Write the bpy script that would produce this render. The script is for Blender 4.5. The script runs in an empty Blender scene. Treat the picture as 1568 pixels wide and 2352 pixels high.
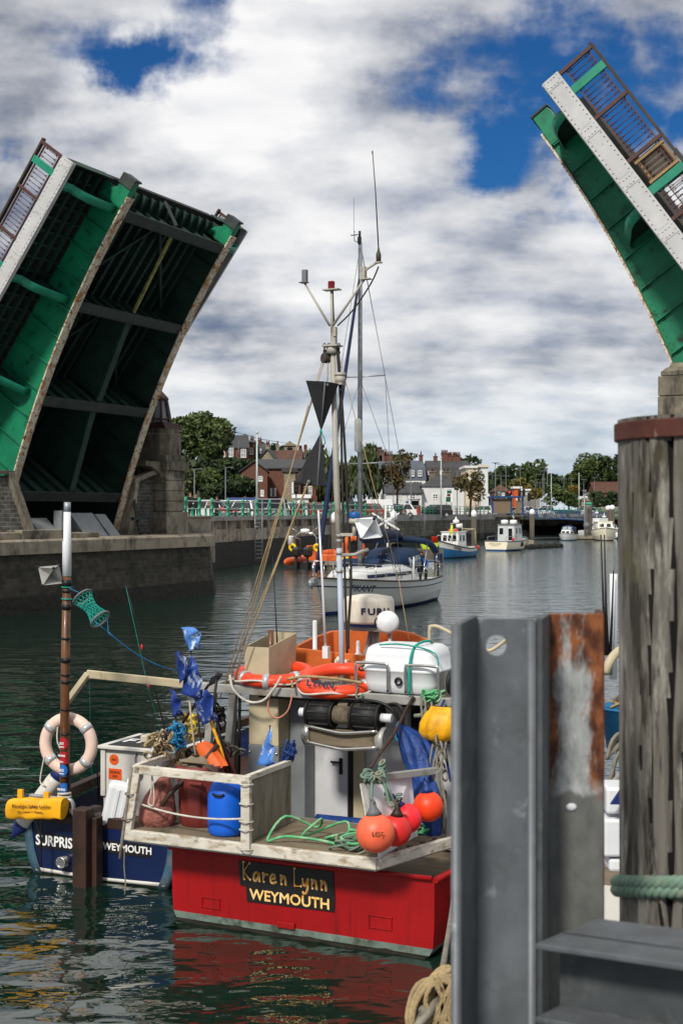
import bpy, math, random
from mathutils import Vector, Matrix, noise
random.seed(7)
sc = bpy.context.scene
C = sc.collection
R = math.radians
V = Vector
# ------------------------------------------------------------------ camera
FPX, HX, CXP, EYE = 3000.0, 1176.0, 784.0, 3.7        # photo measured on a 1568 x 2352 copy
cam_d = bpy.data.cameras.new('camera'); cam = bpy.data.objects.new('camera', cam_d); C.objects.link(cam)
cam.location = (0, 0, EYE); cam.rotation_euler = (R(90), 0, 0)
cam_d.sensor_width = 36; cam_d.lens = FPX / 2352 * 36
cam_d.clip_start = .05; cam_d.clip_end = 6000
cam_d.dof.use_dof = True; cam_d.dof.focus_distance = 15.5; cam_d.dof.aperture_fstop = 5.4
sc.camera = cam
sc.view_settings.view_transform = 'Standard'; sc.view_settings.look = 'None'
sc.view_settings.exposure = 0.0; sc.view_settings.gamma = 1
# ------------------------------------------------------------------ world
SUN_EL, SUN_AZ = R(42), R(205)       # azimuth clockwise from +Y: behind the camera, a little to the left
w = bpy.data.worlds.new('World'); sc.world = w; w.use_nodes = True
nt = w.node_tree; N = nt.nodes; Lk = nt.links; N.clear()
def wn(t, **k):
    n = N.new(t)
    for a, b in k.items(): setattr(n, a, b)
    return n
def wmath(op, a, b=None, c=None, clamp=False):
    n = N.new('ShaderNodeMath'); n.operation = op; n.use_clamp = clamp
    for i, x in enumerate((a, b, c)):
        if x is None: continue
        if isinstance(x, (int, float)): n.inputs[i].default_value = x
        else: Lk.new(x, n.inputs[i])
    return n.outputs[0]
def wmix(f, a, b):
    n = N.new('ShaderNodeMix'); n.data_type = 'RGBA'
    for s, x in ((0, f), (6, a), (7, b)):
        if isinstance(x, tuple): n.inputs[s].default_value = (*x, 1)
        elif isinstance(x, (int, float)): n.inputs[s].default_value = x
        else: Lk.new(x, n.inputs[s])
    return n.outputs[2]
def wsmooth(x, lo, hi):
    n = N.new('ShaderNodeMapRange'); n.interpolation_type = 'SMOOTHSTEP'; n.clamp = True
    Lk.new(x, n.inputs[0]); n.inputs[1].default_value = lo; n.inputs[2].default_value = hi
    return n.outputs[0]
sky = wn('ShaderNodeTexSky'); sky.sky_type = 'NISHITA'; sky.sun_disc = False
sky.sun_elevation = SUN_EL; sky.sun_rotation = SUN_AZ
sky.altitude = 0; sky.air_density = 1.0; sky.dust_density = .3; sky.ozone_density = 3.0
tc = wn('ShaderNodeTexCoord'); sx = wn('ShaderNodeSeparateXYZ'); Lk.new(tc.outputs['Generated'], sx.inputs[0])
dx, dy, dz = sx.outputs
zz = wmath('ADD', wmath('MAXIMUM', dz, 0.0), .34)
cq = wn('ShaderNodeCombineXYZ'); Lk.new(wmath('DIVIDE', dx, zz), cq.inputs[0]); Lk.new(wmath('DIVIDE', dy, zz), cq.inputs[1])
def wnoise(vec, scale, det=5, rough=.55, off=(0, 0, 0), st=(1, 1, 1)):
    mp = wn('ShaderNodeMapping'); mp.inputs['Location'].default_value = off; mp.inputs['Scale'].default_value = st
    Lk.new(vec, mp.inputs[0])
    n = wn('ShaderNodeTexNoise'); n.inputs['Scale'].default_value = scale; n.inputs['Detail'].default_value = det
    n.inputs['Roughness'].default_value = rough; Lk.new(mp.outputs[0], n.inputs[0])
    return n
cv = cq.outputs[0]; gv = tc.outputs['Generated']
warp = wnoise(gv, 7, 6, .6, (3, 1, 2))
wv = wn('ShaderNodeVectorMath', operation='SUBTRACT'); Lk.new(warp.outputs['Color'], wv.inputs[0]); wv.inputs[1].default_value = (.5, .5, .5)
ws = wn('ShaderNodeVectorMath', operation='SCALE'); Lk.new(wv.outputs[0], ws.inputs[0]); ws.inputs['Scale'].default_value = .16
wd = wn('ShaderNodeVectorMath', operation='ADD'); Lk.new(gv, wd.inputs[0]); Lk.new(ws.outputs[0], wd.inputs[1])
def skyblob(px, py, r, k=1.0, st=(1, 1, 1)):
    d = V(((px - CXP) / FPX, 1, (HX - py) / FPX)).normalized()
    a = wn('ShaderNodeVectorMath', operation='SUBTRACT'); Lk.new(wd.outputs[0], a.inputs[0]); a.inputs[1].default_value = d
    b = wn('ShaderNodeVectorMath', operation='MULTIPLY'); Lk.new(a.outputs[0], b.inputs[0]); b.inputs[1].default_value = st
    l = wn('ShaderNodeVectorMath', operation='LENGTH'); Lk.new(b.outputs[0], l.inputs[0])
    n = wn('ShaderNodeMapRange'); n.interpolation_type = 'SMOOTHSTEP'; Lk.new(l.outputs['Value'], n.inputs[0])
    n.inputs[1].default_value = r; n.inputs[2].default_value = 0; n.inputs[3].default_value = 0; n.inputs[4].default_value = k
    return n.outputs[0]
gap = None
for a in ((320, 130, .06, .95, (.5, 1, 1.5)), (225, 100, .05, .8), (395, 150, .042, .75), (430, 60, .055, .66), (1030, 140, .066, .8, (.8, 1, 1.25)), (1190, 300, .075, 1.1, (1, 1, 1.1)),
          (1290, 190, .075, 1.0), (1250, 90, .085, .9), (1430, 330, .075, .95), (1500, 170, .07, .75), (15, 365, .03, .8), (1568, 330, .05, .9), (120, 40, .05, .45)):
    b = skyblob(*a); gap = b if gap is None else wmath('MAXIMUM', gap, b)
big = wnoise(cv, 2.6, 7, .5, (2.2, .7, 0)); det = wnoise(cv, 7.0, 7, .5, (.3, 5, 1), (1, 1.5, 1))
low = wnoise(gv, 1, 6, .5, (1, 0, 4), (5.5, 5.5, 34))
gapn = wmath('SUBTRACT', gap, wmath('MULTIPLY', wmath('SUBTRACT', det.outputs[0], .5), 1.1))
fin0 = wnoise(gv, 14, 9, .65, (5, 2, 3)); gapn = wmath('SUBTRACT', gapn, wmath('MULTIPLY', wmath('SUBTRACT', fin0.outputs[0], .5), .7))
hole = wsmooth(gapn, .18, .82)
cover = wmath('SUBTRACT', 1.0, hole)
# brightness of the cloud body: broad lumps plus wisps, long thin bands low down
nearh = wsmooth(dz, .20, .045)
lum = wmath('ADD', wmath('MULTIPLY', big.outputs[0], .85), wmath('MULTIPLY', det.outputs[0], .5))
lum = wmath('ADD', lum, wmath('MULTIPLY', wmath('ADD', wmath('MULTIPLY', wmath('SUBTRACT', low.outputs[0], .5), .42), .08), nearh))
for a in ((700, 330, .16, .13), (560, 160, .12, .10), (330, 300, .12, .08), (1150, 520, .15, .08), (760, 70, .07, .07)):
    lum = wmath('ADD', lum, skyblob(*a))
for a in ((90, 60, .13, .18), (980, 210, .10, .14), (1480, 60, .10, .12), (520, 740, .09, .12, (.7, 1, 2.2)), (30, 300, .07, .15), (860, 170, .06, .06), (1350, 330, .06, .08)):
    lum = wmath('SUBTRACT', lum, skyblob(*a))
fine = wnoise(gv, 9, 9, .62, (2, 7, 1), (1, 1, 1.7))
lum = wmath('ADD', lum, wmath('MULTIPLY', wmath('SUBTRACT', fine.outputs[0], .5), .42))
lum = wmath('ADD', lum, wmath('MULTIPLY', wsmooth(dz, .37, .55), .36))     # unseen cloud overhead, brightened to light the scene and the water
lum = wmath('SUBTRACT', lum, wmath('ADD', wmath('MULTIPLY', wsmooth(dy, .0, -.5), .20), .025))      # unseen cloud behind the camera, darkened to cut the frontal fill
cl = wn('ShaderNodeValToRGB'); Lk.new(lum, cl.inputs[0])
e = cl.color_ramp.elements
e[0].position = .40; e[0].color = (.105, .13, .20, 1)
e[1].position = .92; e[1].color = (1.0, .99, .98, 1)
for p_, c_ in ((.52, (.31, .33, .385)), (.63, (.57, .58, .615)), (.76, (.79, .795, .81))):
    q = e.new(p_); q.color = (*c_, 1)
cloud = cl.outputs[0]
hz = wmix(wmath('MULTIPLY', wsmooth(dz, .12, .0), .55), cloud, (.58, .74, .88))     # pale blue veil low down
sk = wn('ShaderNodeVectorMath', operation='MULTIPLY'); Lk.new(sky.outputs[0], sk.inputs[0]); sk.inputs[1].default_value = (.0085, .036, .066)
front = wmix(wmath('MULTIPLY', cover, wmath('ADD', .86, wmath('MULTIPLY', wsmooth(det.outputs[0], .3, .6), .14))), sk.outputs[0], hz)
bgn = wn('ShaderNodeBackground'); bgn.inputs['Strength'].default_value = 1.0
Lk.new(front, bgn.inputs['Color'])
bg2 = wn('ShaderNodeBackground'); bg2.inputs['Strength'].default_value = .1
Lk.new(sky.outputs[0], bg2.inputs['Color'])
addsh = wn('ShaderNodeMixShader'); addsh.inputs[0].default_value = .96
Lk.new(bg2.outputs[0], addsh.inputs[1]); Lk.new(bgn.outputs[0], addsh.inputs[2])
wo = wn('ShaderNodeOutputWorld'); Lk.new(addsh.outputs[0], wo.inputs[0])
# ------------------------------------------------------------------ sun (behind thin cloud, so soft)
sd = bpy.data.lights.new('sun', 'SUN'); so = bpy.data.objects.new('sun', sd); C.objects.link(so)
sd.energy = 3.9; sd.angle = R(8); sd.color = (1, .94, .85)
sdir = V((math.sin(SUN_AZ) * math.cos(SUN_EL), math.cos(SUN_AZ) * math.cos(SUN_EL), math.sin(SUN_EL)))
so.rotation_euler = sdir.to_track_quat('Z', 'Y').to_euler(); so.location = (0, -20, 60)

# ------------------------------------------------------------------ helpers
def at(px, py, Y):                                   # a point of the place at distance Y
    return V(((px - CXP) / FPX * Y, Y, EYE + (HX - py) / FPX * Y))
def frame(o, rz): return Matrix.Translation(V(o)) @ Matrix.Rotation(rz, 4, 'Z')
ID = Matrix.Identity(4)
def inframe(FR, px, py, f):                          # point of a frame on its plane y = f
    I = FR.inverted(); a = I @ V((0, 0, EYE)); b = I.to_3x3() @ V(((px - CXP) / FPX, 1, (HX - py) / FPX))
    return a + b * ((f - a.y) / b.y)
def onz(FR, px, py, z):
    I = FR.inverted(); a = I @ V((0, 0, EYE)); b = I.to_3x3() @ V(((px - CXP) / FPX, 1, (HX - py) / FPX))
    return a + b * ((z - a.z) / b.z)
def basis(d, up=V((0, 0, 1))):
    d = V(d).normalized()
    if abs(d.dot(up)) > .98: up = V((0, 1, 0)) if abs(d.y) < .9 else V((1, 0, 0))
    x = d.cross(up).normalized(); y = x.cross(d).normalized()
    return x, y, d
class MB:
    off = V((0, 0, 0))
    def __init__(s): s.v = []; s.f = []; s.m = []; s.s = []; s.mi = 0
    def add(s, vs, fs, sm=False):
        b = len(s.v); s.v += [V(p) + MB.off for p in vs]
        for f in fs: s.f.append([b + i for i in f]); s.m.append(s.mi); s.s.append(sm)
        return s
    def box(s, c, d, rz=0, M=None):
        c = V(c); x, y, z = d[0] / 2, d[1] / 2, d[2] / 2
        m = M if M is not None else Matrix.Rotation(rz, 3, 'Z')
        p = [c + m @ V((i * x, j * y, k * z)) for k in (-1, 1) for j in (-1, 1) for i in (-1, 1)]
        return s.add(p, [(0, 2, 3, 1), (4, 5, 7, 6), (0, 1, 5, 4), (2, 6, 7, 3), (0, 4, 6, 2), (1, 3, 7, 5)])
    def bx(s, x0, x1, y0, y1, z0, z1): return s.box(((x0 + x1) / 2, (y0 + y1) / 2, (z0 + z1) / 2), (x1 - x0, y1 - y0, z1 - z0))
    def beam(s, a, b, w_, h_, up=V((0, 0, 1))):
        a, b = V(a), V(b); x, y, d = basis(b - a, up)
        p = [q + x * i * w_ / 2 + y * j * h_ / 2 for q in (a, b) for j in (-1, 1) for i in (-1, 1)]
        return s.add(p, [(0, 2, 3, 1), (4, 5, 7, 6), (0, 1, 5, 4), (2, 6, 7, 3), (0, 4, 6, 2), (1, 3, 7, 5)])
    def prism(s, poly, vec):
        vec = V(vec); n = len(poly); p = [V(q) for q in poly]
        p += [q + vec for q in p]
        fs = [list(range(n))[::-1], list(range(n, 2 * n))] + [(i, (i + 1) % n, n + (i + 1) % n, n + i) for i in range(n)]
        return s.add(p, fs)
    def tube(s, pts, r, n=8, closed=False, sm=True):
        pts = [V(p) for p in pts]; k = len(pts); rr = r if isinstance(r, (list, tuple)) else [r] * k
        vs = []; px = None
        for i, p in enumerate(pts):
            a = pts[(i - 1) % k] if (closed or i) else p; b = pts[(i + 1) % k] if (closed or i < k - 1) else p
            x, y, d = basis(b - a if (b - a).length > 1e-9 else V((0, 0, 1)))
            if px is not None:
                x = px - d * px.dot(d)
                x = x.normalized() if x.length > 1e-6 else basis(d)[0]
                y = x.cross(d)
            px = x
            vs += [p + (x * math.cos(t) + y * math.sin(t)) * rr[i] for t in [2 * math.pi * j / n for j in range(n)]]
        fs = []
        for i in range(k if closed else k - 1):
            i2 = (i + 1) % k
            fs += [(i * n + j, i * n + (j + 1) % n, i2 * n + (j + 1) % n, i2 * n + j) for j in range(n)]
        s.add(vs, fs, sm)
        if not closed:
            b = len(s.v) - k * n
            s.f.append([b + j for j in range(n)][::-1]); s.f.append([b + (k - 1) * n + j for j in range(n)]); s.m += [s.mi] * 2; s.s += [False] * 2
        return s
    def cyl(s, a, b, r0, r1=None, n=12): return s.tube([a, b], [r0, r0 if r1 is None else r1], n)
    def lathe(s, prof, c=(0, 0, 0), ax=(0, 0, 1), n=20, sm=True, sx=1, sy=1):
        x, y, d = basis(V(ax)); c = V(c); k = len(prof)
        vs = [c + d * z + (x * math.cos(t) * sx + y * math.sin(t) * sy) * r for r, z in prof for t in [2 * math.pi * j / n for j in range(n)]]
        fs = [(i * n + j, i * n + (j + 1) % n, (i + 1) * n + (j + 1) % n, (i + 1) * n + j) for i in range(k - 1) for j in range(n)]
        s.add(vs, fs, sm)
        b = len(s.v) - k * n
        for i, rv in ((0, True), (k - 1, False)):
            if prof[i][0] > 1e-4:
                q = [b + i * n + j for j in range(n)]; s.f.append(q[::-1] if rv else q); s.m.append(s.mi); s.s.append(False)
        return s
    def sphere(s, c, r, n=16, k=10, jit=0):
        c = V(c); r = V((r, r, r)) if isinstance(r, (int, float)) else V(r)
        vs = []
        for i in range(k + 1):
            a = math.pi * i / k
            for j in range(n):
                t = 2 * math.pi * j / n; d = V((math.sin(a) * math.cos(t), math.sin(a) * math.sin(t), math.cos(a)))
                q = 1 + (jit * noise.noise(d * 2.3 + c * 3) if jit else 0)
                vs.append(c + V((d.x * r.x, d.y * r.y, d.z * r.z)) * q)
        fs = [(i * n + j, (i + 1) * n + j, (i + 1) * n + (j + 1) % n, i * n + (j + 1) % n) for i in range(k) for j in range(n)]
        return s.add(vs, fs, True)
    def torus(s, c, R_, r, ax=(0, 0, 1), n=40, k=12, fl=1.0):
        x, y, d = basis(V(ax)); c = V(c); vs = []
        for i in range(n):
            t = 2 * math.pi * i / n; e_ = x * math.cos(t) + y * math.sin(t)
            for j in range(k):
                q = 2 * math.pi * j / k; vs.append(c + e_ * (R_ + r * math.cos(q)) + d * r * fl * math.sin(q))
        fs = [(i * k + j, ((i + 1) % n) * k + j, ((i + 1) % n) * k + (j + 1) % k, i * k + (j + 1) % k) for i in range(n) for j in range(k)]
        return s.add(vs, fs, True)
    def loft(s, rows, sm=True, closed=False):
        n = len(rows[0]); vs = [p for r_ in rows for p in r_]; m_ = n if closed else n - 1
        fs = [(i * n + j, i * n + (j + 1) % n, (i + 1) * n + (j + 1) % n, (i + 1) * n + j) for i in range(len(rows) - 1) for j in range(m_)]
        return s.add(vs, fs, sm)
    def poly(s, pts): return s.add(pts, [list(range(len(pts)))])
def mesh_of(mb, mats, shift=V((0, 0, 0)), name='m'):
    me = bpy.data.meshes.new(name)
    me.from_pydata([tuple(p - shift) for p in mb.v], [], mb.f)
    for m_ in (mats if isinstance(mats, (list, tuple)) else [mats]): me.materials.append(MAT(m_))
    me.polygons.foreach_set('material_index', mb.m); me.polygons.foreach_set('use_smooth', mb.s)
    me.update(); return me
FR = ID
def tagit(o, label, cat, group, kind):
    if label: o['label'] = label
    if cat: o['category'] = cat
    if group: o['group'] = group
    if kind: o['kind'] = kind
def thing(name, label, cat, base=(0, 0, 0), group=None):
    o = bpy.data.objects.new(name, None); C.objects.link(o); o.empty_display_size = .1
    o.matrix_world = FR @ Matrix.Translation(V(base)); o['_b'] = tuple(base); tagit(o, label, cat, group, None)
    return o
def obj(name, mb, mats, parent=None, label=None, cat=None, group=None, kind=None, base=None, bev=0, solid=0, sub=0):
    if parent is None:
        b = V(base) if base is not None else V((sum(p.x for p in mb.v) / len(mb.v), sum(p.y for p in mb.v) / len(mb.v), min(p.z for p in mb.v)))
    else: b = V(parent['_b'])
    o = bpy.data.objects.new(name, mesh_of(mb, mats, b, name)); C.objects.link(o)
    if parent is None: o.matrix_world = FR @ Matrix.Translation(b)
    else: o.parent = parent
    o['_b'] = tuple(b)
    if solid: q = o.modifiers.new('s', 'SOLIDIFY'); q.thickness = solid; q.offset = 0
    if sub: q = o.modifiers.new('u', 'SUBSURF'); q.levels = q.render_levels = sub
    if bev:
        q = o.modifiers.new('b', 'BEVEL'); q.width = bev; q.segments = 2; q.limit_method = 'ANGLE'; q.angle_limit = R(40)
    tagit(o, label, cat, group, kind); return o
def copy_tree(o, parent=None):
    c = o.copy(); C.objects.link(c)
    if parent is not None: c.parent = parent
    for ch in o.children: copy_tree(ch, c)
    return c
def text(name, s, size, M, mat, parent, bold=0, shear=0, ext=.002, align='CENTER', sx=1, space=1):
    cu = bpy.data.curves.new('t', 'FONT'); cu.body = s; cu.size = size; cu.shear = shear; cu.extrude = ext
    cu.align_x = align; cu.align_y = 'CENTER'; cu.resolution_u = 3; cu.space_character = space
    t = bpy.data.objects.new('t', cu); C.objects.link(t)
    bpy.context.view_layer.update()
    me = bpy.data.meshes.new_from_object(t.evaluated_get(bpy.context.evaluated_depsgraph_get()))
    bpy.data.objects.remove(t); bpy.data.curves.remove(cu)
    b = V(parent['_b']) if parent is not None else V((0, 0, 0))
    me.transform(Matrix.Translation(-b) @ M @ Matrix.Diagonal((sx, 1, 1, 1)))
    if bold:                                          # heavier strokes: the same letters laid a hair apart
        e_ = M.to_3x3(); vs = [v.co.copy() for v in me.vertices]; fs = [list(p.vertices) for p in me.polygons]; n_ = len(vs); V_, F_ = [], []
        for i, (u_, w_) in enumerate(((0, 0), (bold, 0), (-bold, 0), (0, bold), (0, -bold))):
            d = e_ @ V((u_, w_, .0002 * i)); V_ += [tuple(v + d) for v in vs]; F_ += [[q + i * n_ for q in f] for f in fs]
        me = bpy.data.meshes.new('t'); me.from_pydata(V_, [], F_)
    me.materials.clear(); me.materials.append(MAT(mat))
    o = bpy.data.objects.new(name, me); C.objects.link(o); o.parent = parent; o['_b'] = tuple(b)
    return o
def face(o, right, up):                              # matrix of a lettering plane
    x = V(right).normalized(); z = x.cross(V(up)).normalized(); y = z.cross(x)
    return Matrix(((x.x, y.x, z.x, o[0]), (x.y, y.y, z.y, o[1]), (x.z, y.z, z.z, o[2]), (0, 0, 0, 1)))
def sag(a, b, d, n=10):
    a, b = V(a), V(b); return [a.lerp(b, i / n) - V((0, 0, d * 4 * (i / n) * (1 - i / n))) for i in range(n + 1)]
def smooth(pts, k=4, closed=False):                  # Catmull-Rom through points
    p = [V(q) for q in pts]; n = len(p); o = []
    for i in range(n if closed else n - 1):
        a, b, c, d = (p[(i - 1) % n], p[i], p[(i + 1) % n], p[(i + 2) % n]) if closed else (p[max(i - 1, 0)], p[i], p[i + 1], p[min(i + 2, n - 1)])
        for j in range(k):
            t = j / k; o.append(.5 * ((2 * b) + (c - a) * t + (2 * a - 5 * b + 4 * c - d) * t * t + (3 * b - a - 3 * c + d) * t ** 3))
    if not closed: o.append(p[-1])
    return o
# ------------------------------------------------------------------ materials
_m = {}
def MAT(k): return _m[k]
class NT:
    def __init__(s, name):
        s.mat = bpy.data.materials.new(name); s.mat.use_nodes = True; s.t = s.mat.node_tree; s.b = s.t.nodes['Principled BSDF']
        s.tc = s.t.nodes.new('ShaderNodeTexCoord'); _m[name] = s.mat
    def n(s, t, **k):
        q = s.t.nodes.new(t)
        for a, b in k.items(): setattr(q, a, b)
        return q
    def l(s, a, b): s.t.links.new(a, b)
    def noise(s, scale, st=(1, 1, 1), det=5, rough=.6, off=(0, 0, 0), vec=None):
        mp = s.n('ShaderNodeMapping'); mp.inputs['Scale'].default_value = st; mp.inputs['Location'].default_value = off
        s.l(vec or s.tc.outputs['Object'], mp.inputs[0])
        q = s.n('ShaderNodeTexNoise'); q.inputs['Scale'].default_value = scale; q.inputs['Detail'].default_value = det; q.inputs['Roughness'].default_value = rough
        s.l(mp.outputs[0], q.inputs[0]); return q.outputs[0]
    def ramp(s, x, lo, hi):
        q = s.n('ShaderNodeMapRange', clamp=True); s.l(x, q.inputs[0]); q.inputs[1].default_value = lo; q.inputs[2].default_value = hi; return q.outputs[0]
    def mix(s, f, a, b):
        q = s.n('ShaderNodeMix', data_type='RGBA')
        for i, x in ((0, f), (6, a), (7, b)):
            if isinstance(x, (tuple, list)): q.inputs[i].default_value = (*x, 1)
            elif isinstance(x, (int, float)): q.inputs[i].default_value = x
            else: s.l(x, q.inputs[i])
        return q.outputs[2]
    def bump(s, h, st, dist=.01):
        q = s.n('ShaderNodeBump'); q.inputs['Strength'].default_value = st; q.inputs['Distance'].default_value = dist; s.l(h, q.inputs['Height'])
        s.l(q.outputs[0], s.b.inputs['Normal']); return q
    def done(s, col, rough=.6, metal=0, spec=.5, coat=0):
        if isinstance(col, (tuple, list)): s.b.inputs['Base Color'].default_value = (*col, 1)
        else: s.l(col, s.b.inputs['Base Color'])
        if isinstance(rough, (int, float)): s.b.inputs['Roughness'].default_value = rough
        else: s.l(rough, s.b.inputs['Roughness'])
        s.b.inputs['Metallic'].default_value = metal; s.b.inputs['Specular IOR Level'].default_value = spec; s.b.inputs['Coat Weight'].default_value = coat
def deep(c): return tuple(x ** 1.16 for x in c)
def M(name, col, rough=.6, metal=0, var=.18, vs=3, st=(1, 1, 1), spots=(), bump=0, bs=30, bst=(1, 1, 1), dist=.01, spec=.4, coat=0):
    col = deep(col); spots = [(deep(s_[0]), *s_[1:]) for s_ in spots]
    t = NT(name); a = t.noise(vs, st)
    c = t.mix(t.ramp(a, .3, .7), tuple(x * (1 - var) for x in col), tuple(min(1, x * (1 + var)) for x in col))
    for i, sp in enumerate(spots):
        sc_, scale, lo, hi = sp[:4]; c = t.mix(t.ramp(t.noise(scale, sp[4] if len(sp) > 4 else (1, 1, 1), 6, .65, (i * 7.3, 2, 5)), lo, hi), c, sc_)
    if bump: t.bump(t.noise(bs, bst, 4), bump, dist)
    t.done(c, rough, metal, spec, coat); return t
def brick(name, c1, c2, mortar, bw, bh, ms=.02, rough=.85, spots=(), bump=.5, var=.25):
    t = NT(name); sp = t.n('ShaderNodeSeparateXYZ'); t.l(t.tc.outputs['Object'], sp.inputs[0])
    ad = t.n('ShaderNodeMath', operation='ADD'); t.l(sp.outputs[0], ad.inputs[0]); t.l(sp.outputs[1], ad.inputs[1])
    cb = t.n('ShaderNodeCombineXYZ'); t.l(ad.outputs[0], cb.inputs[0]); t.l(sp.outputs[2], cb.inputs[1])
    wb_ = t.n('ShaderNodeVectorMath', operation='SCALE'); q_ = t.n('ShaderNodeTexNoise'); q_.inputs['Scale'].default_value = .9 / bw; t.l(t.tc.outputs['Object'], q_.inputs[0]); t.l(q_.outputs['Color'], wb_.inputs[0]); wb_.inputs['Scale'].default_value = .35 * bh
    va_ = t.n('ShaderNodeVectorMath', operation='ADD'); t.l(cb.outputs[0], va_.inputs[0]); t.l(wb_.outputs[0], va_.inputs[1]); cb = va_
    b = t.n('ShaderNodeTexBrick'); t.l(cb.outputs[0], b.inputs[0]); b.inputs['Scale'].default_value = 1
    b.inputs['Brick Width'].default_value = bw; b.inputs['Row Height'].default_value = bh; b.inputs['Mortar Size'].default_value = ms
    b.inputs['Mortar Smooth'].default_value = .3
    b.inputs['Color1'].default_value = (*c1, 1); b.inputs['Color2'].default_value = (*c2, 1); b.inputs['Mortar'].default_value = (*mortar, 1)
    c = b.outputs[0]
    n_ = t.noise(6 / max(bw, .2) * .25, (1, 1, 1), 6); c2_ = t.mix(t.ramp(n_, .3, .7), tuple([1 - var] * 3), tuple([1 + var] * 3))
    mu = t.n('ShaderNodeMix', data_type='RGBA', blend_type='MULTIPLY'); mu.inputs[0].default_value = 1; t.l(c, mu.inputs[6]); t.l(c2_, mu.inputs[7]); c = mu.outputs[2]
    for i, s_ in enumerate(spots): c = t.mix(t.ramp(t.noise(s_[1], s_[4] if len(s_) > 4 else (1, 1, 1), 6, .65, (i * 5, 1, 2)), s_[2], s_[3]), c, s_[0])
    if bump:
        h = t.n('ShaderNodeMath', operation='SUBTRACT'); t.l(t.noise(14 / max(bw, .2), (1, 1, 1), 4), h.inputs[0]); t.l(b.outputs['Fac'], h.inputs[1])
        t.bump(h.outputs[0], bump, .04)
    t.done(c, rough, 0, .3); return t
RUST = (.20, .065, .018); RUST2 = (.08, .03, .012)
# paints and plain stuff
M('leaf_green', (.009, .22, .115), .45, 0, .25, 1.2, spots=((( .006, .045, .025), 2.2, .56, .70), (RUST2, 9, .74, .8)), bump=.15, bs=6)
M('green_shaded', (.013, .050, .036), .7, 0, .35, 1.4, spots=((RUST2, 5, .60, .72), ((.025, .035, .03), 3, .6, .7)))  # leaf green darkened to paint in the underside's shade, with rust patches
M('leaf_teal', (.012, .25, .16), .45, 0, .2, 2, spots=((RUST2, 8, .70, .76),))
M('flange_cream', (.58, .53, .42), .6, 0, .2, 3, spots=(((.42, .22, .08), 2.5, .50, .64), (RUST, 5, .56, .62), (RUST2, 9, .58, .62)))
M('fascia_white', (.50, .50, .50), .5, 0, .12, 1.5, spots=(((.42, .25, .12), 1.6, .68, .78), (RUST, 5, .70, .74), (RUST2, 9, .72, .74)))
M('rail_brown', (.085, .035, .028), .55, 0, .3, 4, spots=((RUST, 8, .66, .74),))
M('rail_wood', (.06, .045, .032), .7, 0, .3, 3)
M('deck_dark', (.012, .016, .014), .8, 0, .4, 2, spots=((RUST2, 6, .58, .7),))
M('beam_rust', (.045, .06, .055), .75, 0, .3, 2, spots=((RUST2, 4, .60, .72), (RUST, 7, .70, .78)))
M('strut_yellow', (.30, .28, .10), .7, 0, .3, 3, spots=(((.08, .1, .05), 6, .5, .65),))
M('hoard_wood', (.30, .21, .10), .75, 0, .25, 2, (1, 8, 1)); M('ply_grey', (.14, .12, .10), .8, 0, .35, 3, (1, 6, 1))
M('concrete', (.34, .30, .235), .9, 0, .3, .8, spots=(((.07, .066, .055), 1.1, .48, .68), ((.28, .27, .24), 3, .62, .75), ((.06, .06, .045), .9, .55, .75, (3, 3, .3))), bump=.4, bs=8)
M('stone_lichen', (.19, .17, .13), .92, 0, .35, 2.5, spots=(((.05, .047, .04), 1.6, .5, .68, (2, 2, .5)), ((.26, .17, .045), 5, .70, .76), ((.3, .29, .22), 7, .68, .72)), bump=.4, bs=12)
M('concrete_pale', (.30, .30, .28), .9, 0, .2, .6, spots=(((.15, .15, .14), .8, .52, .72, (2, 2, .4)),), bump=.2, bs=6)
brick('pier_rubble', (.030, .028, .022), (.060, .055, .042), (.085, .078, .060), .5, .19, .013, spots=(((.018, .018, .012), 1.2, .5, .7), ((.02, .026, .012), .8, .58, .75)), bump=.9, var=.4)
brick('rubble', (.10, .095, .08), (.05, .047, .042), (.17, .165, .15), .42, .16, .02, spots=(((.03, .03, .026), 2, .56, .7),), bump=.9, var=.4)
brick('ashlar', (.30, .26, .18), (.22, .19, .14), (.15, .13, .1), .5, .22, .02, bump=.5)
brick('red_brick', (.15, .05, .03), (.11, .04, .026), (.14, .10, .08), .23, .075, .008, bump=.1, var=.3)
brick('quay_stone', (.13, .12, .095), (.08, .075, .06), (.05, .047, .04), 1.1, .42, .02, spots=(((.035, .035, .022), .35, .48, .66),), bump=.7)
M('weed', (.010, .011, .005), .8, 0, .5, 1.5, spots=(((.035, .038, .010), 1.2, .56, .72),), bump=1, bs=4, dist=.1)
M('slate', (.065, .066, .07), .75, 0, .25, 1.5, spots=(((.10, .075, .04), 2, .62, .74),), bump=.5, bs=5, bst=(1, 1, 6))
M('slate_blue', (.10, .12, .15), .7, 0, .15, 2, bump=.3, bs=5)
M('tile_red', (.12, .055, .036), .8, 0, .3, 1.5, spots=(((.05, .04, .03), 2.5, .5, .68),), bump=.4, bs=6)
M('render_white', (.66, .67, .66), .8, 0, .08, .7, spots=(((.45, .45, .43), .8, .58, .8, (2, 2, .5)),))
M('render_cream', (.62, .57, .45), .8, 0, .1, .8); M('white_trim', (.78, .78, .77), .5, 0, .05)
M('clay_pot', (.22, .085, .05), .8, 0, .25, 3); M('lead_grey', (.16, .17, .18), .6)
M('glass_dark', (.02, .025, .03), .08, 0, .2, 1, spec=.7); M('glass_pale', (.3, .34, .37), .1, 0, .15, 1, spec=.7)
M('bark', (.06, .045, .032), .9, 0, .3, 6, (1, 1, .2))
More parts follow.
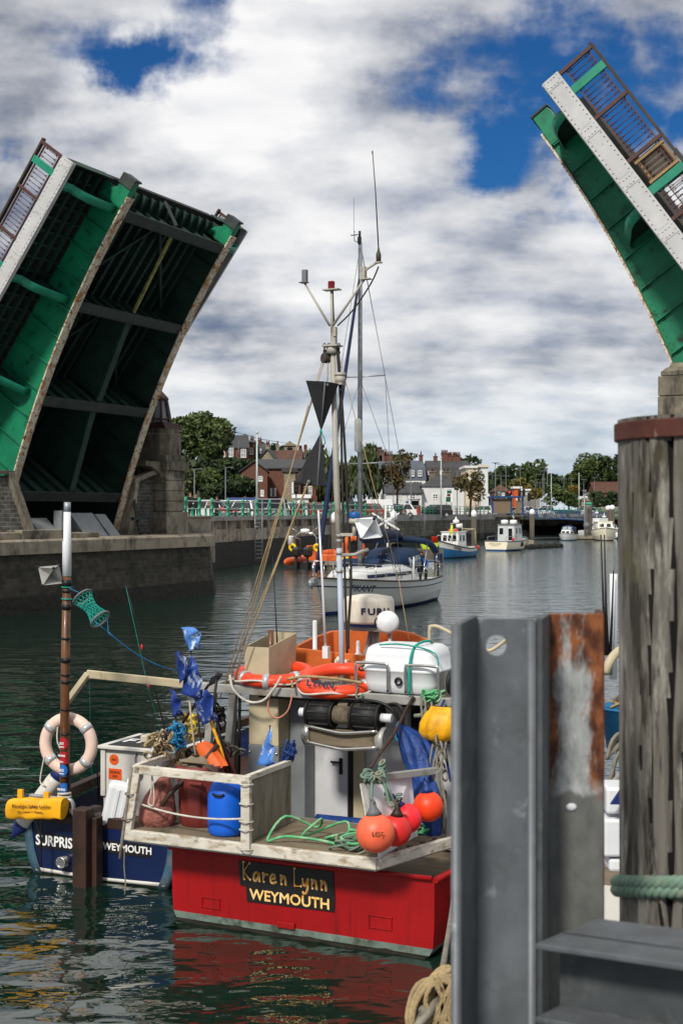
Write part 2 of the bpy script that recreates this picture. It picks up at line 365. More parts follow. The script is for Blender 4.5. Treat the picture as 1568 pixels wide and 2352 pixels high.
for k_, a_, b_ in (('leaf_a', (.030, .055, .014), (.085, .115, .03)), ('leaf_b', (.014, .030, .012), (.045, .07, .02)), ('leaf_c', (.10, .055, .018), (.06, .065, .02)),
                   ('leaf_d', (.20, .13, .02), (.12, .13, .03)), ('leaf_w', (.026, .042, .010), (.058, .078, .02))):
    t = NT(k_); c = t.mix(t.ramp(t.noise(.5, (1, 1, 1), 2), .35, .65), a_, b_); t.done(c, .6, 0, .3)
# ground and water
M('asphalt', (.05, .05, .05), .9, 0, .2, .5); M('grass', (.045, .10, .015), .9, 0, .35, 1.2, bump=.6, bs=25)
M('hill_green', (.03, .045, .015), .95, 0, .4, .08, bump=.5, bs=.4)
t = NT('water'); nz = t.n
def wlayer(scale, st, rz, det=4):
    mp = t.n('ShaderNodeMapping'); mp.inputs['Scale'].default_value = st; mp.inputs['Rotation'].default_value = (0, 0, rz); t.l(t.tc.outputs['Object'], mp.inputs[0])
    q = t.n('ShaderNodeTexNoise'); q.inputs['Scale'].default_value = scale; q.inputs['Detail'].default_value = det; q.inputs['Roughness'].default_value = .5; q.inputs['Distortion'].default_value = .4
    t.l(mp.outputs[0], q.inputs[0]); return q.outputs[0]
def tm(op, a, b):
    q = t.n('ShaderNodeMath', operation=op)
    for i, x in ((0, a), (1, b)):
        if isinstance(x, (int, float)): q.inputs[i].default_value = x
        else: t.l(x, q.inputs[i])
    return q.outputs[0]
hgt = tm('ADD', tm('MULTIPLY', wlayer(.75, (1, 1.7, 1), .25, 1), .30), tm('ADD', tm('MULTIPLY', wlayer(1.9, (1, 1.7, 1), -.2, 2), .11), tm('MULTIPLY', wlayer(6, (1, 1.6, 1), .1, 2), .012)))
spw = t.n('ShaderNodeSeparateXYZ'); t.l(t.tc.outputs['Object'], spw.inputs[0])        # choppier close to the quay, calmer out in the channel
hgt = tm('MULTIPLY', hgt, tm('SUBTRACT', 1.0, tm('MULTIPLY', t.ramp(spw.outputs[1], 13, 36), .62)))
bq = t.bump(hgt, 1.0, .34)
t.done(t.mix(t.ramp(t.noise(.05), .35, .65), (.003, .014, .009), (.004, .020, .013)), tm('ADD', tm('MULTIPLY', t.ramp(spw.outputs[1], 22, 55), .10), .02), 0, .5); t.b.inputs['IOR'].default_value = 2.35      # wind ruffled out in the channel
t.l(tm('ADD', tm('MULTIPLY', t.ramp(spw.outputs[1], 14, 40), .55), .38), t.b.inputs['Specular IOR Level'])  # reflection strengthened farther out, put in to brighten the middle water
# boat and gear stuff
M('hull_red', (.34, .005, .008), .5, 0, .15, 2, spots=(((.22, .004, .005), 3.2, .58, .78, (4, 4, .35)), ((.42, .05, .04), 9, .68, .76, (3, 3, .4)), ((.20, .006, .006), 1.5, .55, .75, (5, 5, .6)), ((.14, .05, .045), 22, .72, .78)), bump=.08, bs=3, spec=.3)
M('boot_grey', (.17, .22, .19), .7, 0, .3, 5, spots=(((.07, .08, .06), 6, .5, .65),)); M('bottom_dark', (.02, .018, .01), .9, 0, .5, 8, spots=(((.10, .07, .02), 14, .62, .7),), bump=.6, bs=25)
M('hull_navy', (.008, .022, .085), .35, 0, .3, 2, spots=(((.05, .08, .14), 1.8, .62, .8, (3, 3, 1)),), coat=.2)
M('hull_navy_worn', (.06, .12, .17), .6, 0, .3, 3, spots=(((.14, .17, .18), 4, .52, .66),))
M('paint_white', (.62, .61, .57), .5, 0, .1, 3, spots=(((.36, .33, .26), 2.2, .58, .76, (3, 3, .8)), ((.25, .16, .08), 12, .74, .78)))
M('gel_white', (.74, .75, .74), .3, 0, .05, 1.2, coat=.3); M('gel_grey', (.50, .53, .52), .3, 0, .05, 1.2, coat=.3); M('gel_cream', (.72, .68, .54), .35, 0, .06, 1.2, coat=.2)
M('plastic_white', (.70, .72, .74), .35, 0, .06, 3, spots=(((.45, .44, .40), 4, .66, .8),), coat=.1)
M('alu_weathered', (.40, .40, .38), .5, .35, .2, 4, spots=(((.25, .21, .15), 5, .55, .72),), bump=.2, bs=30)
M('rim_white', (.60, .57, .50), .6, 0, .2, 4, spots=(((.34, .27, .18), 3, .50, .66, (2, 2, 6)), ((.20, .16, .10), 7, .60, .72), ((.16, .10, .05), 14, .72, .77)), bump=.2, bs=30)
M('plywood', (.27, .24, .19), .85, 0, .25, 3, (4, 4, .7), spots=(((.12, .105, .085), 4, .52, .68, (3, 3, .7)),), bump=.3, bs=25)
M('plank', (.20, .165, .115), .85, 0, .3, 4, (.5, 6, 1), spots=(((.08, .07, .05), 4, .55, .7),), bump=.4, bs=20)
M('steel_galv', (.34, .36, .38), .5, .5, .2, 4, spots=(((.20, .21, .22), 3, .5, .68),), bump=.12, bs=20)
M('steel_shiny', (.60, .59, .56), .25, .9, .1, 4); M('mast_paint', (.42, .40, .35), .55, 0, .2, 3, (1, 1, .4), spots=(((.20, .15, .09), 5, .56, .70),))
M('mast_blue', (.42, .47, .56), .5, 0, .12, 3); M('cab_steel', (.26, .28, .29), .5, .2, .15, 3, spots=(((.33, .29, .2), 2.5, .6, .75),))
M('cream_paint', (.50, .44, .31), .6, 0, .15, 3, spots=(((.28, .2, .1), 3, .62, .76, (3, 3, 1)),))
M('door_white', (.58, .59, .61), .5, 0, .1, 2, spots=(((.3, .28, .24), 2.5, .58, .76, (3, 3, .7)), ((.2, .1, .05), 14, .76, .8)))
M('orange', (.62, .13, .02), .5, 0, .18, 3, spots=(((.35, .09, .03), 3, .58, .76),)); M('orange_tray', (.55, .15, .03), .55, 0, .15, 3, spots=(((.25, .08, .03), 3.5, .58, .75),))
M('ring_orange', (.72, .075, .02), .45, 0, .12, 4, spots=(((.45, .04, .02), 5, .62, .76),), coat=.1); M('ring_pale', (.72, .56, .48), .55, 0, .10, 4, spots=(((.70, .40, .28), 3, .60, .78),))
M('tape_silver', (.55, .57, .58), .3, .4, .15, 12)
M('buoy_salmon', (.80, .17, .085), .45, 0, .15, 3, spots=(((.55, .10, .05), 5, .60, .75), ((.25, .06, .03), 20, .72, .77)))
M('buoy_red', (.62, .035, .03), .42, 0, .15, 4, spots=(((.42, .025, .02), 6, .6, .72),)); M('buoy_pink', (.82, .035, .05), .4, 0, .1, 4, spots=(((.5, .02, .03), 8, .64, .74),))
M('buoy_orange', (.80, .075, .015), .45, 0, .15, 4, spots=(((.42, .04, .01), 6, .58, .7), ((.2, .02, .01), 18, .7, .76)))
M('barrel_blue', (.01, .15, .66), .42, 0, .10, 3, spots=(((.008, .06, .30), 5, .62, .8),), coat=.1)
M('bin_maroon', (.19, .035, .026), .6, 0, .18, 4, spots=(((.26, .07, .055), 4, .55, .72),), bump=.1, bs=30)
M('sack_pink', (.36, .15, .12), .75, 0, .3, 7, spots=(((.16, .05, .04), 6, .5, .66),), bump=.9, bs=22, dist=.03)
M('canvas', (.24, .20, .14), .9, 0, .2, 5, bump=.5, bs=40); M('tarp_blue', (.010, .055, .22), .55, 0, .4, 6, bump=.8, bs=12, dist=.03)
M('flag_blue', (.012, .05, .24), .7, 0, .3, 5, spots=(((.42, .50, .66), 7, .56, .64),)); M('flag_pale', (.10, .26, .62), .7, 0, .2, 5, spots=(((.66, .72, .82), 9, .54, .60),))
M('bag_yellow', (.78, .42, .01), .5, 0, .15, 4, spots=(((.55, .27, .01), 5, .56, .7),), bump=.4, bs=12, dist=.02)
M('rope_tan', (.36, .28, .16), .85, 0, .3, 14, bump=.8, bs=60); M('rope_white', (.56, .54, .48), .8, 0, .2, 14, bump=.5, bs=60)
M('rope_green', (.12, .42, .20), .7, 0, .25, 14, spots=(((.36, .5, .34), 8, .5, .65),)); M('rope_teal', (.01, .34, .28), .7, 0, .3, 10); M('rope_blue', (.02, .22, .42), .7, 0, .3, 10)
M('rope_seagreen', (.16, .24, .19), .85, 0, .3, 12, spots=(((.30, .26, .18), 8, .52, .64),)); M('rope_dark', (.04, .035, .03), .85, 0, .3, 10); M('rope_pink', (.55, .25, .18), .8)
M('rope_grey', (.24, .22, .18), .85, 0, .3, 14, bump=.6, bs=60)
M('black', (.008, .008, .009), .55, 0, .3, 4); M('black_ply', (.022, .022, .023), .5, 0, .4, 3, spots=(((.06, .06, .058), 3, .55, .75),)); M('rubber', (.015, .015, .016), .6, 0, .4, 5, spots=(((.09, .08, .06), 9, .6, .7),))
M('brown_wood', (.055, .028, .018), .55, 0, .3, 3, (1, 1, .3), spots=(((.02, .012, .009), 4, .5, .68),), bump=.3, bs=10)
M('pole_wood', (.17, .075, .03), .45, 0, .3, 5, (2, 2, .3), spots=(((.05, .02, .012), 3, .46, .6, (2, 2, .5)), ((.42, .30, .18), 6, .70, .76, (4, 4, .4))), coat=.15)
M('blue_paint', (.012, .075, .21), .5, 0, .15, 2); M('wh_blue', (.015, .16, .33), .45, 0, .15, 2, spots=(((.04, .22, .36), 2, .6, .75),)); M('navy_cloth', (.010, .022, .075), .8, 0, .2, 3, bump=.2, bs=10)
M('quay_green', (.005, .30, .17), .45, 0, .1, 2); M('rail_pale', (.52, .58, .56), .45, .2, .1, 2)
M('yellow', (.80, .60, .02), .5); M('lime', (.55, .72, .05), .6); M('sign_green', (.005, .12, .06), .5); M('sign_brown', (.14, .04, .02), .5); M('sign_blue', (.01, .12, .35), .5)
M('red', (.55, .02, .015), .45); M('red_lens', (.22, .008, .012), .2, spec=.7); M('skin', (.48, .27, .19), .6, 0, .06); M('hair', (.05, .028, .016), .7); M('cloth_black', (.012, .012, .014), .85); M('cloth_tan', (.30, .24, .17), .85); M('cloth_blue', (.02, .14, .42), .8)
M('lettering_white', (.80, .80, .80), .5, 0, .05, 4); M('lettering_gold', (.86, .60, .25), .5, 0, .1, 9, spots=(((.80, .36, .03), 14, .55, .62), ((.8, .74, .55), 10, .6, .68)))
M('panel_black', (.014, .014, .015), .5, 0, .3, 4); M('ink', (.02, .03, .07), .6); M('ink_brown', (.16, .07, .02), .7); M('ink_blue', (.01, .03, .16), .6)
M('sticker_orange', (.72, .12, .02), .5); M('sticker_red', (.42, .015, .03), .5); M('sticker_blue', (.02, .15, .45), .5)
M('timber_grey', (.17, .158, .14), .9, 0, .4, 12, (1, 1, .1), spots=(((.045, .038, .03), 13, .50, .62, (1, 1, .16)), ((.34, .325, .29), 16, .54, .66, (1, 1, .22)), ((.10, .095, .045), 2.2, .60, .76), ((.03, .025, .02), 26, .62, .70, (1, 1, .08))), bump=.8, bs=24, bst=(1, 1, .08), dist=.02)
M('iron_rust', (.095, .03, .020), .75, 0, .3, 9, spots=(((.26, .22, .19), 12, .62, .68, (1, 1, .4)), ((.16, .05, .025), 6, .55, .7)), bump=.3, bs=30)
M('sheet_steel', (.165, .18, .195), .55, .35, .28, 6, (1, 1, .6), spots=(((.13, .14, .15), 7, .5, .7), ((.36, .39, .42), 11, .62, .78)), bump=.1, bs=18)
M('sheet_steel_shaded', (.10, .11, .115), .6, .3, .28, 6, spots=(((.17, .18, .175), 9, .55, .75),), bump=.1, bs=18)  # darker copy of the pile steel: shade of the webs painted in
M('pontoon_wood', (.26, .23, .18), .9, 0, .2, 2); M('pile_grey', (.13, .115, .095), .9, 0, .25, 1.5, (2, 2, .3), spots=(((.06, .05, .04), 2, .5, .7, (2, 2, .3)),))
for k_, c_ in (('car_white', (.68, .68, .68)), ('car_silver', (.34, .35, .36)), ('car_red', (.38, .02, .015)), ('car_black', (.012, .013, .016)), ('car_blue', (.02, .06, .22)), ('car_grey', (.10, .11, .12)), ('car_orange', (.55, .12, .02))):
    M(k_, c_, .3, 0, .03, 1, coat=.6)
# ================================================================== the lifting bridge
PHI = .447; LL = 15.26
def leaf(FRM, sy, label, hoard, seed):
    """One raised leaf, drawn lying flat: x along it from the hinge, y across it, z up."""
    global FR
    FR = FRM; rnd = random.Random(seed)
    dep = lambda q: -(1.0 + .014 * (LL - q) ** 2)
    Y = lambda u: sy * u
    t = thing('bridge_leaf', label, 'bridge leaf', (0, Y(3.75), 0), 'raised leaves of the lifting bridge')
    qs = [LL * i / 24 for i in range(25)]
    for u, out in ((0, -1), (7.5, 1)):
        g = MB()
        for a, b in zip(qs, qs[1:]):
            g.prism([(a, Y(u) - .015, dep(a)), (b, Y(u) - .015, dep(b)), (b, Y(u) - .015, .3), (a, Y(u) - .015, .3)], (0, .03, 0))
        for i in range(14):                                         # web stiffeners, both faces, with a rivet line
            q = .7 + i * 1.08
            for o_ in (-1, 1):
                g.bx(q - .02, q + .02, min(Y(u) + o_ * .016, Y(u) + o_ * .14), max(Y(u) + o_ * .016, Y(u) + o_ * .14), dep(q) + .06, .28)
                g.bx(q + .02, q + .10, min(Y(u) + o_ * .016, Y(u) + o_ * .030), max(Y(u) + o_ * .016, Y(u) + o_ * .030), dep(q) + .06, .28)
        for a, b in zip(qs, qs[1:]):                                # angle along the foot of the web
            for o_ in (-1, 1):
                s0, s1 = sorted((Y(u) + o_ * .0155, Y(u) + o_ * .034))
                g.prism([(a, s0, dep(a) + .02), (b, s0, dep(b) + .02), (b, s0, dep(b) + .20), (a, s0, dep(a) + .20)], (0, s1 - s0, 0))
        for k in range(70):
            q = .2 + k * .215
            for o_ in (-1, 1): g.box((q, Y(u) + o_ * .04, dep(q) + .13), (.035, .03, .035))
        gm = obj('main_girder', g, 'leaf_green' if out < 0 else 'green_shaded', t)
        f = MB()
        for a, b in zip(qs, qs[1:]):
            f.prism([(a, Y(u) - .21, dep(a) - .06), (b, Y(u) - .21, dep(b) - .06), (b, Y(u) - .21, dep(b)), (a, Y(u) - .21, dep(a))], (0, .42, 0))
        for k in range(100):
            q = .1 + k * .152
            for o_ in (-.16, .16): f.box((q, Y(u) + o_, dep(q) - .065), (.04, .04, .03))
        obj('bottom_flange', f, 'flange_cream', gm)
        n_ = MB(); y0, y1 = Y(u) - .17, Y(u) + .17                       # locking nose past the girder's end
        n_.prism([(LL - .5, y0, -1.0), (LL + .62, y0, -.95), (LL + .62, y0, -.42), (LL + .42, y0, -.36), (LL + .1, y0, -.40), (LL - .1, y0, -.1), (LL - .5, y0, .2)], (0, .34, 0))
        n_.mi = 1; n_.bx(LL + .60, LL + .68, y0 - .05, y1 + .05, -1.0, -.36); n_.bx(LL + .25, LL + .68, y0 - .06, y0 - .005, -1.02, -.34)
        obj('locking_nose', n_, ['leaf_green', 'beam_rust'], t, bev=.02)
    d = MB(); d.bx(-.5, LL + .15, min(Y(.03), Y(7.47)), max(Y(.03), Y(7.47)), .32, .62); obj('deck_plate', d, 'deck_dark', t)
    s_ = MB()                                                       # stringers with rivet heads under the roadway
    for i in range(12):
        u = .55 + i * .582
        s_.bx(0, LL, min(Y(u - .015), Y(u + .015)), max(Y(u - .015), Y(u + .015)), -.02, .315); s_.bx(0, LL, min(Y(u - .09), Y(u + .09)), max(Y(u - .09), Y(u + .09)), -.05, -.021)
        for k in range(60): s_.box((.3 + k * .25, Y(u) - .055, -.06), (.05, .05, .03)).box((.3 + k * .25, Y(u) + .055, -.06), (.05, .05, .03))
    obj('stringers', s_, 'green_shaded', t)
    cb = (14.57, 10.72, 6.87, 3.11)
    for q in cb:
        c = MB(); z0 = dep(q) + .03
        c.bx(q - .012, q + .012, min(Y(.04), Y(7.46)), max(Y(.04), Y(7.46)), z0 + .04, .3)
        for i in range(1, 9):
            u = i * 7.5 / 9; c.bx(q - .16, q + .16, min(Y(u - .012), Y(u + .012)), max(Y(u - .012), Y(u + .012)), z0 + .05, -.1)
        c.mi = 1; c.bx(q - .2, q + .2, min(Y(.215), Y(7.285)), max(Y(.215), Y(7.285)), z0 - .02, z0 + .04)
        c.bx(q - .22, q - .198, min(Y(.215), Y(7.285)), max(Y(.215), Y(7.285)), z0 - .05, z0 + .16)
        obj('cross_beam', c, ['green_shaded', 'beam_rust'], t)
    for i, (a, b) in enumerate(zip((LL,) + cb, cb + (.2,))):             # centre member, one per bay, and its braces
        c = MB(); za, zb = dep(a) + .12, dep(b) + .12
        m_ = ('beam_rust', 'strut_yellow', 'green_shaded', 'green_shaded', 'green_shaded')[i]
        w_ = .09 if i < 2 else .34
        if i == 0: c.beam((a + .05, Y(3.75), .2), (b + .25, Y(3.75), zb + .05), .12, .08)
        else: c.beam((a - .23, Y(3.75), za), (b + .23, Y(3.75), zb), w_, .10)
        if i >= 2: c.prism([(a - .3, Y(3.75) - .01, za + .05), (b + .3, Y(3.75) - .01, zb + .05), (b + .3, Y(3.75) - .01, 0), (a - .3, Y(3.75) - .01, 0)], (0, .02, 0))
        obj('centre_member', c, m_, t)
        if 0 < i < 4:
            c = MB(); c.beam((a - .3, Y(3.9), -.15), (b + .3, Y(6.8), -.2), .12, .08); c.beam((a - .3, Y(3.6), -.15), (b + .4, Y(.5), -.2), .12, .08)
            obj('diagonal_brace', c, 'green_shaded', t)
    # footways, brackets, fascia and railings on both sides
    for side in (0, 1):
        O = (lambda u: sy * (-u)) if side == 0 else (lambda u: sy * (7.5 + u))
        rng = lambda a, b: (min(O(a), O(b)), max(O(a), O(b)))
        fp = MB(); fp.bx(-.3, LL + .16, *rng(.02, 2.44), .36, .46); fp.mi = 1
        for u in (.55, 1.1, 1.65, 2.15): fp.bx(0, LL, *rng(u - .05, u + .05), .16, .355)
        for k in range(28): fp.bx(.2 + k * .54, .3 + k * .54, *rng(.06, 2.4), .26, .352)
        obj('footway', fp, ['deck_dark', 'green_shaded'], t)
        for q in cb + (.6,):
            b = MB(); pr = [(.02, dep(q) * .72)]
            pr += [(.35, dep(q) * .70)] + [(1.0 + .9 * math.sin(a), -.62 + .62 * (1 - math.cos(a)) * .98) for a in [R(x) for x in (15, 35, 55, 75, 90)]] + [(2.36, .02)]
            top = [(2.36, .36), (.02, .36)]
            b.prism([(q - .012, O(u), z) for u, z in pr + top], (.024, 0, 0))
            rows = [[(q - .16, O(u), z - .012), (q + .16, O(u), z - .012)] for u, z in pr]
            b.mi = 1; b.loft(rows, True)
            obj('footway_bracket', b, ['green_shaded', 'leaf_teal'], t, solid=.02)
        fa = MB(); fa.bx(-.3, LL + .2, *rng(2.42, 2.50), 0, .57)
        k = 0; q = LL + .2
        while q > .5:                                                # cover plates and rows of rivets
            fa.bx(q - .34, q, *rng(2.495, 2.515), .03, .54)
            fa.bx(q - 1.88, q - .36, *rng(2.495, 2.508), .10, .47)
            for z in (.07, .50):
                for j in range(11): fa.sphere((q - .04 - j * .175, O(2.51), z), .026, 6, 4)
            for z in (.18, .285, .39): fa.sphere((q - .07, O(2.516), z), .028, 6, 4); fa.sphere((q - .27, O(2.516), z), .028, 6, 4)
            q -= 1.92
        fa.bx(-.3, LL + .2, *rng(2.36, 2.425), -.03, -.001)
        obj('fascia_beam', fa, 'fascia_white', t)
        en = MB(); en.bx(LL + .155, LL + .195, *rng(.0, 2.41), .02, .50); obj('end_plate', en, 'green_shaded', t)
        # railing: posts, wooden hand rail, balusters
        rl = MB(); zt = 1.72
        rl.beam((-.3, O(2.36), zt + .04), (LL + .25, O(2.36), zt + .04), .16, .09); rail = obj('handrail', rl, 'rail_wood', t, bev=.01)
        bal = MB(); bal.bx(-.3, LL + .1, *rng(2.33, 2.39), 1.56, 1.60); bal.bx(-.3, LL + .1, *rng(2.33, 2.39), .74, .78)
        x = LL + .02
        while x > .3:
            bal.cyl((x, O(2.36), .78), (x, O(2.36), 1.56), .013, n=5)
            for zc in (.84, 1.50): bal.torus((x, O(2.36), zc), .055, .009, (0, 1, 0), 10, 4); bal.sphere((x, O(2.36), zc + (.08 if zc < 1 else -.08)), (.035, .03, .022), 6, 4)
            x -= .165
        obj('balusters', bal, 'rail_brown', t)
        px_ = [LL + q for q in (.12, -.55, -1.67, -3.33, -4.45, -5.5, -7.2, -8.3, -9.4, -11.0, -12.2, -13.3)]
        for i, x in enumerate(px_):
            p = MB(); gr = i in (1, 4, 7, 10)
            p.bx(x - (.13 if gr else .06), x + (.13 if gr else .06), *rng(2.37, 2.46), .575, zt - .005)
            obj('railing_post', p, 'leaf_teal' if gr else 'rail_brown', t, bev=.01)
        if hoard and side == 0:
            h_ = MB(); xa, xb = LL - 4.31, LL - 3.40
            h_.bx(xa, xb, *rng(2.28, 2.31), .70, 1.66)
            h_.mi = 1
            for z in (.74, 1.58): h_.bx(xa, xb, *rng(2.31, 2.36), z, z + .1)
            for x in (xa + .05, xb - .13): h_.bx(x, x + .08, *rng(2.362, 2.40), .70, 1.68)
            obj('hoarding', h_, ['ply_grey', 'hoard_wood'], t)
    return t
def leafframe(o, rz, th): return frame(o, rz) @ Matrix.Rotation(-th, 4, 'Y')
PL, PR = (-16.72, 52.55, 3.65), (15.03, 36.79, 3.65)
leaf(leafframe(PL, -PHI, .933), 1, 'green bridge leaf raised over the dark stone pier, its shaded ribbed underside in view', False, 1)
leaf(leafframe(PR, math.pi - PHI, .954), -1, 'green bridge leaf raised above the timber post, one railing bay boarded with plywood', True, 2)

# ------------------------------------------------------------------ near pier (frame: x across the channel, y along it, z from the water)
FR = frame((PL[0], PL[1], 0), -PHI)
t = thing('bridge_pier', 'long dark rubble stone pier with pale capping under the shaded bridge leaf', 'bridge pier', (4, 0, 0))
end = [(6.95, 10.3), (6.2, 11.7), (4.5, 12.6), (-6, 12.6), (-6, -16), (6.95, -16)]
def batter(pts, z0, z1, o0, o1):
    k = MB(); n = len(pts); cx = sum(p[0] for p in pts) / n; cy = sum(p[1] for p in pts) / n
    ring = lambda o, z: [(p[0] + o * (1 if p[0] > 0 else -1), p[1] + o * (1 if p[1] > 0 else -1), z) for p in pts]
    k.loft([ring(o0, z0), ring(o1, z1)], False, True); k.poly(ring(o1, z1)); return k
pw = batter(end, -2, 2.16, .38, 0)
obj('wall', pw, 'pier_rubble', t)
tide = batter(end, -2, .62, .40, .165); obj('weed_band', tide, 'weed', t)
cp = batter(end, 2.16, 2.62, .16, .16); cp2 = batter(end, 2.62, 2.70, .16, .05)
cp.add(cp2.v, cp2.f); cp.poly([(p[0] + .16 * (1 if p[0] > 0 else -1), p[1] + .16 * (1 if p[1] > 0 else -1), 2.16) for p in end][::-1])
obj('capping', cp, 'concrete', t)
k = MB()                                                            # upstand blocks along the chamber lip
yy = -15.5
for w_, h_ in ((3, .25), (2.2, .22), (5, .3), (3, .26), (2.6, .34), (2.2, .2)): k.bx(5.6, 6.75, yy, yy + w_ - .04, 2.70, 2.70 + h_); yy += w_
obj('kerb_blocks', k, 'concrete', t, bev=.03)
k = MB(); k.bx(-6, -5.4, -1, 9, 2.7, 9.3); k.bx(-5.4, 4, 9, 9.4, 2.7, 7.2); k.bx(-5.4, 2.6, -1.0, -.75, 2.7, 5.6); obj('chamber_wall', k, 'deck_dark', t)
for y0, w_, hz in ((-.5, 1.3, .75), (.95, 1.2, .75), (3.6, 1.6, .95), (5.3, .8, .9)):  # sloping machine covers in the chamber
    k = MB(); k.prism([(5.2, y0, 2.71), (4.4, y0, 2.71 + hz), (4.36, y0, 2.71 + hz), (4.36, y0, 2.71)], (0, w_ - .06, 0)); obj('machine_cover', k, 'cab_steel', t)
k = MB(); k.bx(4.7, 5.1, 2.15, 2.75, 2.7, 3.75); k.bx(5.1, 5.13, 2.2, 2.7, 2.9, 3.3); obj('control_cabinet', k, 'cab_steel', t, bev=.02)
k = MB(); k.beam((5.3, 7.4, 2.75), (4.3, 8.3, 4.3), .12, .12); k.beam((5.0, 7.2, 3.4), (5.0, 8.8, 3.5), .14, .14); k.beam((5.4, 7.9, 2.75), (4.8, 8.9, 3.9), .1, .1); obj('hinge_frame', k, 'beam_rust', t)
# near flank wall at the left of the chamber
k = MB(); k.prism([(6.3, -1.2, 2.7), (5.3, -1.2, 5.05), (2.6, -1.2, 5.2), (2.6, -1.2, 2.7)], (0, -7, 0)); obj('flank_wall', k, 'rubble', t)
k = MB(); k.prism([(6.52, -1.1, 2.7), (5.45, -1.1, 5.2), (5.2, -1.1, 5.2), (6.2, -1.1, 2.7)], (0, -.35, 0)); k.prism([(5.45, -1.1, 5.1), (5.45, -1.1, 5.25), (2.5, -1.1, 5.45), (2.5, -1.1, 5.2)], (0, -7, 0)); obj('coping', k, 'stone_lichen', t)
# tower at the far end
def tower(t, x0, x1, y0, y1, zb, zt, bz):
    k = MB(); z = zb
    k.bx(x0 - .08, x1 + .12, y0 - .12, y1 + .12, zb, zb + 1.0); z = zb + 1.0
    while z < bz - .05: k.bx(x0, x1, y0, y1, z + .035, z + .48); k.bx(x0 + .04, x1 - .04, y0 + .04, y1 - .04, z, z + .035); z += .48
    k.mi = 1; k.bx(x0 - .12, x1 + .16, y0 - .14, y1 + .14, z, z + .42); k.bx(x0 - .02, x1 + .05, y0 - .05, y1 + .05, z + .42, z + .7)
    x0_, x1_, y0_, y1_ = x0 - .1, x1 + .02, y0 - .02, y1 + .02
    c_ = .35
    pl = [(x0_, y0_), (x1_ - c_, y0_), (x1_, y0_ + c_), (x1_, y1_ - c_), (x1_ - c_, y1_), (x0_, y1_)]
    k.loft([[(x, y, z + .7) for x, y in pl], [(x, y, zt - .25) for x, y in pl]], False, True)
    pl2 = [(x0_ + .1, y0_ + .1), (x1_ - c_, y0_ + .1), (x1_ - .1, y0_ + c_), (x1_ - .1, y1_ - c_), (x1_ - c_, y1_ - .1), (x0_ + .1, y1_ - .1)]
    k.loft([[(x, y, zt - .25) for x, y in pl], [(x, y, zt - .2) for x, y in pl2], [(x, y, zt) for x, y in pl2]], False, True); k.poly([(x, y, zt) for x, y in pl2])
    obj('tower', k, ['concrete', 'stone_lichen'], t, bev=.02)
tower(t, 2.9, 4.66, 10.35, 11.95, 2.7, 7.55, 5.3)
k = MB(); k.bx(-2, 2.8, 10.6, 11.9, 2.7, 5.4); k.bx(-2, 2.79, 10.4, 12.0, 5.4, 7.3); obj('tower_wing', k, 'stone_lichen', t)
k = MB(); k.prism([(4.1, 8.0, 2.7), (4.1, 8.6, 5.0), (4.1, 9.9, 5.35), (4.1, 10.2, 5.35), (4.1, 10.2, 2.7)], (-1.4, 0, 0)); obj('infill_wall', k, 'rubble', t)
k = MB(); k.prism([(4.4, 7.75, 2.7), (4.4, 8.4, 5.1), (4.4, 8.65, 5.1), (4.4, 8.1, 2.7)], (-1.8, 0, 0)); k.prism([(4.4, 8.3, 4.98), (4.4, 8.35, 5.18), (4.4, 9.9, 5.62), (4.4, 10.15, 5.62), (4.4, 10.15, 5.4), (4.4, 9.9, 5.4)], (-1.8, 0, 0)); obj('coping', k, 'concrete', t, bev=.02)
k = MB(); pts = [(2.9, 10.3, 6.0), (2.9, 9.0, 6.0), (2.9, 9.0, 5.8)] + [(2.9, 9.0 + 1.3 * math.sin(a), 5.0 + .8 * math.cos(a)) for a in [R(x) for x in range(0, 91, 15)]]; k.prism(pts, (1.6, 0, 0)); obj('corbel', k, 'stone_lichen', t)
k = MB(); k.bx(0, 4.1, 12.1, 15.3, 2.71, 3.42); k.bx(-.1, 4.25, 12.1, 15.4, 1.2, 2.71); k.bx(0, 4.17, 12.1, 15.35, 3.42, 3.52); obj('parapet', k, 'concrete', t, bev=.03)
k = MB(); k.cyl((6.76, -.9, 2.35), (6.98, -.9, 2.35), .14, n=14); k.torus((6.99, -.9, 2.35), .11, .035, (1, 0, 0), 16, 6); obj('fairlead', k, 'beam_rust', t)
# lamp house on the tower
lt = thing('bridge_lantern', 'rust red glazed lantern standing on the stone tower beside the shaded leaf', 'lantern', (3.75, 11.2, 7.55)); c0 = (3.75, 11.2)
k = MB(); k.bx(2.95, 4.55, 10.45, 11.9, 7.555, 7.70); k.bx(3.1, 4.4, 10.55, 11.85, 7.70, 7.85); obj('plinth', k, 'rail_brown', lt)
k = MB()
for a in range(8):
    ca, sa = math.cos(a * math.pi / 4), math.sin(a * math.pi / 4); k.beam((c0[0] + .56 * ca, c0[1] + .56 * sa, 7.85), (c0[0] + .36 * ca, c0[1] + .36 * sa, 8.95), .08, .08)
k.torus((*c0, 8.95), .38, .05, (0, 0, 1), 8, 6); k.torus((*c0, 8.02), .53, .04, (0, 0, 1), 8, 6); obj('frame', k, 'rail_brown', lt)
k = MB(); k.lathe([(.47, 7.86), (.30, 8.94)], (*c0, 0), n=8, sm=False); obj('glazing', k, 'glass_pale', lt)
k = MB(); k.lathe([(.46, 8.97), (.4, 9.07), (.08, 9.4), (.05, 9.55), (0, 9.6)], (*c0, 0), n=8, sm=False); obj('roof', k, 'rail_brown', lt)
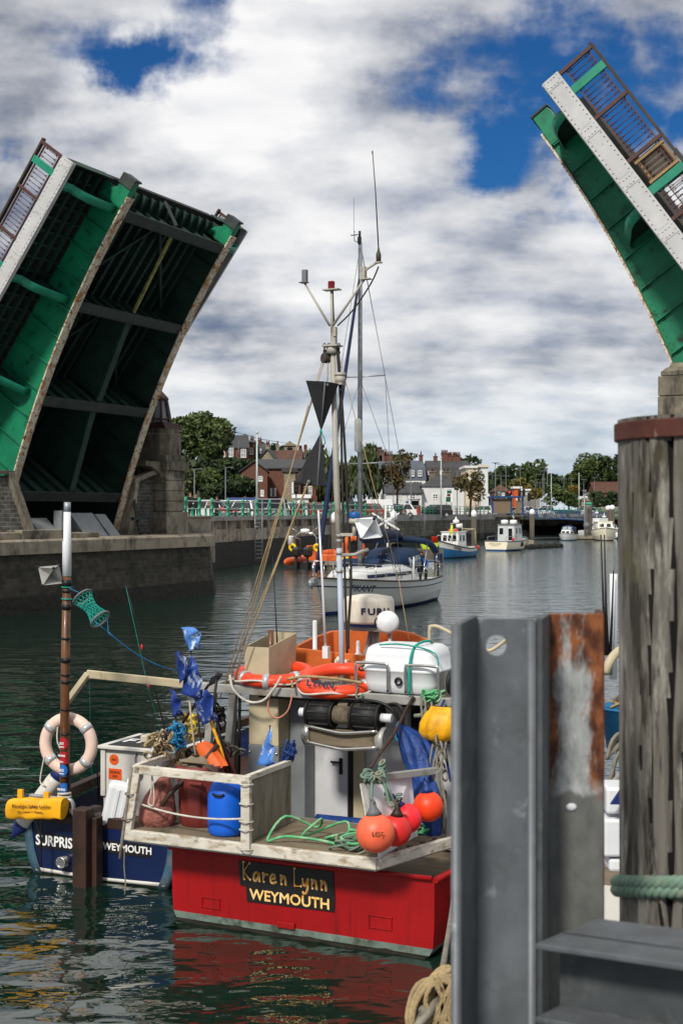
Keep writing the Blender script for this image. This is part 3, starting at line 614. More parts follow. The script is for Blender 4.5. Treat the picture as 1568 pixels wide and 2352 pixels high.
# far pier: only its stone block shows over the timber post
FR = frame((PR[0], PR[1], 0), math.pi - PHI)
t = thing('bridge_pier', 'lichened stone pier block behind the rust capped timber post', 'bridge pier', (5, 0, 0))
k = MB(); k.bx(-5, 6.4, -14, 2.6, -2, 2.6); obj('wall', k, 'pier_rubble', t)
k = MB(); x0, x1, y0, y1 = 2.6, 5.38, .6, 3.1
k.bx(x0 - .1, x1 + .14, y0 - .1, y1 + .14, 2.6, 6.35)
for z in (6.37, 6.93): k.bx(x0, x1 + (.05 if z < 6.5 else .04), y0, y1 + .05, z, z + .54)
k.bx(x0, x1 - .02, y0, y1 - .02, 7.49, 7.62)
k.loft([[(x, y, z) for x, y in ((x0, y0), (x1 - o, y0), (x1 - o, y1 - o), (x0, y1 - o))] for o, z in ((.05, 7.62), (.12, 7.70), (.2, 7.74), (.28, 7.86))], False, True); k.poly([(x0, y0, 7.86), (x1 - .28, y0, 7.86), (x1 - .28, y1 - .28, 7.86), (x0, y1 - .28, 7.86)])
obj('tower', k, 'stone_lichen', t, bev=.015)
FR = ID
# ================================================================== water, quay, ground
k = MB(); k.add([(-900, -40, 0), (900, -40, 0), (900, 2500, 0), (-900, 2500, 0)], [(0, 1, 2, 3)])
obj('water', k, 'water', kind='structure', base=(0, 0, 0))
G, QT = 3.05, 3.4                  # ground behind the quay, and the quay's top
Q1 = [(-30, 55), (-14, 67), (-9.15, 78), (-8.1, 86), (-.94, 118)]
Q2 = [(-.94, 118), (11.4, 158), (20.8, 178)]
Q3 = [(21.2, 186), (30, 213), (50, 223), (140, 245)]
def wall(pl, z0, z1, th, mb, off=0.0):
    for a, b in zip(pl, pl[1:]):
        a, b = V((*a, 0)), V((*b, 0)); d = (b - a).normalized(); nrm = V((d.y, -d.x, 0))
        p = [a + nrm * off, b + nrm * off, b - nrm * th, a - nrm * th]
        mb.prism([(q.x, q.y, z0) for q in p], (0, 0, z1 - z0))
def along(pl, step, start=0.0):
    out = []; s = start
    for a, b in zip(pl, pl[1:]):
        a, b = V((*a, 0)), V((*b, 0)); l = (b - a).length
        while s < l: out.append((a + (b - a) * (s / l), (b - a).normalized())); s += step
        s -= l
    return out
t = thing('quay_wall', 'concrete panelled quay wall below the green railing beside the stone pier', 'quay wall', (-5, 95, 0))
k = MB(); wall(Q1, -2, 1.7, 2, k); obj('footing', k, 'weed', t)
k = MB(); wall(Q1, 1.7, 2.55, 2, k, .02); wall(Q1, 2.55, 3.12, 2, k, -.25); k.mi = 1; wall(Q1, 3.12, QT, 2.2, k, .04)
k.mi = 0
for p, d in along(Q1, 3.4, 1): k.box(p + V((d.y, -d.x, 0)) * -.1 + V((0, 0, 2.4)), (.28, .28, 1.42), math.atan2(d.y, d.x))
obj('panels', k, ['concrete', 'concrete_pale'], t)
t = thing('quay_wall', 'old stone quay wall with a pale coping below the white pub', 'quay wall', (10, 155, 0))
k = MB(); wall(Q2, .9, 2.7, 2, k, .05); obj('masonry', k, 'quay_stone', t)
k = MB(); wall(Q2, -2, .9, 2, k, .15); obj('footing', k, 'weed', t)
k = MB(); wall(Q2, 2.7, QT, 2.4, k, .12); obj('coping', k, 'concrete_pale', t)
t = thing('quay_wall', 'weathered timber faced quay wall behind the blue gangway', 'quay wall', (45, 221, 0))
k = MB(); wall(Q3, -2, 2.9, 2, k, .05); obj('masonry', k, 'quay_stone', t)
k = MB(); wall(Q3, 2.9, QT, 2.2, k, .1); obj('coping', k, 'concrete_pale', t)
k = MB()
for p, d in along(Q3, 4.5, 14): k.beam(p + V((d.y, -d.x, 0)) * .3 + V((0, 0, -1)), p + V((d.y, -d.x, 0)) * .3 + V((0, 0, 3.5)), .4, .4, d)
obj('fender_piles', k, 'pile_grey', t)
k = MB(); bank = []                                                   # weedy shore of stones below the far wall
for i in range(60):
    x = 14 + i * 1.3; y = 176 + (min(x, 30) - 14) * 2.3 + max(0, x - 30) * .42
    row = []
    for j in range(10):
        s_ = j / 9; q = V((x + s_ * 1.5, y - 6 + s_ * 7, -.4 + 1.9 * s_)); row.append(q + V((0, 0, .5 * noise.noise(q * .9) + .25 * noise.noise(q * 2.6))))
    bank.append(row)
k.loft(bank, False); obj('shore', k, 'weed', kind='structure')
k = MB(); rnd = random.Random(4)
for i in range(150):
    x = 20 + rnd.random() * 34; y = 176 + (min(x, 30) - 14) * 2.3 + max(0, x - 30) * .42 - 4.6 + rnd.random() * 3.2
    r_ = .12 + .3 * rnd.random() ** 2; k.sphere((x, y, .0 + (y % 3) * .1), (r_ * 1.4, r_, r_ * .6), 7, 5, .5)
obj('shore_stones', k, 'stone_lichen', kind='stuff')
k = MB()
gp = [(-30, 55), (-14, 67), (-9.6, 79), (-8.6, 87), (-1.5, 119), (10.8, 159), (20.2, 179), (29.4, 215), (49.6, 225), (140, 247), (1500, 500), (1500, 2400), (-1500, 2400), (-1500, 40)]
k.add([(x, y, G - .02) for x, y in gp], [tuple(range(len(gp)))]); obj('ground', k, 'asphalt', kind='structure', base=(0, 90, G))
k = MB(); rows = []
for i in range(30):
    s_ = i / 29; x0 = -2.2 + s_ * 14; y0 = 117 + s_ * 43; row = []
    for j in range(8):
        q = V((x0 - j * .55 - .4, y0 + j * 1.0, QT - .05 + .5 * (j / 7) ** .7 * min(1, 6 * s_, 6 * (1 - s_)))); row.append(q)
    rows.append(row)
k.loft(rows); obj('lawn', k, 'grass', kind='structure')
k = MB(); rows = []                                                   # hill behind the town
for i in range(50):
    x = -260 + i * 10.5; row = []
    for j in range(14):
        y = 205 + j * 24; hill = 10.5 * math.exp(-(max(0, x + 28) / 22) ** 4) + 1.2
        q = min(1, max(0, (y - 205) / 55)); q = q * q * (3 - 2 * q)
        row.append(V((x, y, G - .5 + hill * q + 1.2 * noise.noise(V((x * .03, y * .03, 0))) * q)))
    rows.append(row)
k.loft(rows); obj('hill', k, 'hill_green', kind='structure')
# ------------------------------------------------------------------ railings
def railing(pl, step, label, ornate):
    t = thing('quay_railing', label, 'railing', (*pl[len(pl) // 2], QT))
    pts = along(pl, step / 2, .5)
    for i, (p, d) in enumerate(pts):
        q = p + V((-d.y, d.x, 0)) * .35 + V((0, 0, QT)); b = MB()
        if ornate and i % 2 == 0:
            b.lathe([(.17, 0), (.17, .1), (.11, .16), (.10, .5), (.13, .54), (.09, .58), (.08, .95), (.13, 1.0), (.13, 1.06), (.09, 1.1), (.10, 1.18), (.0, 1.24)], q, n=8)
        elif ornate: b.lathe([(.11, 0), (.08, .06), (.06, .5), (.08, .56), (0, .6)], q, n=8)
        else: b.cyl(q, q + V((0, 0, 1.02)), .05, n=6)
        obj('post', b, 'quay_green', t)
    for z in ((.5, .98) if ornate else (.35, .68, 1.0)):
        b = MB(); b.tube([p + V((-d.y, d.x, 0)) * .35 + V((0, 0, QT + z)) for p, d in pts], .032 if ornate else .035, 6); obj('rail', b, 'rail_pale' if ornate or z == 1.0 else 'quay_green', t)
railing([(-10.4, 75), (-9.15, 78), (-8.1, 86), (-.94, 118), (4.6, 136)], 3.5, 'green ornate post railing with white rails along the near quay', True)
railing([(4.6, 136), (11.4, 158), (20.3, 177)], 3.2, 'plain green railing on the quay before the white pub', False)
railing([(26, 203), (30, 213.4), (50, 223.4), (58, 225)], 2.2, 'green barred railing beyond the gangway at the far quay', False)
def quay_ladder(p, label, up):
    t = thing('quay_ladder', label, 'ladder', p); d = V((.24, .3, 0))
    k = MB(); p = V(p)
    for s_ in (-1, 1): k.tube([p + d * s_ + V((.25, -.1, -3.2)), p + d * s_ + V((.25, -.1, up)), p + d * s_ + V((-.35, .2, up)), p + d * s_ + V((-.35, .2, 0))], .035, 6)
    obj('stile', k, 'steel_galv', t); k = MB()
    for i in range(12): k.cyl(p - d + V((.25, -.1, -3 + i * .28)), p + d + V((.25, -.1, -3 + i * .28)), .022, n=5)
    obj('rungs', k, 'steel_galv', t)
quay_ladder((-6.2, 94, QT), 'galvanised quay ladder with hooped handrails nearest the stone pier', 1.15)
quay_ladder((9.1, 150.6, QT), 'galvanised quay ladder below the round tree at the pub', 1.1)
quay_ladder((18.2, 172.5, QT), 'galvanised quay ladder beside the wooden shelter', 1.1)
# ------------------------------------------------------------------ lamp posts and other poles
def lamp(px, py, Y, zb, arm, label, head='arm', r=.055):
    p = at(px, py, Y); t = thing('street_lamp', label, 'street lamp', (p.x, Y, zb), 'street lamps behind the harbour')
    k = MB(); k.tube([(p.x, Y, zb), (p.x, Y, zb + 1.2), (p.x, Y, zb + 1.25), (p.x, Y, p.z)], [r * 1.7, r * 1.7, r, r * .8], 8); obj('post', k, 'lead_grey', t)
    k = MB()
    if head == 'arm': k.tube([(p.x, Y, p.z - .05), (p.x + arm, Y, p.z + .02)], .035, 6); k.box((p.x + arm * 1.25, Y, p.z), (abs(arm) * .55, .25, .09))
    else: k.box((p.x, Y, p.z), (1.1, .35, .10)); k.box((p.x, Y, p.z - .1), (.3, .2, .12))
    obj('lamp_head', k, 'lead_grey', t)
for a in ((518, 1073.5, 118, .45, 'slim street lamp before the dark bushes left of the flagpole'), (446.6, 1077, 108, .45, 'street lamp over the two people at the tower'),
          (548, 1012, 232, .6, 'street lamp on the hill between the bay windowed houses'), (943.2, 1070, 162, .7, 'street lamp right of the brown leaved tree'),
          (1049.3, 1081, 168, .9, 'curved arm street lamp beside the harbour sign board'), (1161, 1066, 205, -.9, 'tall street lamp with left arm behind the shelter roof'),
          (1130, 1092, 200, .9, 'short street lamp next to the white tower block'), (1149.6, 1093.6, 208, .9, 'short street lamp before the red hipped roof'),
          (1256, 1074, 235, -.9, 'tallest left armed street lamp above the white hatchback'), (1245.6, 1089, 230, -.8, 'lower left armed street lamp above the white hatchback')):
    lamp(*a[:3], G if a[1] > 1020 else 13.5, a[3], a[4])
for a in ((1137, 1063, 190, 'tall pole lamp with flat head left of the shelter'), (1194, 1076, 210, 'pole lamp with flat head right of the shelter'), (1179, 1102, 260, 'small flat headed lamp over the orange building'),
          (1228.7, 1108, 262, 'flat headed car park lamp by the autumn bush'), (1239, 1109, 275, 'farther flat headed car park lamp by the autumn bush'), (1294, 1100.6, 270, 'flat headed lamp over the round bush'), (1311, 1099.5, 262, 'flat headed lamp right of the round bush'),
          (1339.6, 1101, 268, 'flat headed lamp by the raised parked car'), (1364, 1097, 285, 'flat headed lamp at the cream building corner'), (1248.4, 1081.5, 226, 'flat headed lamp on a pale pole above the white hatchback'), (878.4, 1033.5, 152, 'tall flat headed lamp left of the brown leaved tree')):
    lamp(*a[:3], G, 0, a[3], 'flat')
def pole(px, py, Y, zb, r, label, cat, mat, name, fin=True):
    p = at(px, py, Y); t = thing(name, label, cat, (p.x, Y, zb))
    k = MB(); k.tube([(p.x, Y, zb), (p.x, Y, p.z)], [r, r * .6], 8); obj('shaft', k, mat, t)
    k = MB()
    if fin: k.sphere((p.x, Y, p.z + r), r * 1.5, 8, 6)
    else: k.beam((p.x - .7, Y, p.z - .4), (p.x + .7, Y, p.z - .4), .1, .1)
    obj('finial' if fin else 'crossarm', k, mat, t)
pole(590, 996, 104, G, .085, 'bare white flagpole before the brick hall', 'flagpole', 'rail_pale', 'flagpole')
pole(523.5, 981, 228, 13, .12, 'wooden utility pole beside the left hill house', 'utility pole', 'bark', 'utility_pole', False)
pole(1012.4, 1052.8, 158, G, .085, 'white pole in front of the pub wall', 'flagpole', 'rail_pale', 'flagpole')
pole(1265, 1087, 205, G, .07, 'bare pale pole left of the round bush', 'flagpole', 'rail_pale', 'flagpole')
pole(1328.6, 1089, 212, G, .08, 'bare pale pole between the round bush and the raised car', 'flagpole', 'rail_pale', 'flagpole')
k = MB()
for dx_ in (-.3, .3): k.tube([(at(523.5, 985, 228).x, 228, at(0, 987, 228).z), (at(600, 1005, 230).x, 230, at(0, 1009 + dx_, 230).z), (at(680, 1022, 232).x, 232, at(0, 1021, 232).z)], .025, 4)
obj('overhead_cable', k, 'black', label='thin overhead cables running right from the utility pole', cat='cable')
def traffic_light(px, py, Y, label, lit):
    p = at(px, py, Y); t = thing('traffic_light', label, 'traffic light', (p.x, Y, G), 'traffic lights on the harbour road')
    k = MB(); k.tube([(p.x, Y, G), (p.x, Y, p.z)], .06, 6); obj('post', k, 'lead_grey', t)
    k = MB(); k.box((p.x, Y - .1, p.z), (.42, .2, 1.15)); b = obj('signal_box', k, 'black', t, bev=.03)
    for i, c_ in enumerate(('lamp_red', 'lamp_off', 'lamp_green')):
        k = MB(); k.sphere((p.x, Y - .2, p.z + .36 - .36 * i), (.13, .06, .13), 10, 6); obj('lens', k, c_ if i == lit else 'lamp_off', b)
for n_, c_ in (('lamp_red', (1, .03, .02)), ('lamp_green', (.02, 1, .3))):
    q = NT(n_); q.done(c_, .3); q.b.inputs['Emission Color'].default_value = (*c_, 1); q.b.inputs['Emission Strength'].default_value = 1.5
M('lamp_off', (.02, .02, .02), .2)
for a in ((680, 1119, 112, 'traffic light hanging in view under the black cone', 9), (1163, 1138, 196, 'traffic light showing green over the shelter', 2), (1169, 1136, 199, 'traffic light showing red over the shelter', 0),
          (1192, 1131, 200, 'dark traffic light at the orange building', 9), (1202, 1132, 203, 'dark traffic light right of the shelter lamp', 9), (1214, 1141, 190, 'dark traffic light on a bent post above the gangway head', 9), (1228, 1134, 215, 'dark traffic light before the autumn bush', 9)):
    traffic_light(*a)
# ------------------------------------------------------------------ buildings
def building(name, label, cat, px0, px1, Y, zb, pye, pyr, depth, wm, rm, kind='ridge', rot=0, wins=(), chims=(), over=.25, arch=()):
    """Facade between two photo columns at distance Y; eave and ridge heights from photo rows; windows and chimneys likewise."""
    global FR
    a = at(px0, HX, Y); W_ = (px1 - px0) / FPX * Y; ze = at(0, pye, Y).z - zb; zr = at(0, pyr, Y + (depth / 2 if kind != 'flat' else 0)).z - zb
    FR = frame((a.x, Y, zb), rot); t = thing(name, label, cat, (W_ / 2, 0, 0))
    k = MB(); k.bx(0, W_, 0, depth, 0, ze)
    if kind == 'gable': k.prism([(0, 0, ze), (W_, 0, ze), (W_ / 2, 0, zr)], (0, depth, 0))
    if kind == 'ridge':
        for x in (0, W_ - .02): k.prism([(x, 0, ze), (x, depth, ze), (x, depth / 2, zr)], (.02, 0, 0))
    obj('wall', k, wm, t)
    k = MB(); o = over; th = .14
    if kind == 'ridge':
        for y0, y1 in ((-o, depth / 2), (depth + o, depth / 2)): k.prism([(-o, y0, ze - .06), (-o, y1, zr), (-o, y1, zr + th), (-o, y0, ze + th - .06)], (W_ + 2 * o, 0, 0))
    elif kind == 'gable':
        for x0, x1 in ((-o, W_ / 2), (W_ + o, W_ / 2)): k.prism([(x0, -o, ze - .06), (x1, -o, zr), (x1, -o, zr + th), (x0, -o, ze + th - .06)], (0, depth + 2 * o, 0))
    elif kind == 'hip':
        i = min(W_, depth) / 2 * .95; A = [(-o, -o, ze), (W_ + o, -o, ze), (W_ + o, depth + o, ze), (-o, depth + o, ze), (i, depth / 2, zr), (W_ - i, depth / 2, zr)]
        k.add(A, [(0, 1, 5, 4), (1, 2, 5), (2, 3, 4, 5), (3, 0, 4), (0, 3, 2, 1)])
    elif kind == 'mansard':
        m1 = ze + (zr - ze) * .62; A = [[(-o, -o, ze), (W_ + o, -o, ze), (W_ + o, depth, ze), (-o, depth, ze)], [(.0, .5, m1), (W_, .5, m1), (W_, depth - .5, m1), (0, depth - .5, m1)], [(.2, depth / 2, zr), (W_ - .2, depth / 2, zr), (W_ - .2, depth / 2 + .1, zr), (.2, depth / 2 + .1, zr)]]
        k.loft(A, False, True)
    else: k.bx(-o, W_ + o, -o, depth + o, ze, ze + .35)
    rf = obj('roof', k, rm, t)
    for w_ in wins:
        px, py, ww, wh = w_[:4]; x = (px - px0) / FPX * Y; z = at(0, py, Y).z - zb; ww, wh = ww / FPX * Y, wh / FPX * Y; y = w_[4] if len(w_) > 4 else 0
        f = MB(); b = .09
        f.bx(x - ww / 2, x + ww / 2, y - .06, y + .4 if y else .02, z - wh / 2 - .08, z - wh / 2 + b); f.bx(x - ww / 2, x + ww / 2, y - .05, y + .4 if y else .02, z + wh / 2 - b, z + wh / 2)
        for xx in (x - ww / 2, x - b / 2, x + ww / 2 - b): f.bx(xx, xx + b, y - .05, y + .4 if y else .02, z - wh / 2 + b, z + wh / 2 - b)
        f.bx(x - ww / 2 + b, x + ww / 2 - b, y - .045, y + .02, z - .04, z + .04)
        fo = obj('window', f, 'white_trim', t); g = MB(); g.bx(x - ww / 2 + .05, x + ww / 2 - .05, y - .02, y + .015, z - wh / 2 + .05, z + wh / 2 - .05); obj('pane', g, w_[5] if len(w_) > 5 else 'glass_dark', fo)
    for px, py, cw, pots, cm in chims:
        x = (px - px0) / FPX * Y; cw = cw / FPX * Y; zt = at(0, py, Y + depth / 2).z - zb; k = MB(); zb_ = ze + (zr - ze) * .3
        k.bx(x - cw / 2, x + cw / 2, depth / 2 - .35, depth / 2 + .35, zb_, zt); k.bx(x - cw / 2 - .08, x + cw / 2 + .08, depth / 2 - .43, depth / 2 + .43, zt, zt + .16)
        ch = obj('chimney', k, cm, t)
        for i in range(pots):
            g = MB(); g.lathe([(.13, 0), (.10, .5), (.13, .55)], (x + cw * ((i + .5) / pots - .5), depth / 2, zt + .16), n=8); obj('chimney_pot', g, 'clay_pot', ch)
    FR = ID; return t
hz_ = lambda py, Y: at(0, py, Y).z
building('house', 'left brick house on the hill with white bay windows and a skylight', 'house', 519, 570, 240, 12.5, 1029, 1001, 8, 'red_brick', 'slate', 'ridge', .12, wins=((530, 1039, 12, 20, -.5, 'glass_pale'), (559, 1041, 12, 19, -.5, 'glass_pale')), chims=((526, 988, 16, 4, 'red_brick'),))
building('house', 'brick hill house with one sash window beside the mansard roof', 'house', 562, 584, 246, 12.5, 1016, 1013, 9, 'red_brick', 'slate', 'ridge', .05, wins=((577, 1036, 9, 14),), chims=((561, 1005, 8, 2, 'red_brick'), (578, 1009, 8, 2, 'red_brick')))
building('house', 'mansard roofed house at the right end of the hill row', 'house', 585, 612, 250, 12.0, 1049, 1019, 9, 'red_brick', 'slate', 'mansard', .05, wins=((598, 1036, 5, 11, -.2),), chims=((596, 1013, 8, 2, 'red_brick'),))
building('chapel', 'stone gabled chapel with a red tiled roof', 'chapel', 594, 633, 188, 8, 1060, 1036, 9, 'ashlar', 'slate', 'gable', -.1, chims=())
building('chapel_hall', 'long red tiled roof running right from the stone gable', 'hall', 630, 690, 190, 8, 1060, 1036, 9, 'ashlar', 'tile_red', 'ridge', 0, chims=((611, 1024, 9, 2, 'ashlar'), (634, 1024, 6, 1, 'ashlar')))
t = thing('bell_tower', 'small stone bell tower with an arched opening and low pitched roof', 'tower', (at(666, 0, 200).x, 200, 8))
a, b = at(652, 0, 200).x, at(679, 0, 200).x; zt = hz_(1024, 200); zo = hz_(1046, 200); xm = (a + b) / 2
k = MB(); k.bx(a, b, 200, 201.8, 8, zo); k.bx(a, xm - .45, 200, 201.8, zo, zt); k.bx(xm + .45, b, 200, 201.8, zo, zt)
k.prism([(xm - .45, 200, zt), (xm + .45, 200, zt)] + [(xm + .45 * math.cos(R(x)), 200, zt - .55 + .45 * math.sin(R(x))) for x in range(0, 181, 20)], (0, 1.8, 0)); obj('shaft', k, 'ashlar', t)
k = MB(); k.prism([(a - .2, 199.8, zt), (b + .2, 199.8, zt), (xm, 199.8, zt + .75)], (0, 2.2, 0)); obj('roof', k, 'ashlar', t)
k = MB(); k.lathe([(.28, 0), (.22, .12), (.15, .4), (0, .46)], (xm, 200.9, zt - .85), n=10); obj('bell', k, 'black', t)
bw = ((565, 1101, 9, 11), (598, 1099, 10, 11), (582, 1133, 8, 15), (602, 1132, 8, 14))
building('brick_hall', 'red brick gabled hall with white sash windows facing the car park', 'hall', 553, 614, 148, G, 1084, 1063, 9, 'red_brick', 'slate', 'gable', .06, wins=bw)
building('brick_hall', 'long slate roofed brick range behind the gabled hall', 'hall', 592, 700, 158, G, 1076, 1057, 9, 'red_brick', 'slate', 'ridge', 0, wins=((623, 1130, 5, 18), (632, 1130, 5, 18)))
building('stone_stair_block', 'pale stone clad block with a brick left edge next to the brick hall', 'building', 652, 678, 146, G, 1084, 1082, 5, 'ashlar', 'slate', 'flat', 0, wins=((681 - 8, 1120, 6, 24),))
building('brick_shop', 'low brick building with tall white windows beneath the black cone', 'building', 690, 728, 150, G, 1112, 1110, 5, 'red_brick', 'lead_grey', 'flat', 0, wins=((712, 1127, 9, 22), (700, 1127, 6, 22)))
building('house', 'distant brick house with chimneys right of the bell tower', 'house', 683, 712, 235, 8, 1052, 1040, 8, 'red_brick', 'slate', 'ridge', 0, wins=((690, 1060, 6, 8), (703, 1060, 6, 8)), chims=((688, 1032, 7, 3, 'red_brick'), (700, 1030, 7, 3, 'red_brick')))
building('house', 'white fronted hill house left of the bay windowed one', 'house', 498, 518, 244, 12.5, 1032, 1016, 8, 'render_white', 'slate', 'ridge', .1, wins=((509, 1044, 7, 10),), chims=((508, 1006, 8, 2, 'red_brick'),))
building('kiosk', 'small flat roofed white kiosk among the parked cars', 'kiosk', 676, 708, 128, G, 1144, 1140, 2.5, 'render_white', 'white_trim', 'flat', 0, wins=((690, 1150, 8, 7),))
ch = 'red_brick'
building('terrace', 'slate mansard terrace with dormer windows behind the brown tree', 'terrace', 864, 977, 215, G, 1103, 1058, 9, 'render_white', 'slate_blue', 'mansard', 0, over=.1,
         wins=((914, 1085, 9, 12, -.1), (946.5, 1087, 9, 13, -.1), (964, 1087, 9, 13, -.1), (900, 1125, 9, 12), (930, 1125, 9, 12), (955, 1110, 14, 9)), chims=((871, 1036, 16, 5, ch), (881, 1046, 14, 4, ch), (895, 1046, 17, 4, ch), (970, 1047, 9, 1, ch)))
building('terrace', 'slate mansard terrace with many chimney pots behind the pub', 'terrace', 977.5, 1082, 217, G, 1101, 1058, 9, 'red_brick', 'slate', 'mansard', 0, over=.1, wins=((986, 1086, 8, 8, -.1), (1014, 1085, 9, 8, -.1)), chims=((1004, 1050, 9, 1, ch), (1025, 1043, 15, 4, ch), (1038, 1048, 10, 3, ch), (1049, 1048, 10, 3, ch), (1058, 1048, 8, 2, ch)))
building('house', 'pale rendered house at the left end of the mansard terrace', 'house', 838, 874, 205, G, 1108, 1078, 8, 'render_white', 'slate', 'ridge', 0, wins=((860, 1097, 7, 10), (846, 1130, 7, 10)))
building('pub', 'white rendered pub with a dark slate roof and two stone chimneys', 'pub', 968.5, 1065, 185, G, 1117, 1090, 8, 'render_white', 'slate', 'hip', 0, wins=((999, 1140, 12, 12),), chims=((997, 1085, 15, 1, 'stone_lichen'), (1029, 1085, 19, 2, 'stone_lichen')))
building('cottage', 'lower white annex with slate roof on the pub left side', 'cottage', 886, 968.2, 184, G, 1133, 1110, 7, 'render_white', 'slate', 'ridge', 0, wins=((947, 1140, 12, 12), (918, 1140, 8, 10)))
building('apartment_block', 'cream block with a square white tower and black drainpipe', 'building', 1069, 1101, 196, G, 1075, 1070, 8, 'render_cream', 'render_white', 'flat', 0, wins=((1082, 1100, 8, 12),))
building('apartment_block', 'square white corner tower with a moulded cap', 'building', 1101.5, 1120, 195, G, 1073, 1070, 7, 'render_white', 'render_cream', 'flat', 0)
k = MB(); p = at(1097, 1078, 194.9); k.tube([(p.x + .35, 194.8, p.z + .25), (p.x, 194.8, p.z - .2), (p.x, 194.8, G)], .07, 6); obj('drainpipe', k, 'black', label='black drainpipe on the cream block wall', cat='pipe')
building('bungalow', 'small house with a red hipped roof behind the lamps', 'house', 1133, 1172, 255, G, 1129, 1113, 7, 'red_brick', 'tile_red', 'hip', 0, wins=((1155, 1135, 7, 7),))
building('kiosk', 'bright orange fronted kiosk beyond the shelter', 'kiosk', 1180, 1195, 235, G, 1122, 1120, 3, 'orange', 'white_trim', 'flat', 0, wins=((1187, 1145, 6, 7),))
building('warehouse', 'low grey building with a long flat roof behind the traffic lights', 'building', 1196, 1238, 268, G, 1127, 1123, 8, 'concrete_pale', 'white_trim', 'flat', 0, wins=((1207, 1133, 12, 5), (1224, 1133, 12, 5)))
building('store', 'cream flat topped store beside the timber post', 'building', 1365, 1440, 305, G, 1108, 1104, 12, 'render_cream', 'render_cream', 'flat', 0, wins=())
building('store', 'brown pitched roof in front of the cream store', 'building', 1366, 1440, 290, G, 1132, 1108, 10, 'red_brick', 'tile_red', 'ridge', 0)
# shelter at the gangway head, on piles
t = thing('shelter', 'blue framed shelter clad in diagonal timber boards at the gangway head', 'shelter', (23, 184, 3.2)); Y = 180
X = lambda px: at(px, 0, Y).x
Z = lambda py: at(0, py, Y).z
k = MB(); k.bx(X(1126), X(1199), Y - .8, Y + 4.2, Z(1143), Z(1139.5)); obj('roof', k, 'blue_paint', t)
k = MB()
for px in (1128, 1171, 1197):
    for y in (Y - .3, Y + 3.6): k.bx(X(px), X(px) + .22, y, y + .22, Z(1183), Z(1143))
obj('frame', k, 'blue_paint', t)
k = MB(); k.bx(X(1131), X(1170.5), Y - .25, Y - .1, Z(1179), Z(1146)); k.bx(X(1184), X(1196), Y - .25, Y - .1, Z(1179), Z(1150))
bd = NT('board_diag'); wv_ = bd.n('ShaderNodeTexWave'); mp = bd.n('ShaderNodeMapping'); mp.inputs['Rotation'].default_value = (0, R(45), 0); bd.l(bd.tc.outputs['Object'], mp.inputs[0]); bd.l(mp.outputs[0], wv_.inputs[0]); wv_.inputs['Scale'].default_value = 2.2; wv_.inputs['Distortion'].default_value = .6
bd.done(bd.mix(wv_.outputs['Fac'], (.09, .065, .04), (.24, .18, .11)), .8)
obj('board_panel', k, 'board_diag', t)
k = MB(); k.bx(X(1128), X(1201), Y - .6, Y + 4, Z(1187), Z(1183)); obj('floor', k, 'pile_grey', t)
k = MB()
for px in (1168, 1182): k.bx(X(px), X(px) + .7, Y + .2, Y + .9, -2, Z(1187))
obj('pile', k, 'pile_grey', t)
# blue lattice gangway down to the pontoon
t = thing('gangway', 'long blue lattice gangway sloping down to the pontoon', 'gangway', (24, 183, 3))
A0, B0 = V((23.6, 182.0, 3.1)), V((at(1396, 0, 186).x, 186, 2.35)); d = (B0 - A0); nb = 15; up = V((0, 0, 1.15)); sd_ = V((0, 1.3, 0))
k = MB()
for s_ in (V((0, 0, 0)), sd_): k.beam(A0 + s_, B0 + s_, .10, .13); k.beam(A0 + up + s_, B0 + up + s_, .08, .09)
obj('chord', k, 'blue_paint', t); k = MB()
for s_ in (V((0, 0, 0)), sd_):
    for i in range(nb):
        a, b = A0 + d * (i / nb) + s_, A0 + d * ((i + 1) / nb) + s_
        m_ = (a + b) / 2 + up; k.beam(a, m_, .05, .05); k.beam(m_, b, .05, .05)
        if i % 4 == 0: k.beam(a, a + up, .09, .09)
obj('lattice', k, 'blue_paint', t)
k = MB(); k.beam(A0 + sd_ / 2 + V((0, 0, .12)), B0 + sd_ / 2 + V((0, 0, .12)), 1.2, .08, V((0, 0, 1))); obj('walkway', k, 'pontoon_wood', t)
# ------------------------------------------------------------------ signs and street pieces
def board(name, label, px0, px1, py0, py1, Y, mat, panels=(), legs=True, texts=()):
    a, b = at(px0, py0, Y), at(px1, py1, Y); t = thing(name, label, 'sign', ((a.x + b.x) / 2, Y, G))
    k = MB(); k.bx(a.x, b.x, Y - .03, Y + .03, b.z, a.z); obj('board', k, mat, t, bev=.01)
    for x0, x1, y0, y1, m_ in panels:
        k = MB(); W_, H_ = b.x - a.x, a.z - b.z; k.bx(a.x + W_ * x0, a.x + W_ * x1, Y - .045, Y - .031, a.z - H_ * y1, a.z - H_ * y0); obj('panel', k, m_, t)
    for s, x, y, sz, m_ in texts:
        text('lettering', s, sz * (a.z - b.z), face((a.x + (b.x - a.x) * x, Y - .05, a.z - (a.z - b.z) * y), (1, 0, 0), (0, 0, 1)), m_, t)
    if legs:
        for x in (a.x + .15, b.x - .15):
            k = MB(); k.bx(x - .05, x + .05, Y + .031, Y + .1, G - .3, a.z - .1); obj('leg', k, 'lead_grey', t)
pan = [(.06, .94, .04, .13, 'lettering_white'), (.22, .86, .17, .36, 'sign_green'), (.22, .70, .40, .58, 'sign_brown'), (.08, .72, .62, .96, 'sign_green')]
lines = [(.27, .80, q, q + .02, 'lettering_white') for q in (.21, .26, .31)] + [(.27, .64, q, q + .02, 'lettering_white') for q in (.44, .49, .54)] + [(.2, .66, q, q + .02, 'lettering_white') for q in (.68, .74, .8, .88)]
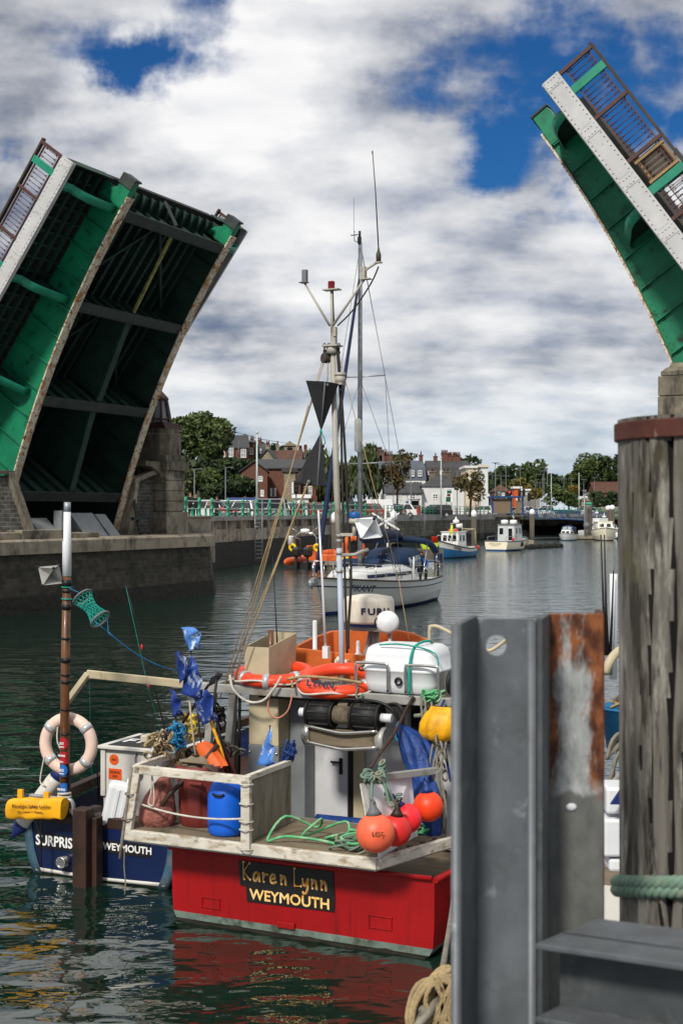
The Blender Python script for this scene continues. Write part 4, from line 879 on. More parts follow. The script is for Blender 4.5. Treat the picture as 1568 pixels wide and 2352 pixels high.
board('direction_sign', 'tall white direction sign with green and brown panels on the pub wall side', 1022, 1039, 1121, 1154, 172, 'white_trim', pan, True, [('HARBOUR', .5, .085, .085, 'sign_green')])
board('road_sign', 'green road sign half hidden behind the shelter roof', 1139, 1150, 1127, 1142, 200, 'sign_green', [(.15, .85, q, q + .05, 'lettering_white') for q in (.2, .35, .5, .7)])
board('road_sign', 'low brown and green road sign beside the white van', 1089, 1104, 1143, 1151, 175, 'sign_brown', [(.1, .9, .55, .9, 'sign_green'), (.2, .8, .68, .76, 'lettering_white')])
board('notice_board', 'grey notice board with a white panel standing at the quay edge', 694, 707, 1159, 1191, 111, 'lead_grey', [(.1, .9, .42, .75, 'lettering_white'), (.2, .8, .5, .54, 'red'), (.2, .8, .6, .64, 'red'), (.15, .85, .15, .19, 'lettering_white'), (.15, .85, .86, .9, 'lettering_white')])
board('parking_sign', 'small blue sign in front of the brown leaved tree', 931, 937, 1151, 1155, 150, 'sign_blue')
board('map_board', 'dark blue information board among the parked cars', 640, 655, 1144, 1153, 120, 'sign_blue', [(.1, .3, .2, .8, 'lettering_white'), (.4, .6, .2, .8, 'lettering_white'), (.7, .9, .2, .8, 'lettering_white')])
board('shop_sign', 'dark red sign above the white hatchback', 1241, 1255, 1148, 1152, 240, 'sign_brown', [(.1, .9, .3, .7, 'lettering_white')])
for i, (px, w_, lb) in enumerate(((973, 9, 'leftmost green wheelie bin against the pub wall'), (985, 6, 'narrow dark wheelie bin second along the pub wall'), (996, 13, 'large green wheeled bin in the middle of the pub wall'), (1014, 11, 'dark wheelie bin nearest the direction sign'))):
    a = at(px, 0, 180); W_ = w_ / FPX * 180; t = thing('wheelie_bin', lb, 'bin', (a.x, 180, G), 'bins along the pub wall')
    k = MB(); k.loft([[(a.x - W_ * .42, 180.1, G + .08), (a.x + W_ * .42, 180.1, G + .08), (a.x + W_ * .42, 180.7, G + .08), (a.x - W_ * .42, 180.7, G + .08)], [(a.x - W_ / 2, 180, G + 1.1), (a.x + W_ / 2, 180, G + 1.1), (a.x + W_ / 2, 180.8, G + 1.1), (a.x - W_ / 2, 180.8, G + 1.1)]], False, True); obj('tub', k, 'sign_green' if i != 3 else 'black', t)
    k = MB(); k.prism([(a.x - W_ * .53, 179.9, G + 1.1), (a.x - W_ * .53, 180.85, G + 1.1), (a.x - W_ * .53, 180.85, G + 1.3), (a.x - W_ * .53, 180.6, G + 1.28)], (W_ * 1.06, 0, 0)); obj('lid', k, 'black', t)
t = thing('bus_shelter', 'dark glazed bus shelter before the pub annex', 'shelter', (at(952, 0, 176).x, 176, G)); a, b = at(944, 0, 176).x, at(961, 0, 176).x
k = MB(); k.bx(a - .2, b + .2, 175.4, 177, G + 2.3, G + 2.42); obj('roof', k, 'lead_grey', t)
k = MB()
for x in (a, b):
    for y in (175.6, 176.9): k.bx(x - .04, x + .04, y - .04, y + .04, G, G + 2.3)
obj('frame', k, 'lead_grey', t); k = MB(); k.bx(a, b, 176.92, 176.95, G + .3, G + 2.2); obj('glazing', k, 'glass_dark', t)
t = thing('telephone_box', 'small red box on the quay behind the railing', 'box', (at(961, 0, 152).x, 152, G)); p = at(961, 0, 152)
k = MB(); k.bx(p.x - .28, p.x + .28, 152, 152.5, G, G + 1.2); obj('case', k, 'red', t, bev=.04); k = MB(); k.bx(p.x - .32, p.x + .32, 151.95, 152.55, G + 1.2, G + 1.3); obj('cap', k, 'red', t)
t = thing('recycling_bank', 'green recycling container by the conifer bush', 'container', (at(1359, 0, 232).x, 232, G)); p = at(1359, 0, 232)
k = MB(); k.bx(p.x - 1, p.x + 1, 232, 233.5, G, G + 2); obj('tub', k, 'sign_green', t, bev=.08); k = MB(); k.prism([(p.x - 1.05, 231.9, G + 2), (p.x - 1.05, 233.6, G + 2), (p.x - 1.05, 233, G + 2.35), (p.x - 1.05, 232.4, G + 2.35)], (2.1, 0, 0)); obj('lid', k, 'quay_green', t)
k = MB(); k.bx(p.x - .5, p.x + .5, 231.98, 231.995, G + .7, G + 1.3); obj('panel', k, 'lettering_white', t)
# timber knee rail of the car park
t = thing('post_fence', 'low brown timber post fence round the car park lawn', 'fence', (0, 128, G))
for p, d in along([(-6.5, 108), (-1.5, 127), (9, 161)], 1.9, .3):
    k = MB(); k.bx(p.x - .08, p.x + .08, p.y - .08, p.y + .08, G - .1, G + 1.05); obj('post', k, 'bark', t)
# ------------------------------------------------------------------ trees
def tree(name, label, px, Y, pyt, pyb, wpx, mat, zb, trunk=True, n=2200, leafs=.34, lobes=9, seed=1, cat='tree', droop=0, open_=.75, group='trees behind the harbour', flat=1.0):
    rnd = random.Random(seed); c = at(px, (pyt + pyb) / 2, Y); rx = wpx / 2 / FPX * Y; rz = (pyb - pyt) / 2 / FPX * Y
    t = thing(name, label, cat, (c.x, Y, zb), group)
    cr = MB(); L_ = []
    for i in range(lobes):
        a = rnd.random() * 6.28; b = rnd.uniform(-.75, .85); q = rnd.uniform(.30, .66); s_ = math.sqrt(max(.05, 1 - b * b))
        L_.append((c + V((math.cos(a) * s_ * rx * .72, math.sin(a) * s_ * rx * .72 * flat, b * rz * .72)), V((rx * q, rx * q * flat, rz * q * .9))))
    per = n // lobes
    for lc, lr in L_:
        for _ in range(per):
            while True:
                d = V((rnd.uniform(-1, 1), rnd.uniform(-1, 1), rnd.uniform(-1, 1)))
                if .02 < d.length < 1: break
            d = d.normalized() * (d.length ** .35)
            p = lc + V((d.x * lr.x, d.y * lr.y, d.z * lr.z))
            if noise.noise(p * (1.6 / max(rx, 1))) + .4 * noise.noise(p * 1.1) < -.55 + open_ * .2 and rnd.random() < .75: continue
            p.z -= droop * rnd.random() ** 2 * rz
            s_ = leafs * rnd.uniform(.55, 1.25); a1 = V((rnd.gauss(0, 1), rnd.gauss(0, 1), rnd.gauss(0, .7))).normalized(); a2 = a1.orthogonal().normalized()
            a2 = (a2 * math.cos(rnd.random() * 6.3) + a1.cross(a2) * math.sin(rnd.random() * 6.3)).normalized()
            if droop: a1 = (a1 * .4 + V((0, 0, -1))).normalized()
            cr.add([p - a1 * s_, p + a2 * s_ * .45, p + a1 * s_, p - a2 * s_ * .45], [(0, 1, 2, 3)])
    obj('crown', cr, mat, t)
    if trunk:
        k = MB(); k.tube([(c.x, Y, zb), (c.x + rx * .05, Y, c.z - rz * .6), (c.x, Y, c.z + rz * .3)], [max(.1, rx * .085), max(.08, rx * .065), .04], 8)
        for lc, lr in L_[:7]: k.tube([(c.x + rx * .04, Y, c.z - rz * .65), lc.lerp(V((c.x, Y, c.z - rz * .3)), .4), lc], [max(.06, rx * .035), max(.04, rx * .022), .02], 5)
        obj('trunk', k, 'bark', t)
tree('broadleaf_tree', 'tall dense green tree beside the stone tower', 462, 158, 944, 1085, 140, 'leaf_a', G, n=6500, leafs=.36, lobes=16, seed=3)
tree('broadleaf_tree', 'lower dark tree hanging over the lamp left of the brick hall', 500, 150, 1050, 1110, 100, 'leaf_b', G, n=3000, leafs=.34, lobes=12, seed=4)
for i, a in enumerate(((462, 140, 1072, 1150, 90, 'rounded green bush behind the people on the quay'), (520, 136, 1085, 1152, 90, 'dark green bush behind the slim lamp'), (560, 140, 1098, 1152, 55, 'bush at the corner of the brick hall'))):
    tree('bush', a[5], a[0], a[1], a[2], a[3], a[4], 'leaf_b' if i else 'leaf_a', G - .2, False, 2600, .3, 10, 20 + i, 'bush')
tree('willow', 'drooping willow tree behind the fishing boat mast', 762, 152, 1022, 1140, 120, 'leaf_w', G, n=5200, leafs=.42, lobes=14, seed=9, droop=.5)
tree('willow', 'drooping willow tree right of the yacht mast', 835, 150, 1020, 1130, 75, 'leaf_w', G, n=3400, leafs=.42, lobes=10, seed=10, droop=.5)
tree('maple', 'slender tree with red brown leaves before the terrace', 911, 152, 1040, 1140, 62, 'leaf_c', G, n=1900, leafs=.26, lobes=14, seed=11, open_=2.2)
tree('maple', 'spreading brown leaved tree at the right end of the pub', 1079, 166, 1082, 1152, 70, 'leaf_c', G, n=1900, leafs=.28, lobes=12, seed=12, open_=1.6)
hillt = (('row of dark trees above the chapel roof', 600, 262, 1016, 1046, 40), ('dark tree on the skyline behind the bell tower', 640, 268, 1016, 1050, 60), ('tree on the hill behind the brick hill houses', 545, 270, 1000, 1040, 60), ('scrub tree on the slope below the hill houses', 572, 215, 1053, 1074, 70), ('dark scrub left of the hill houses', 520, 210, 1058, 1082, 50))
for i, a in enumerate(hillt): tree('broadleaf_tree', a[0], a[1], a[2], a[3], a[4], a[5], 'leaf_b', hz_(a[4], a[2]) - .6, False, 1100, .4, 9, 40 + i)
for i, a in enumerate((('tree top behind the left terrace chimneys', 925, 240, 1040, 1070, 60), ('tree top behind the right terrace chimneys', 1065, 240, 1042, 1075, 60))): tree('broadleaf_tree', a[0], a[1], a[2], a[3], a[4], a[5], 'leaf_b', G, True, 900, .42, 8, 60 + i)
rt = (('dark tree left end of the far wood behind the lamps', 1140, 300, 1072, 1135, 60, 'leaf_b'), ('green tree in the far wood right of the white tower', 1168, 295, 1070, 1135, 55, 'leaf_b'), ('tallest domed tree in the middle of the far wood', 1221, 290, 1050, 1130, 58, 'leaf_a'), ('dark tree between the two tall ones of the far wood', 1262, 305, 1085, 1135, 60, 'leaf_b'),
      ('low tree behind the flat headed lamps', 1305, 305, 1085, 1135, 50, 'leaf_a'), ('tall spreading tree at the right with a thin top', 1362, 300, 1040, 1118, 75, 'leaf_a'), ('dark tall tree against the timber post', 1408, 300, 1034, 1115, 60, 'leaf_b'), ('pale green weeping tree below the domed tree', 1195, 270, 1098, 1130, 40, 'leaf_d'),
      ('dark green tree beside the cream store', 1335, 308, 1060, 1125, 50, 'leaf_b'), ('light green tree behind the orange kiosk', 1172, 275, 1100, 1135, 34, 'leaf_w'))
for i, a in enumerate(rt): tree('broadleaf_tree', a[0], a[1], a[2], a[3], a[4], a[5], a[6], G, True, 2300, .50, 11, 80 + i)
for i, a in enumerate((('large round bush behind the gangway', 1284, 226, 1112, 1160, 62, 'leaf_a'), ('autumn yellow bush by the white hatchback', 1230, 240, 1120, 1148, 30, 'leaf_d'), ('orange tinted bush right of the round one', 1319, 240, 1108, 1150, 24, 'leaf_d'), ('dark conifer bush by the recycling container', 1388, 226, 1124, 1170, 66, 'leaf_b'), ('small green bush beneath the bare pole', 1315, 222, 1148, 1165, 30, 'leaf_a'))):
    tree('bush', a[0], a[1], a[2], a[3], a[4], a[5], a[6], G, False, 2000, .36, 10, 100 + i, 'bush')
tree('woodland', '', 1290, 380, 1092, 1142, 420, 'leaf_b', G, False, 7000, .8, 40, 130, None, flat=.2)
o = bpy.data.objects['woodland']; o['kind'] = 'stuff'; del o['group']
# ================================================================== cars, people, boats in the middle distance
def car(px, py_roof, Y, rz, paint, style, label, L=4.1, zb=G):
    """px: middle of the car in the photo; rz: heading (0 = pointing away)."""
    global FR
    p = at(px, 0, Y); FR = frame((p.x, Y, zb), rz); t = thing('parked_car', label, 'car', (0, 0, 0), 'cars parked behind the quay')
    H_ = {'hatch': 1.5, 'estate': 1.5, 'suv': 1.7, 'van': 1.95, 'mpv': 1.75}[style]; W_ = 1.72; h = L / 2
    low = [(-h, .30), (-h + .03, .62), (-h + .06, .92), (h - 1.15, .95), (h - .2, .76), (h, .58), (h, .28)]
    if style == 'van': low[3:5] = [(h - .75, 1.0), (h - .12, .86)]
    k = MB(); rows = []
    for x, ins in ((-W_ / 2, .10), (-W_ / 2 + .06, 0), (W_ / 2 - .06, 0), (W_ / 2, .10)): rows.append([(x, y * (1 - ins * .12), z - (ins * .5 if z > .5 else -ins * .4)) for y, z in low])
    k.loft(rows, False, True); k.poly(rows[0]); k.poly(rows[-1][::-1])
    rear = -h + (.12 if style in ('van', 'estate', 'mpv', 'suv') else .3); rr = rear + (.16 if style != 'hatch' else .38)
    fr = h - (1.75 if style != 'van' else 1.15); fb = fr + .85 if style != 'van' else fr + .55
    ro = [(rear, .93), (rr, H_), (fr, H_), (fb, .95)]
    def gh(o, zo): return [(o * -1 * 1, 0, 0)]
    a_, b_ = W_ / 2 - .05, W_ / 2 - .22
    k.add([(-b_, rr, H_), (b_, rr, H_), (b_, fr, H_), (-b_, fr, H_), (-b_ + .03, rr + .08, H_ + .05), (b_ - .03, rr + .08, H_ + .05), (b_ - .03, fr - .1, H_ + .05), (-b_ + .03, fr - .1, H_ + .05)], [(4, 5, 6, 7), (0, 1, 5, 4), (1, 2, 6, 5), (2, 3, 7, 6), (3, 0, 4, 7)])
    for sx_ in (-1, 1):                                                      # pillars
        for (y0, y1, w_) in ((rear, rr, .12 if style != 'van' else .5), (fb, fr, .09), ((rear + fb) / 2 - .15, (rr + fr) / 2 - .1, .07)):
            k.prism([(sx_ * a_, y0, .93), (sx_ * b_, y1, H_), (sx_ * b_, y1 + (w_ if y1 != fr else -w_), H_), (sx_ * a_, y0 + (w_ if y0 != fb else -w_), .93)], (sx_ * -.03, 0, 0))
    if style == 'van':
        for sx_ in (-1, 1): k.prism([(sx_ * a_ * 1.005, rear, .9), (sx_ * (b_ + .01), rr, H_), (sx_ * (b_ + .01), fr - .4, H_), (sx_ * a_ * 1.005, fr - .4, .9)], (sx_ * .01, 0, 0))
    obj('body', k, paint, t, bev=.03)
    g = MB(); c_ = .02
    g.add([(-a_ + c_, rear + c_, .93), (a_ - c_, rear + c_, .93), (a_ - c_, fb - c_, .95), (-a_ + c_, fb - c_, .95), (-b_ + c_, rr + c_, H_ - .01), (b_ - c_, rr + c_, H_ - .01), (b_ - c_, fr - c_, H_ - .01), (-b_ + c_, fr - c_, H_ - .01)], [(0, 1, 5, 4), (1, 2, 6, 5), (2, 3, 7, 6), (3, 0, 4, 7)])
    obj('windows', g, 'glass_dark', t)
    for y in (-h + .75, h - .8):
        for x in (-W_ / 2, W_ / 2):
            w_ = MB(); w_.cyl((x - .09 * (1 if x > 0 else -1), y, .31), (x + .03 * (1 if x > 0 else -1), y, .31), .31, n=14); q = obj('wheel', w_, 'rubber', t)
            r_ = MB(); r_.cyl((x, y, .31), (x + .04 * (1 if x > 0 else -1), y, .31), .19, n=10); obj('rim', r_, 'car_silver', q)
    for x in (-.62, .62):
        l_ = MB(); l_.box((x, h - .03, .62), (.32, .1, .14)); obj('headlight', l_, 'glass_pale', t)
        l_ = MB(); l_.box((x * 1.12, -h + .03, .75), (.2, .1, .26)); obj('tail_light', l_, 'red', t)
    b_ = MB(); b_.box((0, -h + .01, .56), (.52, .04, .12)); b_.box((0, h, .42), (.52, .04, .12)); obj('number_plate', b_, 'lettering_white', t)
    FR = ID
for a in ((466, 0, 98, 1.35, 'car_white', 'hatch', 'white hatchback behind the two people at the stone tower'), (522, 0, 100, 1.4, 'car_white', 'estate', 'white estate car behind the man in a cap'),
          (548, 0, 124, 1.5, 'car_blue', 'van', 'dark blue van left of the flagpole'), (603, 0, 114, 1.45, 'car_silver', 'mpv', 'large silver people carrier by the notice board'),
          (636, 0, 121, 1.2, 'car_white', 'hatch', 'white hatchback behind the silver people carrier'), (664, 0, 126, .6, 'car_silver', 'hatch', 'silver hatchback left of the red one'), (681, 0, 129, .5, 'car_white', 'hatch', 'white hatchback squeezed between silver and red cars'),
          (703, 0, 124, .75, 'car_red', 'hatch', 'red hatchback nearest the notice board'), (722, 0, 131, .8, 'car_red', 'estate', 'red estate car second in the row'), (741, 0, 130, .9, 'car_grey', 'hatch', 'grey car between the red ones and the mast'),
          (757, 0, 133, .9, 'car_silver', 'estate', 'silver estate next to the fishing boat mast'), (797, 0, 134, .8, 'car_black', 'suv', 'black off road car right of the mast'), (812, 0, 138, 1.1, 'car_grey', 'hatch', 'grey hatchback half hidden by the yacht mast'),
          (858, 0, 142, 1.5, 'car_white', 'van', 'white van under the willow right of the yacht mast'), (841, 0, 137, .8, 'car_red', 'hatch', 'red car beside the white van'), (888, 0, 145, 1.2, 'car_black', 'hatch', 'dark hatchback at the brown leaved tree'),
          (917, 0, 146, 1.45, 'car_white', 'hatch', 'white hatchback in front of the bus shelter'), (996, 0, 160, 1.5, 'car_black', 'estate', 'black estate car in front of the pub wall'), (1106, 0, 184, 1.2, 'car_white', 'hatch', 'white hatchback at the left of the shelter'),
          (1200, 0, 214, 1.0, 'car_white', 'hatch', 'white car partly behind the shelter roof'), (1246, 0, 226, 1.5, 'car_white', 'suv', 'white hatchback above the gangway'), (1341, 0, 228, .6, 'car_white', 'suv', 'white car by the recycling container')):
    car(a[0], a[1], a[2], a[3], a[4], a[5], a[6], 4.6 if a[5] in ('mpv', 'estate', 'van') else 4.0)
k = MB(); x0 = at(1336, 0, 262).x; k.bx(x0, x0 + 14, 262, 268, G, G + 2.9); k.bx(x0, x0 + 14, 261.8, 262, G + 2.9, G + 3.5); obj('car_deck', k, 'concrete', label='raised concrete parking deck beneath the white saloon', cat='parking deck')
car(1351, 0, 263.5, 1.57, 'car_white', 'hatch', 'white saloon on the raised parking deck', 4.3, G + 2.9)
def motorbike(px, Y, rz, mat, label):
    global FR
    p = at(px, 0, Y); FR = frame((p.x, Y, G), rz); t = thing('motorcycle', label, 'motorcycle', (0, 0, 0), 'motorcycles parked along the quay')
    for y in (-.68, .72): k = MB(); k.torus((0, y, .31), .25, .065, (1, 0, 0), 18, 6); k.cyl((-.04, y, .31), (.04, y, .31), .1, n=8); obj('wheel', k, 'rubber', t)
    k = MB(); k.box((0, .02, .45), (.32, .55, .38)); k.beam((0, .72, .31), (0, .42, .95), .08, .1); k.beam((0, -.68, .31), (0, -.1, .5), .12, .08); obj('engine', k, 'lead_grey', t, bev=.03)
    k = MB(); k.sphere((0, .2, .82), (.17, .34, .15), 12, 8); k.box((0, -.85, .72), (.16, .4, .06)); obj('tank', k, mat, t)
    k = MB(); k.box((0, -.35, .82), (.26, .65, .1)); obj('seat', k, 'black', t, bev=.03)
    k = MB(); k.tube([(-.36, .3, 1.05), (-.12, .42, 1.0), (.12, .42, 1.0), (.36, .3, 1.05)], .02, 6); k.sphere((0, .58, .9), .1, 8, 6); obj('handlebar', k, 'black', t)
    FR = ID
for a in ((514, 91, 1.2, 'red', 'red motorcycle behind the rail near the man in a cap'), (537, 94, 1.0, 'car_black', 'black motorcycle in the middle of the parked motorcycles'), (549, 97, 1.3, 'car_black', 'black motorcycle beside the quay ladder'), (571, 99, 1.1, 'car_grey', 'grey motorcycle right of the quay ladder'), (596, 103, 1.2, 'car_black', 'black motorcycle second from the right'), (614, 107, 1.3, 'car_silver', 'silver motorcycle at the right end of the row')): motorbike(*a)
# ------------------------------------------------------------------ people
def person(label, base, rz, h, top, legs, hair, pose='stand', hat=None):
    """One skinned figure; joints in units of the standing height h, facing +y before turning by rz."""
    global FR
    FR0 = FR; FR = FR0 @ frame(base, rz); t = thing('person', label, 'person', (0, 0, 0))
    s_ = h; J = {}; E_ = []; rad = {}
    def j(n_, p, r_): J[n_] = V(p) * s_; rad[n_] = r_ * s_
    sit = pose == 'sit'; dz = -.25 if sit else 0
    j('pel', (0, 0, .52 + dz), .078); j('waist', (0, .005, .60 + dz), .074); j('chest', (0, .0, .73 + dz), .088); j('neck', (0, .008, .845 + dz), .034); j('head', (0, .02, .905 + dz), .052); j('crown', (0, .015, .955 + dz), .045)
    for sg, n_ in ((-1, 'l'), (1, 'r')):
        j('sh' + n_, (sg * .105, 0, .80 + dz), .042)
        if pose == 'lean': j('el' + n_, (sg * .15, .10, .68), .030); j('wr' + n_, (sg * .07, .22, .66), .022); j('ha' + n_, (sg * .03, .25, .66), .024)
        elif sit: j('el' + n_, (sg * .15, .06, .40), .030); j('wr' + n_, (sg * .10, .19, .34), .022); j('ha' + n_, (sg * .08, .23, .34), .024)
        else: j('el' + n_, (sg * .15, .0, .65), .030); j('wr' + n_, (sg * .15, .05, .52), .022); j('ha' + n_, (sg * .15, .07, .47), .026)
        j('hip' + n_, (sg * .05, 0, .49 + dz), .062)
        if sit: j('kn' + n_, (sg * .07, .24, .28), .044); j('an' + n_, (sg * .07, .22, .04), .030); j('to' + n_, (sg * .07, .32, .015), .024)
        else: j('kn' + n_, (sg * .055, .01, .28), .042); j('an' + n_, (sg * .06, -.01, .045), .030); j('to' + n_, (sg * .065, .10, .018), .026)
        E_ += [('chest', 'sh' + n_), ('sh' + n_, 'el' + n_), ('el' + n_, 'wr' + n_), ('wr' + n_, 'ha' + n_), ('pel', 'hip' + n_), ('hip' + n_, 'kn' + n_), ('kn' + n_, 'an' + n_), ('an' + n_, 'to' + n_)]
    E_ += [('pel', 'waist'), ('waist', 'chest'), ('chest', 'neck'), ('neck', 'head'), ('head', 'crown')]
    nm = list(J); me = bpy.data.meshes.new('body'); me.from_pydata([tuple(J[n_]) for n_ in nm], [(nm.index(a), nm.index(b)) for a, b in E_], [])
    o = bpy.data.objects.new('b', me); C.objects.link(o); q = o.modifiers.new('k', 'SKIN'); q.use_smooth_shade = True; u = o.modifiers.new('s', 'SUBSURF'); u.levels = u.render_levels = 1
    for i, n_ in enumerate(nm): sv = me.skin_vertices[0].data[i]; sv.radius = (rad[n_], rad[n_] * (.8 if n_ in ('chest', 'waist', 'pel') else 1)); sv.use_root = (n_ == 'pel')
    bpy.context.view_layer.update(); me2 = bpy.data.meshes.new_from_object(o.evaluated_get(bpy.context.evaluated_depsgraph_get())); bpy.data.objects.remove(o)
    me2.materials.clear()
    for m_ in (top, legs, 'skin', 'black'): me2.materials.append(MAT(m_))
    for p in me2.polygons:
        n_ = min(nm, key=lambda a: (J[a] - p.center).length / (rad[a] + .03))
        p.material_index = 2 if n_ in ('neck', 'head', 'crown', 'hal', 'har') else 3 if n_[:2] == 'to' else 1 if n_[:2] in ('hi', 'kn', 'an') or n_ == 'pel' else 0
        p.use_smooth = True
    b = bpy.data.objects.new('body', me2); C.objects.link(b); b.parent = t; b['_b'] = (0, 0, 0)
    hc = J['head'] + V((0, -.008, .028)) * s_
    k = MB(); k.sphere(hc, (.060 * s_, .066 * s_, .058 * s_), 12, 8, .15)
    for i in range(len(k.v)):
        if k.v[i].y > hc.y + .02 * s_ and k.v[i].z < hc.z + .02 * s_: k.v[i].y = hc.y + .0 * s_
    if hat: k.mi = 0; k.prism([(-.05 * s_, hc.y + .02 * s_, hc.z + .02 * s_), (.05 * s_, hc.y + .02 * s_, hc.z + .02 * s_), (.035 * s_, hc.y + .11 * s_, hc.z + .01 * s_), (-.035 * s_, hc.y + .11 * s_, hc.z + .01 * s_)], (0, 0, .008 * s_))
    obj('cap' if hat else 'hair', k, hat or hair, t)
    k = MB(); f = J['head']; k.sphere(f + V((0, .055, -.004)) * s_, (.009 * s_, .014 * s_, .014 * s_), 6, 5); obj('nose', k, 'skin', t)
    k = MB()
    for sg in (-1, 1): k.sphere(f + V((sg * .02, .047, .014)) * s_, (.007 * s_, .005 * s_, .005 * s_), 6, 4)
    k.sphere(f + V((0, .045, -.026)) * s_, (.014 * s_, .005 * s_, .003 * s_), 6, 4); obj('eyes_and_mouth', k, 'hair', t)
    FR = FR0
def stand(px, Y, **k): return (at(px, 0, Y).x, Y, k.get('z', G))
person('person in a dark jacket nearest the stone tower, leaning on the rail', (at(437, 0, 84).x, 84.2, 3.22), 2.6, 1.78, 'cloth_black', 'cloth_black', 'hair', 'lean')
person('person with short brown hair in black at the rail', (at(448, 0, 86).x, 86.5, 3.18), 3.0, 1.78, 'cloth_black', 'cloth_black', 'hair')
person('person with long hair in a tan coat at the rail', (at(483.5, 0, 90).x, 90.6, 3.05), 2.2, 1.68, 'cloth_tan', 'cloth_black', 'hair', 'lean')
person('person in black with a dark cap at the rail', (at(496, 0, 91).x, 91.8, 3.08), 3.4, 1.78, 'cloth_black', 'cloth_black', 'hair', 'stand', 'cloth_black')
person('person in dark clothes walking beyond the shelter', stand(1217, 212), 2.8, 1.75, 'cloth_black', 'cloth_blue', 'hair')
person('person in a tan jacket beyond the shelter', stand(1222, 214), 2.4, 1.7, 'cloth_tan', 'cloth_black', 'hair')
person('person in a white top beside the shelter', stand(1203, 206), 3.2, 1.72, 'lettering_white', 'cloth_blue', 'hair')
person('person at the brown road sign', stand(1093, 182), 3.2, 1.72, 'cloth_tan', 'cloth_black', 'hair')
# ------------------------------------------------------------------ boats
def hull(L, B, fs, fm, fb, draft, tr=.85, rake=.6, boot=.12, n=22, mats=(0, 1, 2, 2, 2, 3), fine=.55, tum=.0, fr_=(.35, .7, .88, 1), full=2.6):
    """Rows of stations, stern at y = 0, bow at y = L; returns a mesh with the transom closed and the sheer line."""
    k = MB(); st = []; sheer = []
    lev = [-draft, -.06, boot]
    for i in range(n + 1):
        t_ = (i / n) ** .9; b = B / 2 * (tr + (1 - tr) * math.sin(min(1, t_ / .42) * math.pi / 2))
        if t_ > .42: b *= max(0.0, 1 - ((t_ - .42) / .58) ** 2.4)
        b = max(b, .012); zs = (fs * (1 - t_) + fb * t_) - 4 * (((fs + fb) / 2 - fm)) * t_ * (1 - t_)
        zl = lev + [boot + (zs - boot) * f for f in fr_]; row = []
        for z in zl:
            s_ = min(1.0, (z + draft) / (zs + draft)); w_ = 1 - (1 - s_) ** full * (.85 if i else .6) - tum * s_
            nar = 1 - fine * max(0, (t_ - .35) / .65) ** 1.4 * (1 - s_)
            y = L * t_ - rake * (1 - s_) * max(0, (t_ - .45) / .55) ** 2 - (.0 if t_ > .2 else 0)
            row.append(V((b * w_ * nar, y, z)))
        st.append(row); sheer.append(row[-1])
    m_ = len(st[0])
    for sg in (-1, 1):
        for j in range(m_ - 1):
            k.mi = mats[min(j, len(mats) - 1)]
            k.loft([[(p.x * sg, p.y, p.z) for p in (st[i][j], st[i][j + 1])] for i in range(n + 1)], True)
    k.mi = mats[3]
    for j in range(m_ - 1):                                             # transom
        a, b = st[0][j], st[0][j + 1]; k.mi = mats[min(j, len(mats) - 1)]; k.add([(-a.x, a.y, a.z), (a.x, a.y, a.z), (b.x, b.y, b.z), (-b.x, b.y, b.z)], [(0, 1, 2, 3)])
    return k, sheer
def deck(sheer, drop, mat, t, inset=.03, name='deck'):
    k = MB(); k.loft([[(-max(0.005, p.x - inset), p.y, p.z - drop), (max(.005, p.x - inset), p.y, p.z - drop)] for p in sheer], False); return obj(name, k, mat, t)
def gunwale(sheer, r_, mat, t, name='gunwale', dz=0):
    k = MB(); k.tube([(p.x, p.y, p.z + dz) for p in sheer] + [(-p.x, p.y, p.z + dz) for p in sheer[::-1]], r_, 6); return obj(name, k, mat, t)
def cabin(t, y0, y1, w0, w1, z0, z1, mat, wins, roofmat=None, slope=.15, over=.1, rname='cabin_roof'):
    k = MB(); lo = [(-w0, y0, z0), (w0, y0, z0), (w1, y1, z0), (-w1, y1, z0)]; hi = [(-w0 * .94, y0 + .03, z1), (w0 * .94, y0 + .03, z1), (w1 * .92, y1 - slope, z1), (-w1 * .92, y1 - slope, z1)]
    k.loft([lo, hi], False, True); k.poly(hi); c = obj('cabin', k, mat, t, bev=.03)
    k = MB(); k.prism([(x * (1 + over), y + (over if y > (y0 + y1) / 2 else -over), z + .002) for x, y, z in hi], (0, 0, .06)); obj(rname, k, roofmat or mat, t, bev=.02)
    lo, hi = [V(p) for p in lo], [V(p) for p in hi]
    for side, a, b, zl, zh in wins:                                  # side 0 stern, 1 right, 2 bow, 3 left; a,b along it, zl,zh up it
        i, j_ = side, (side + 1) % 4; P = lambda s_, q: lo[i].lerp(lo[j_], s_).lerp(hi[i].lerp(hi[j_], s_), q)
        n_ = (lo[j_] - lo[i]).cross(hi[i] - lo[i]).normalized() * .012
        k = MB(); k.prism([P(a, zl) + n_ * .1, P(b, zl) + n_ * .1, P(b, zh) + n_ * .1, P(a, zh) + n_ * .1], n_); k.mi = 1; mg = .06
        f = obj('window', k, ['white_trim'], t); k = MB(); a_, b_ = a + (b - a) * mg, b - (b - a) * mg; l_, h_ = zl + (zh - zl) * mg, zh - (zh - zl) * mg
        k.prism([P(a_, l_) + n_, P(b_, l_) + n_, P(b_, h_) + n_, P(a_, h_) + n_], n_ * .4); obj('pane', k, 'glass_dark', f)
    return c
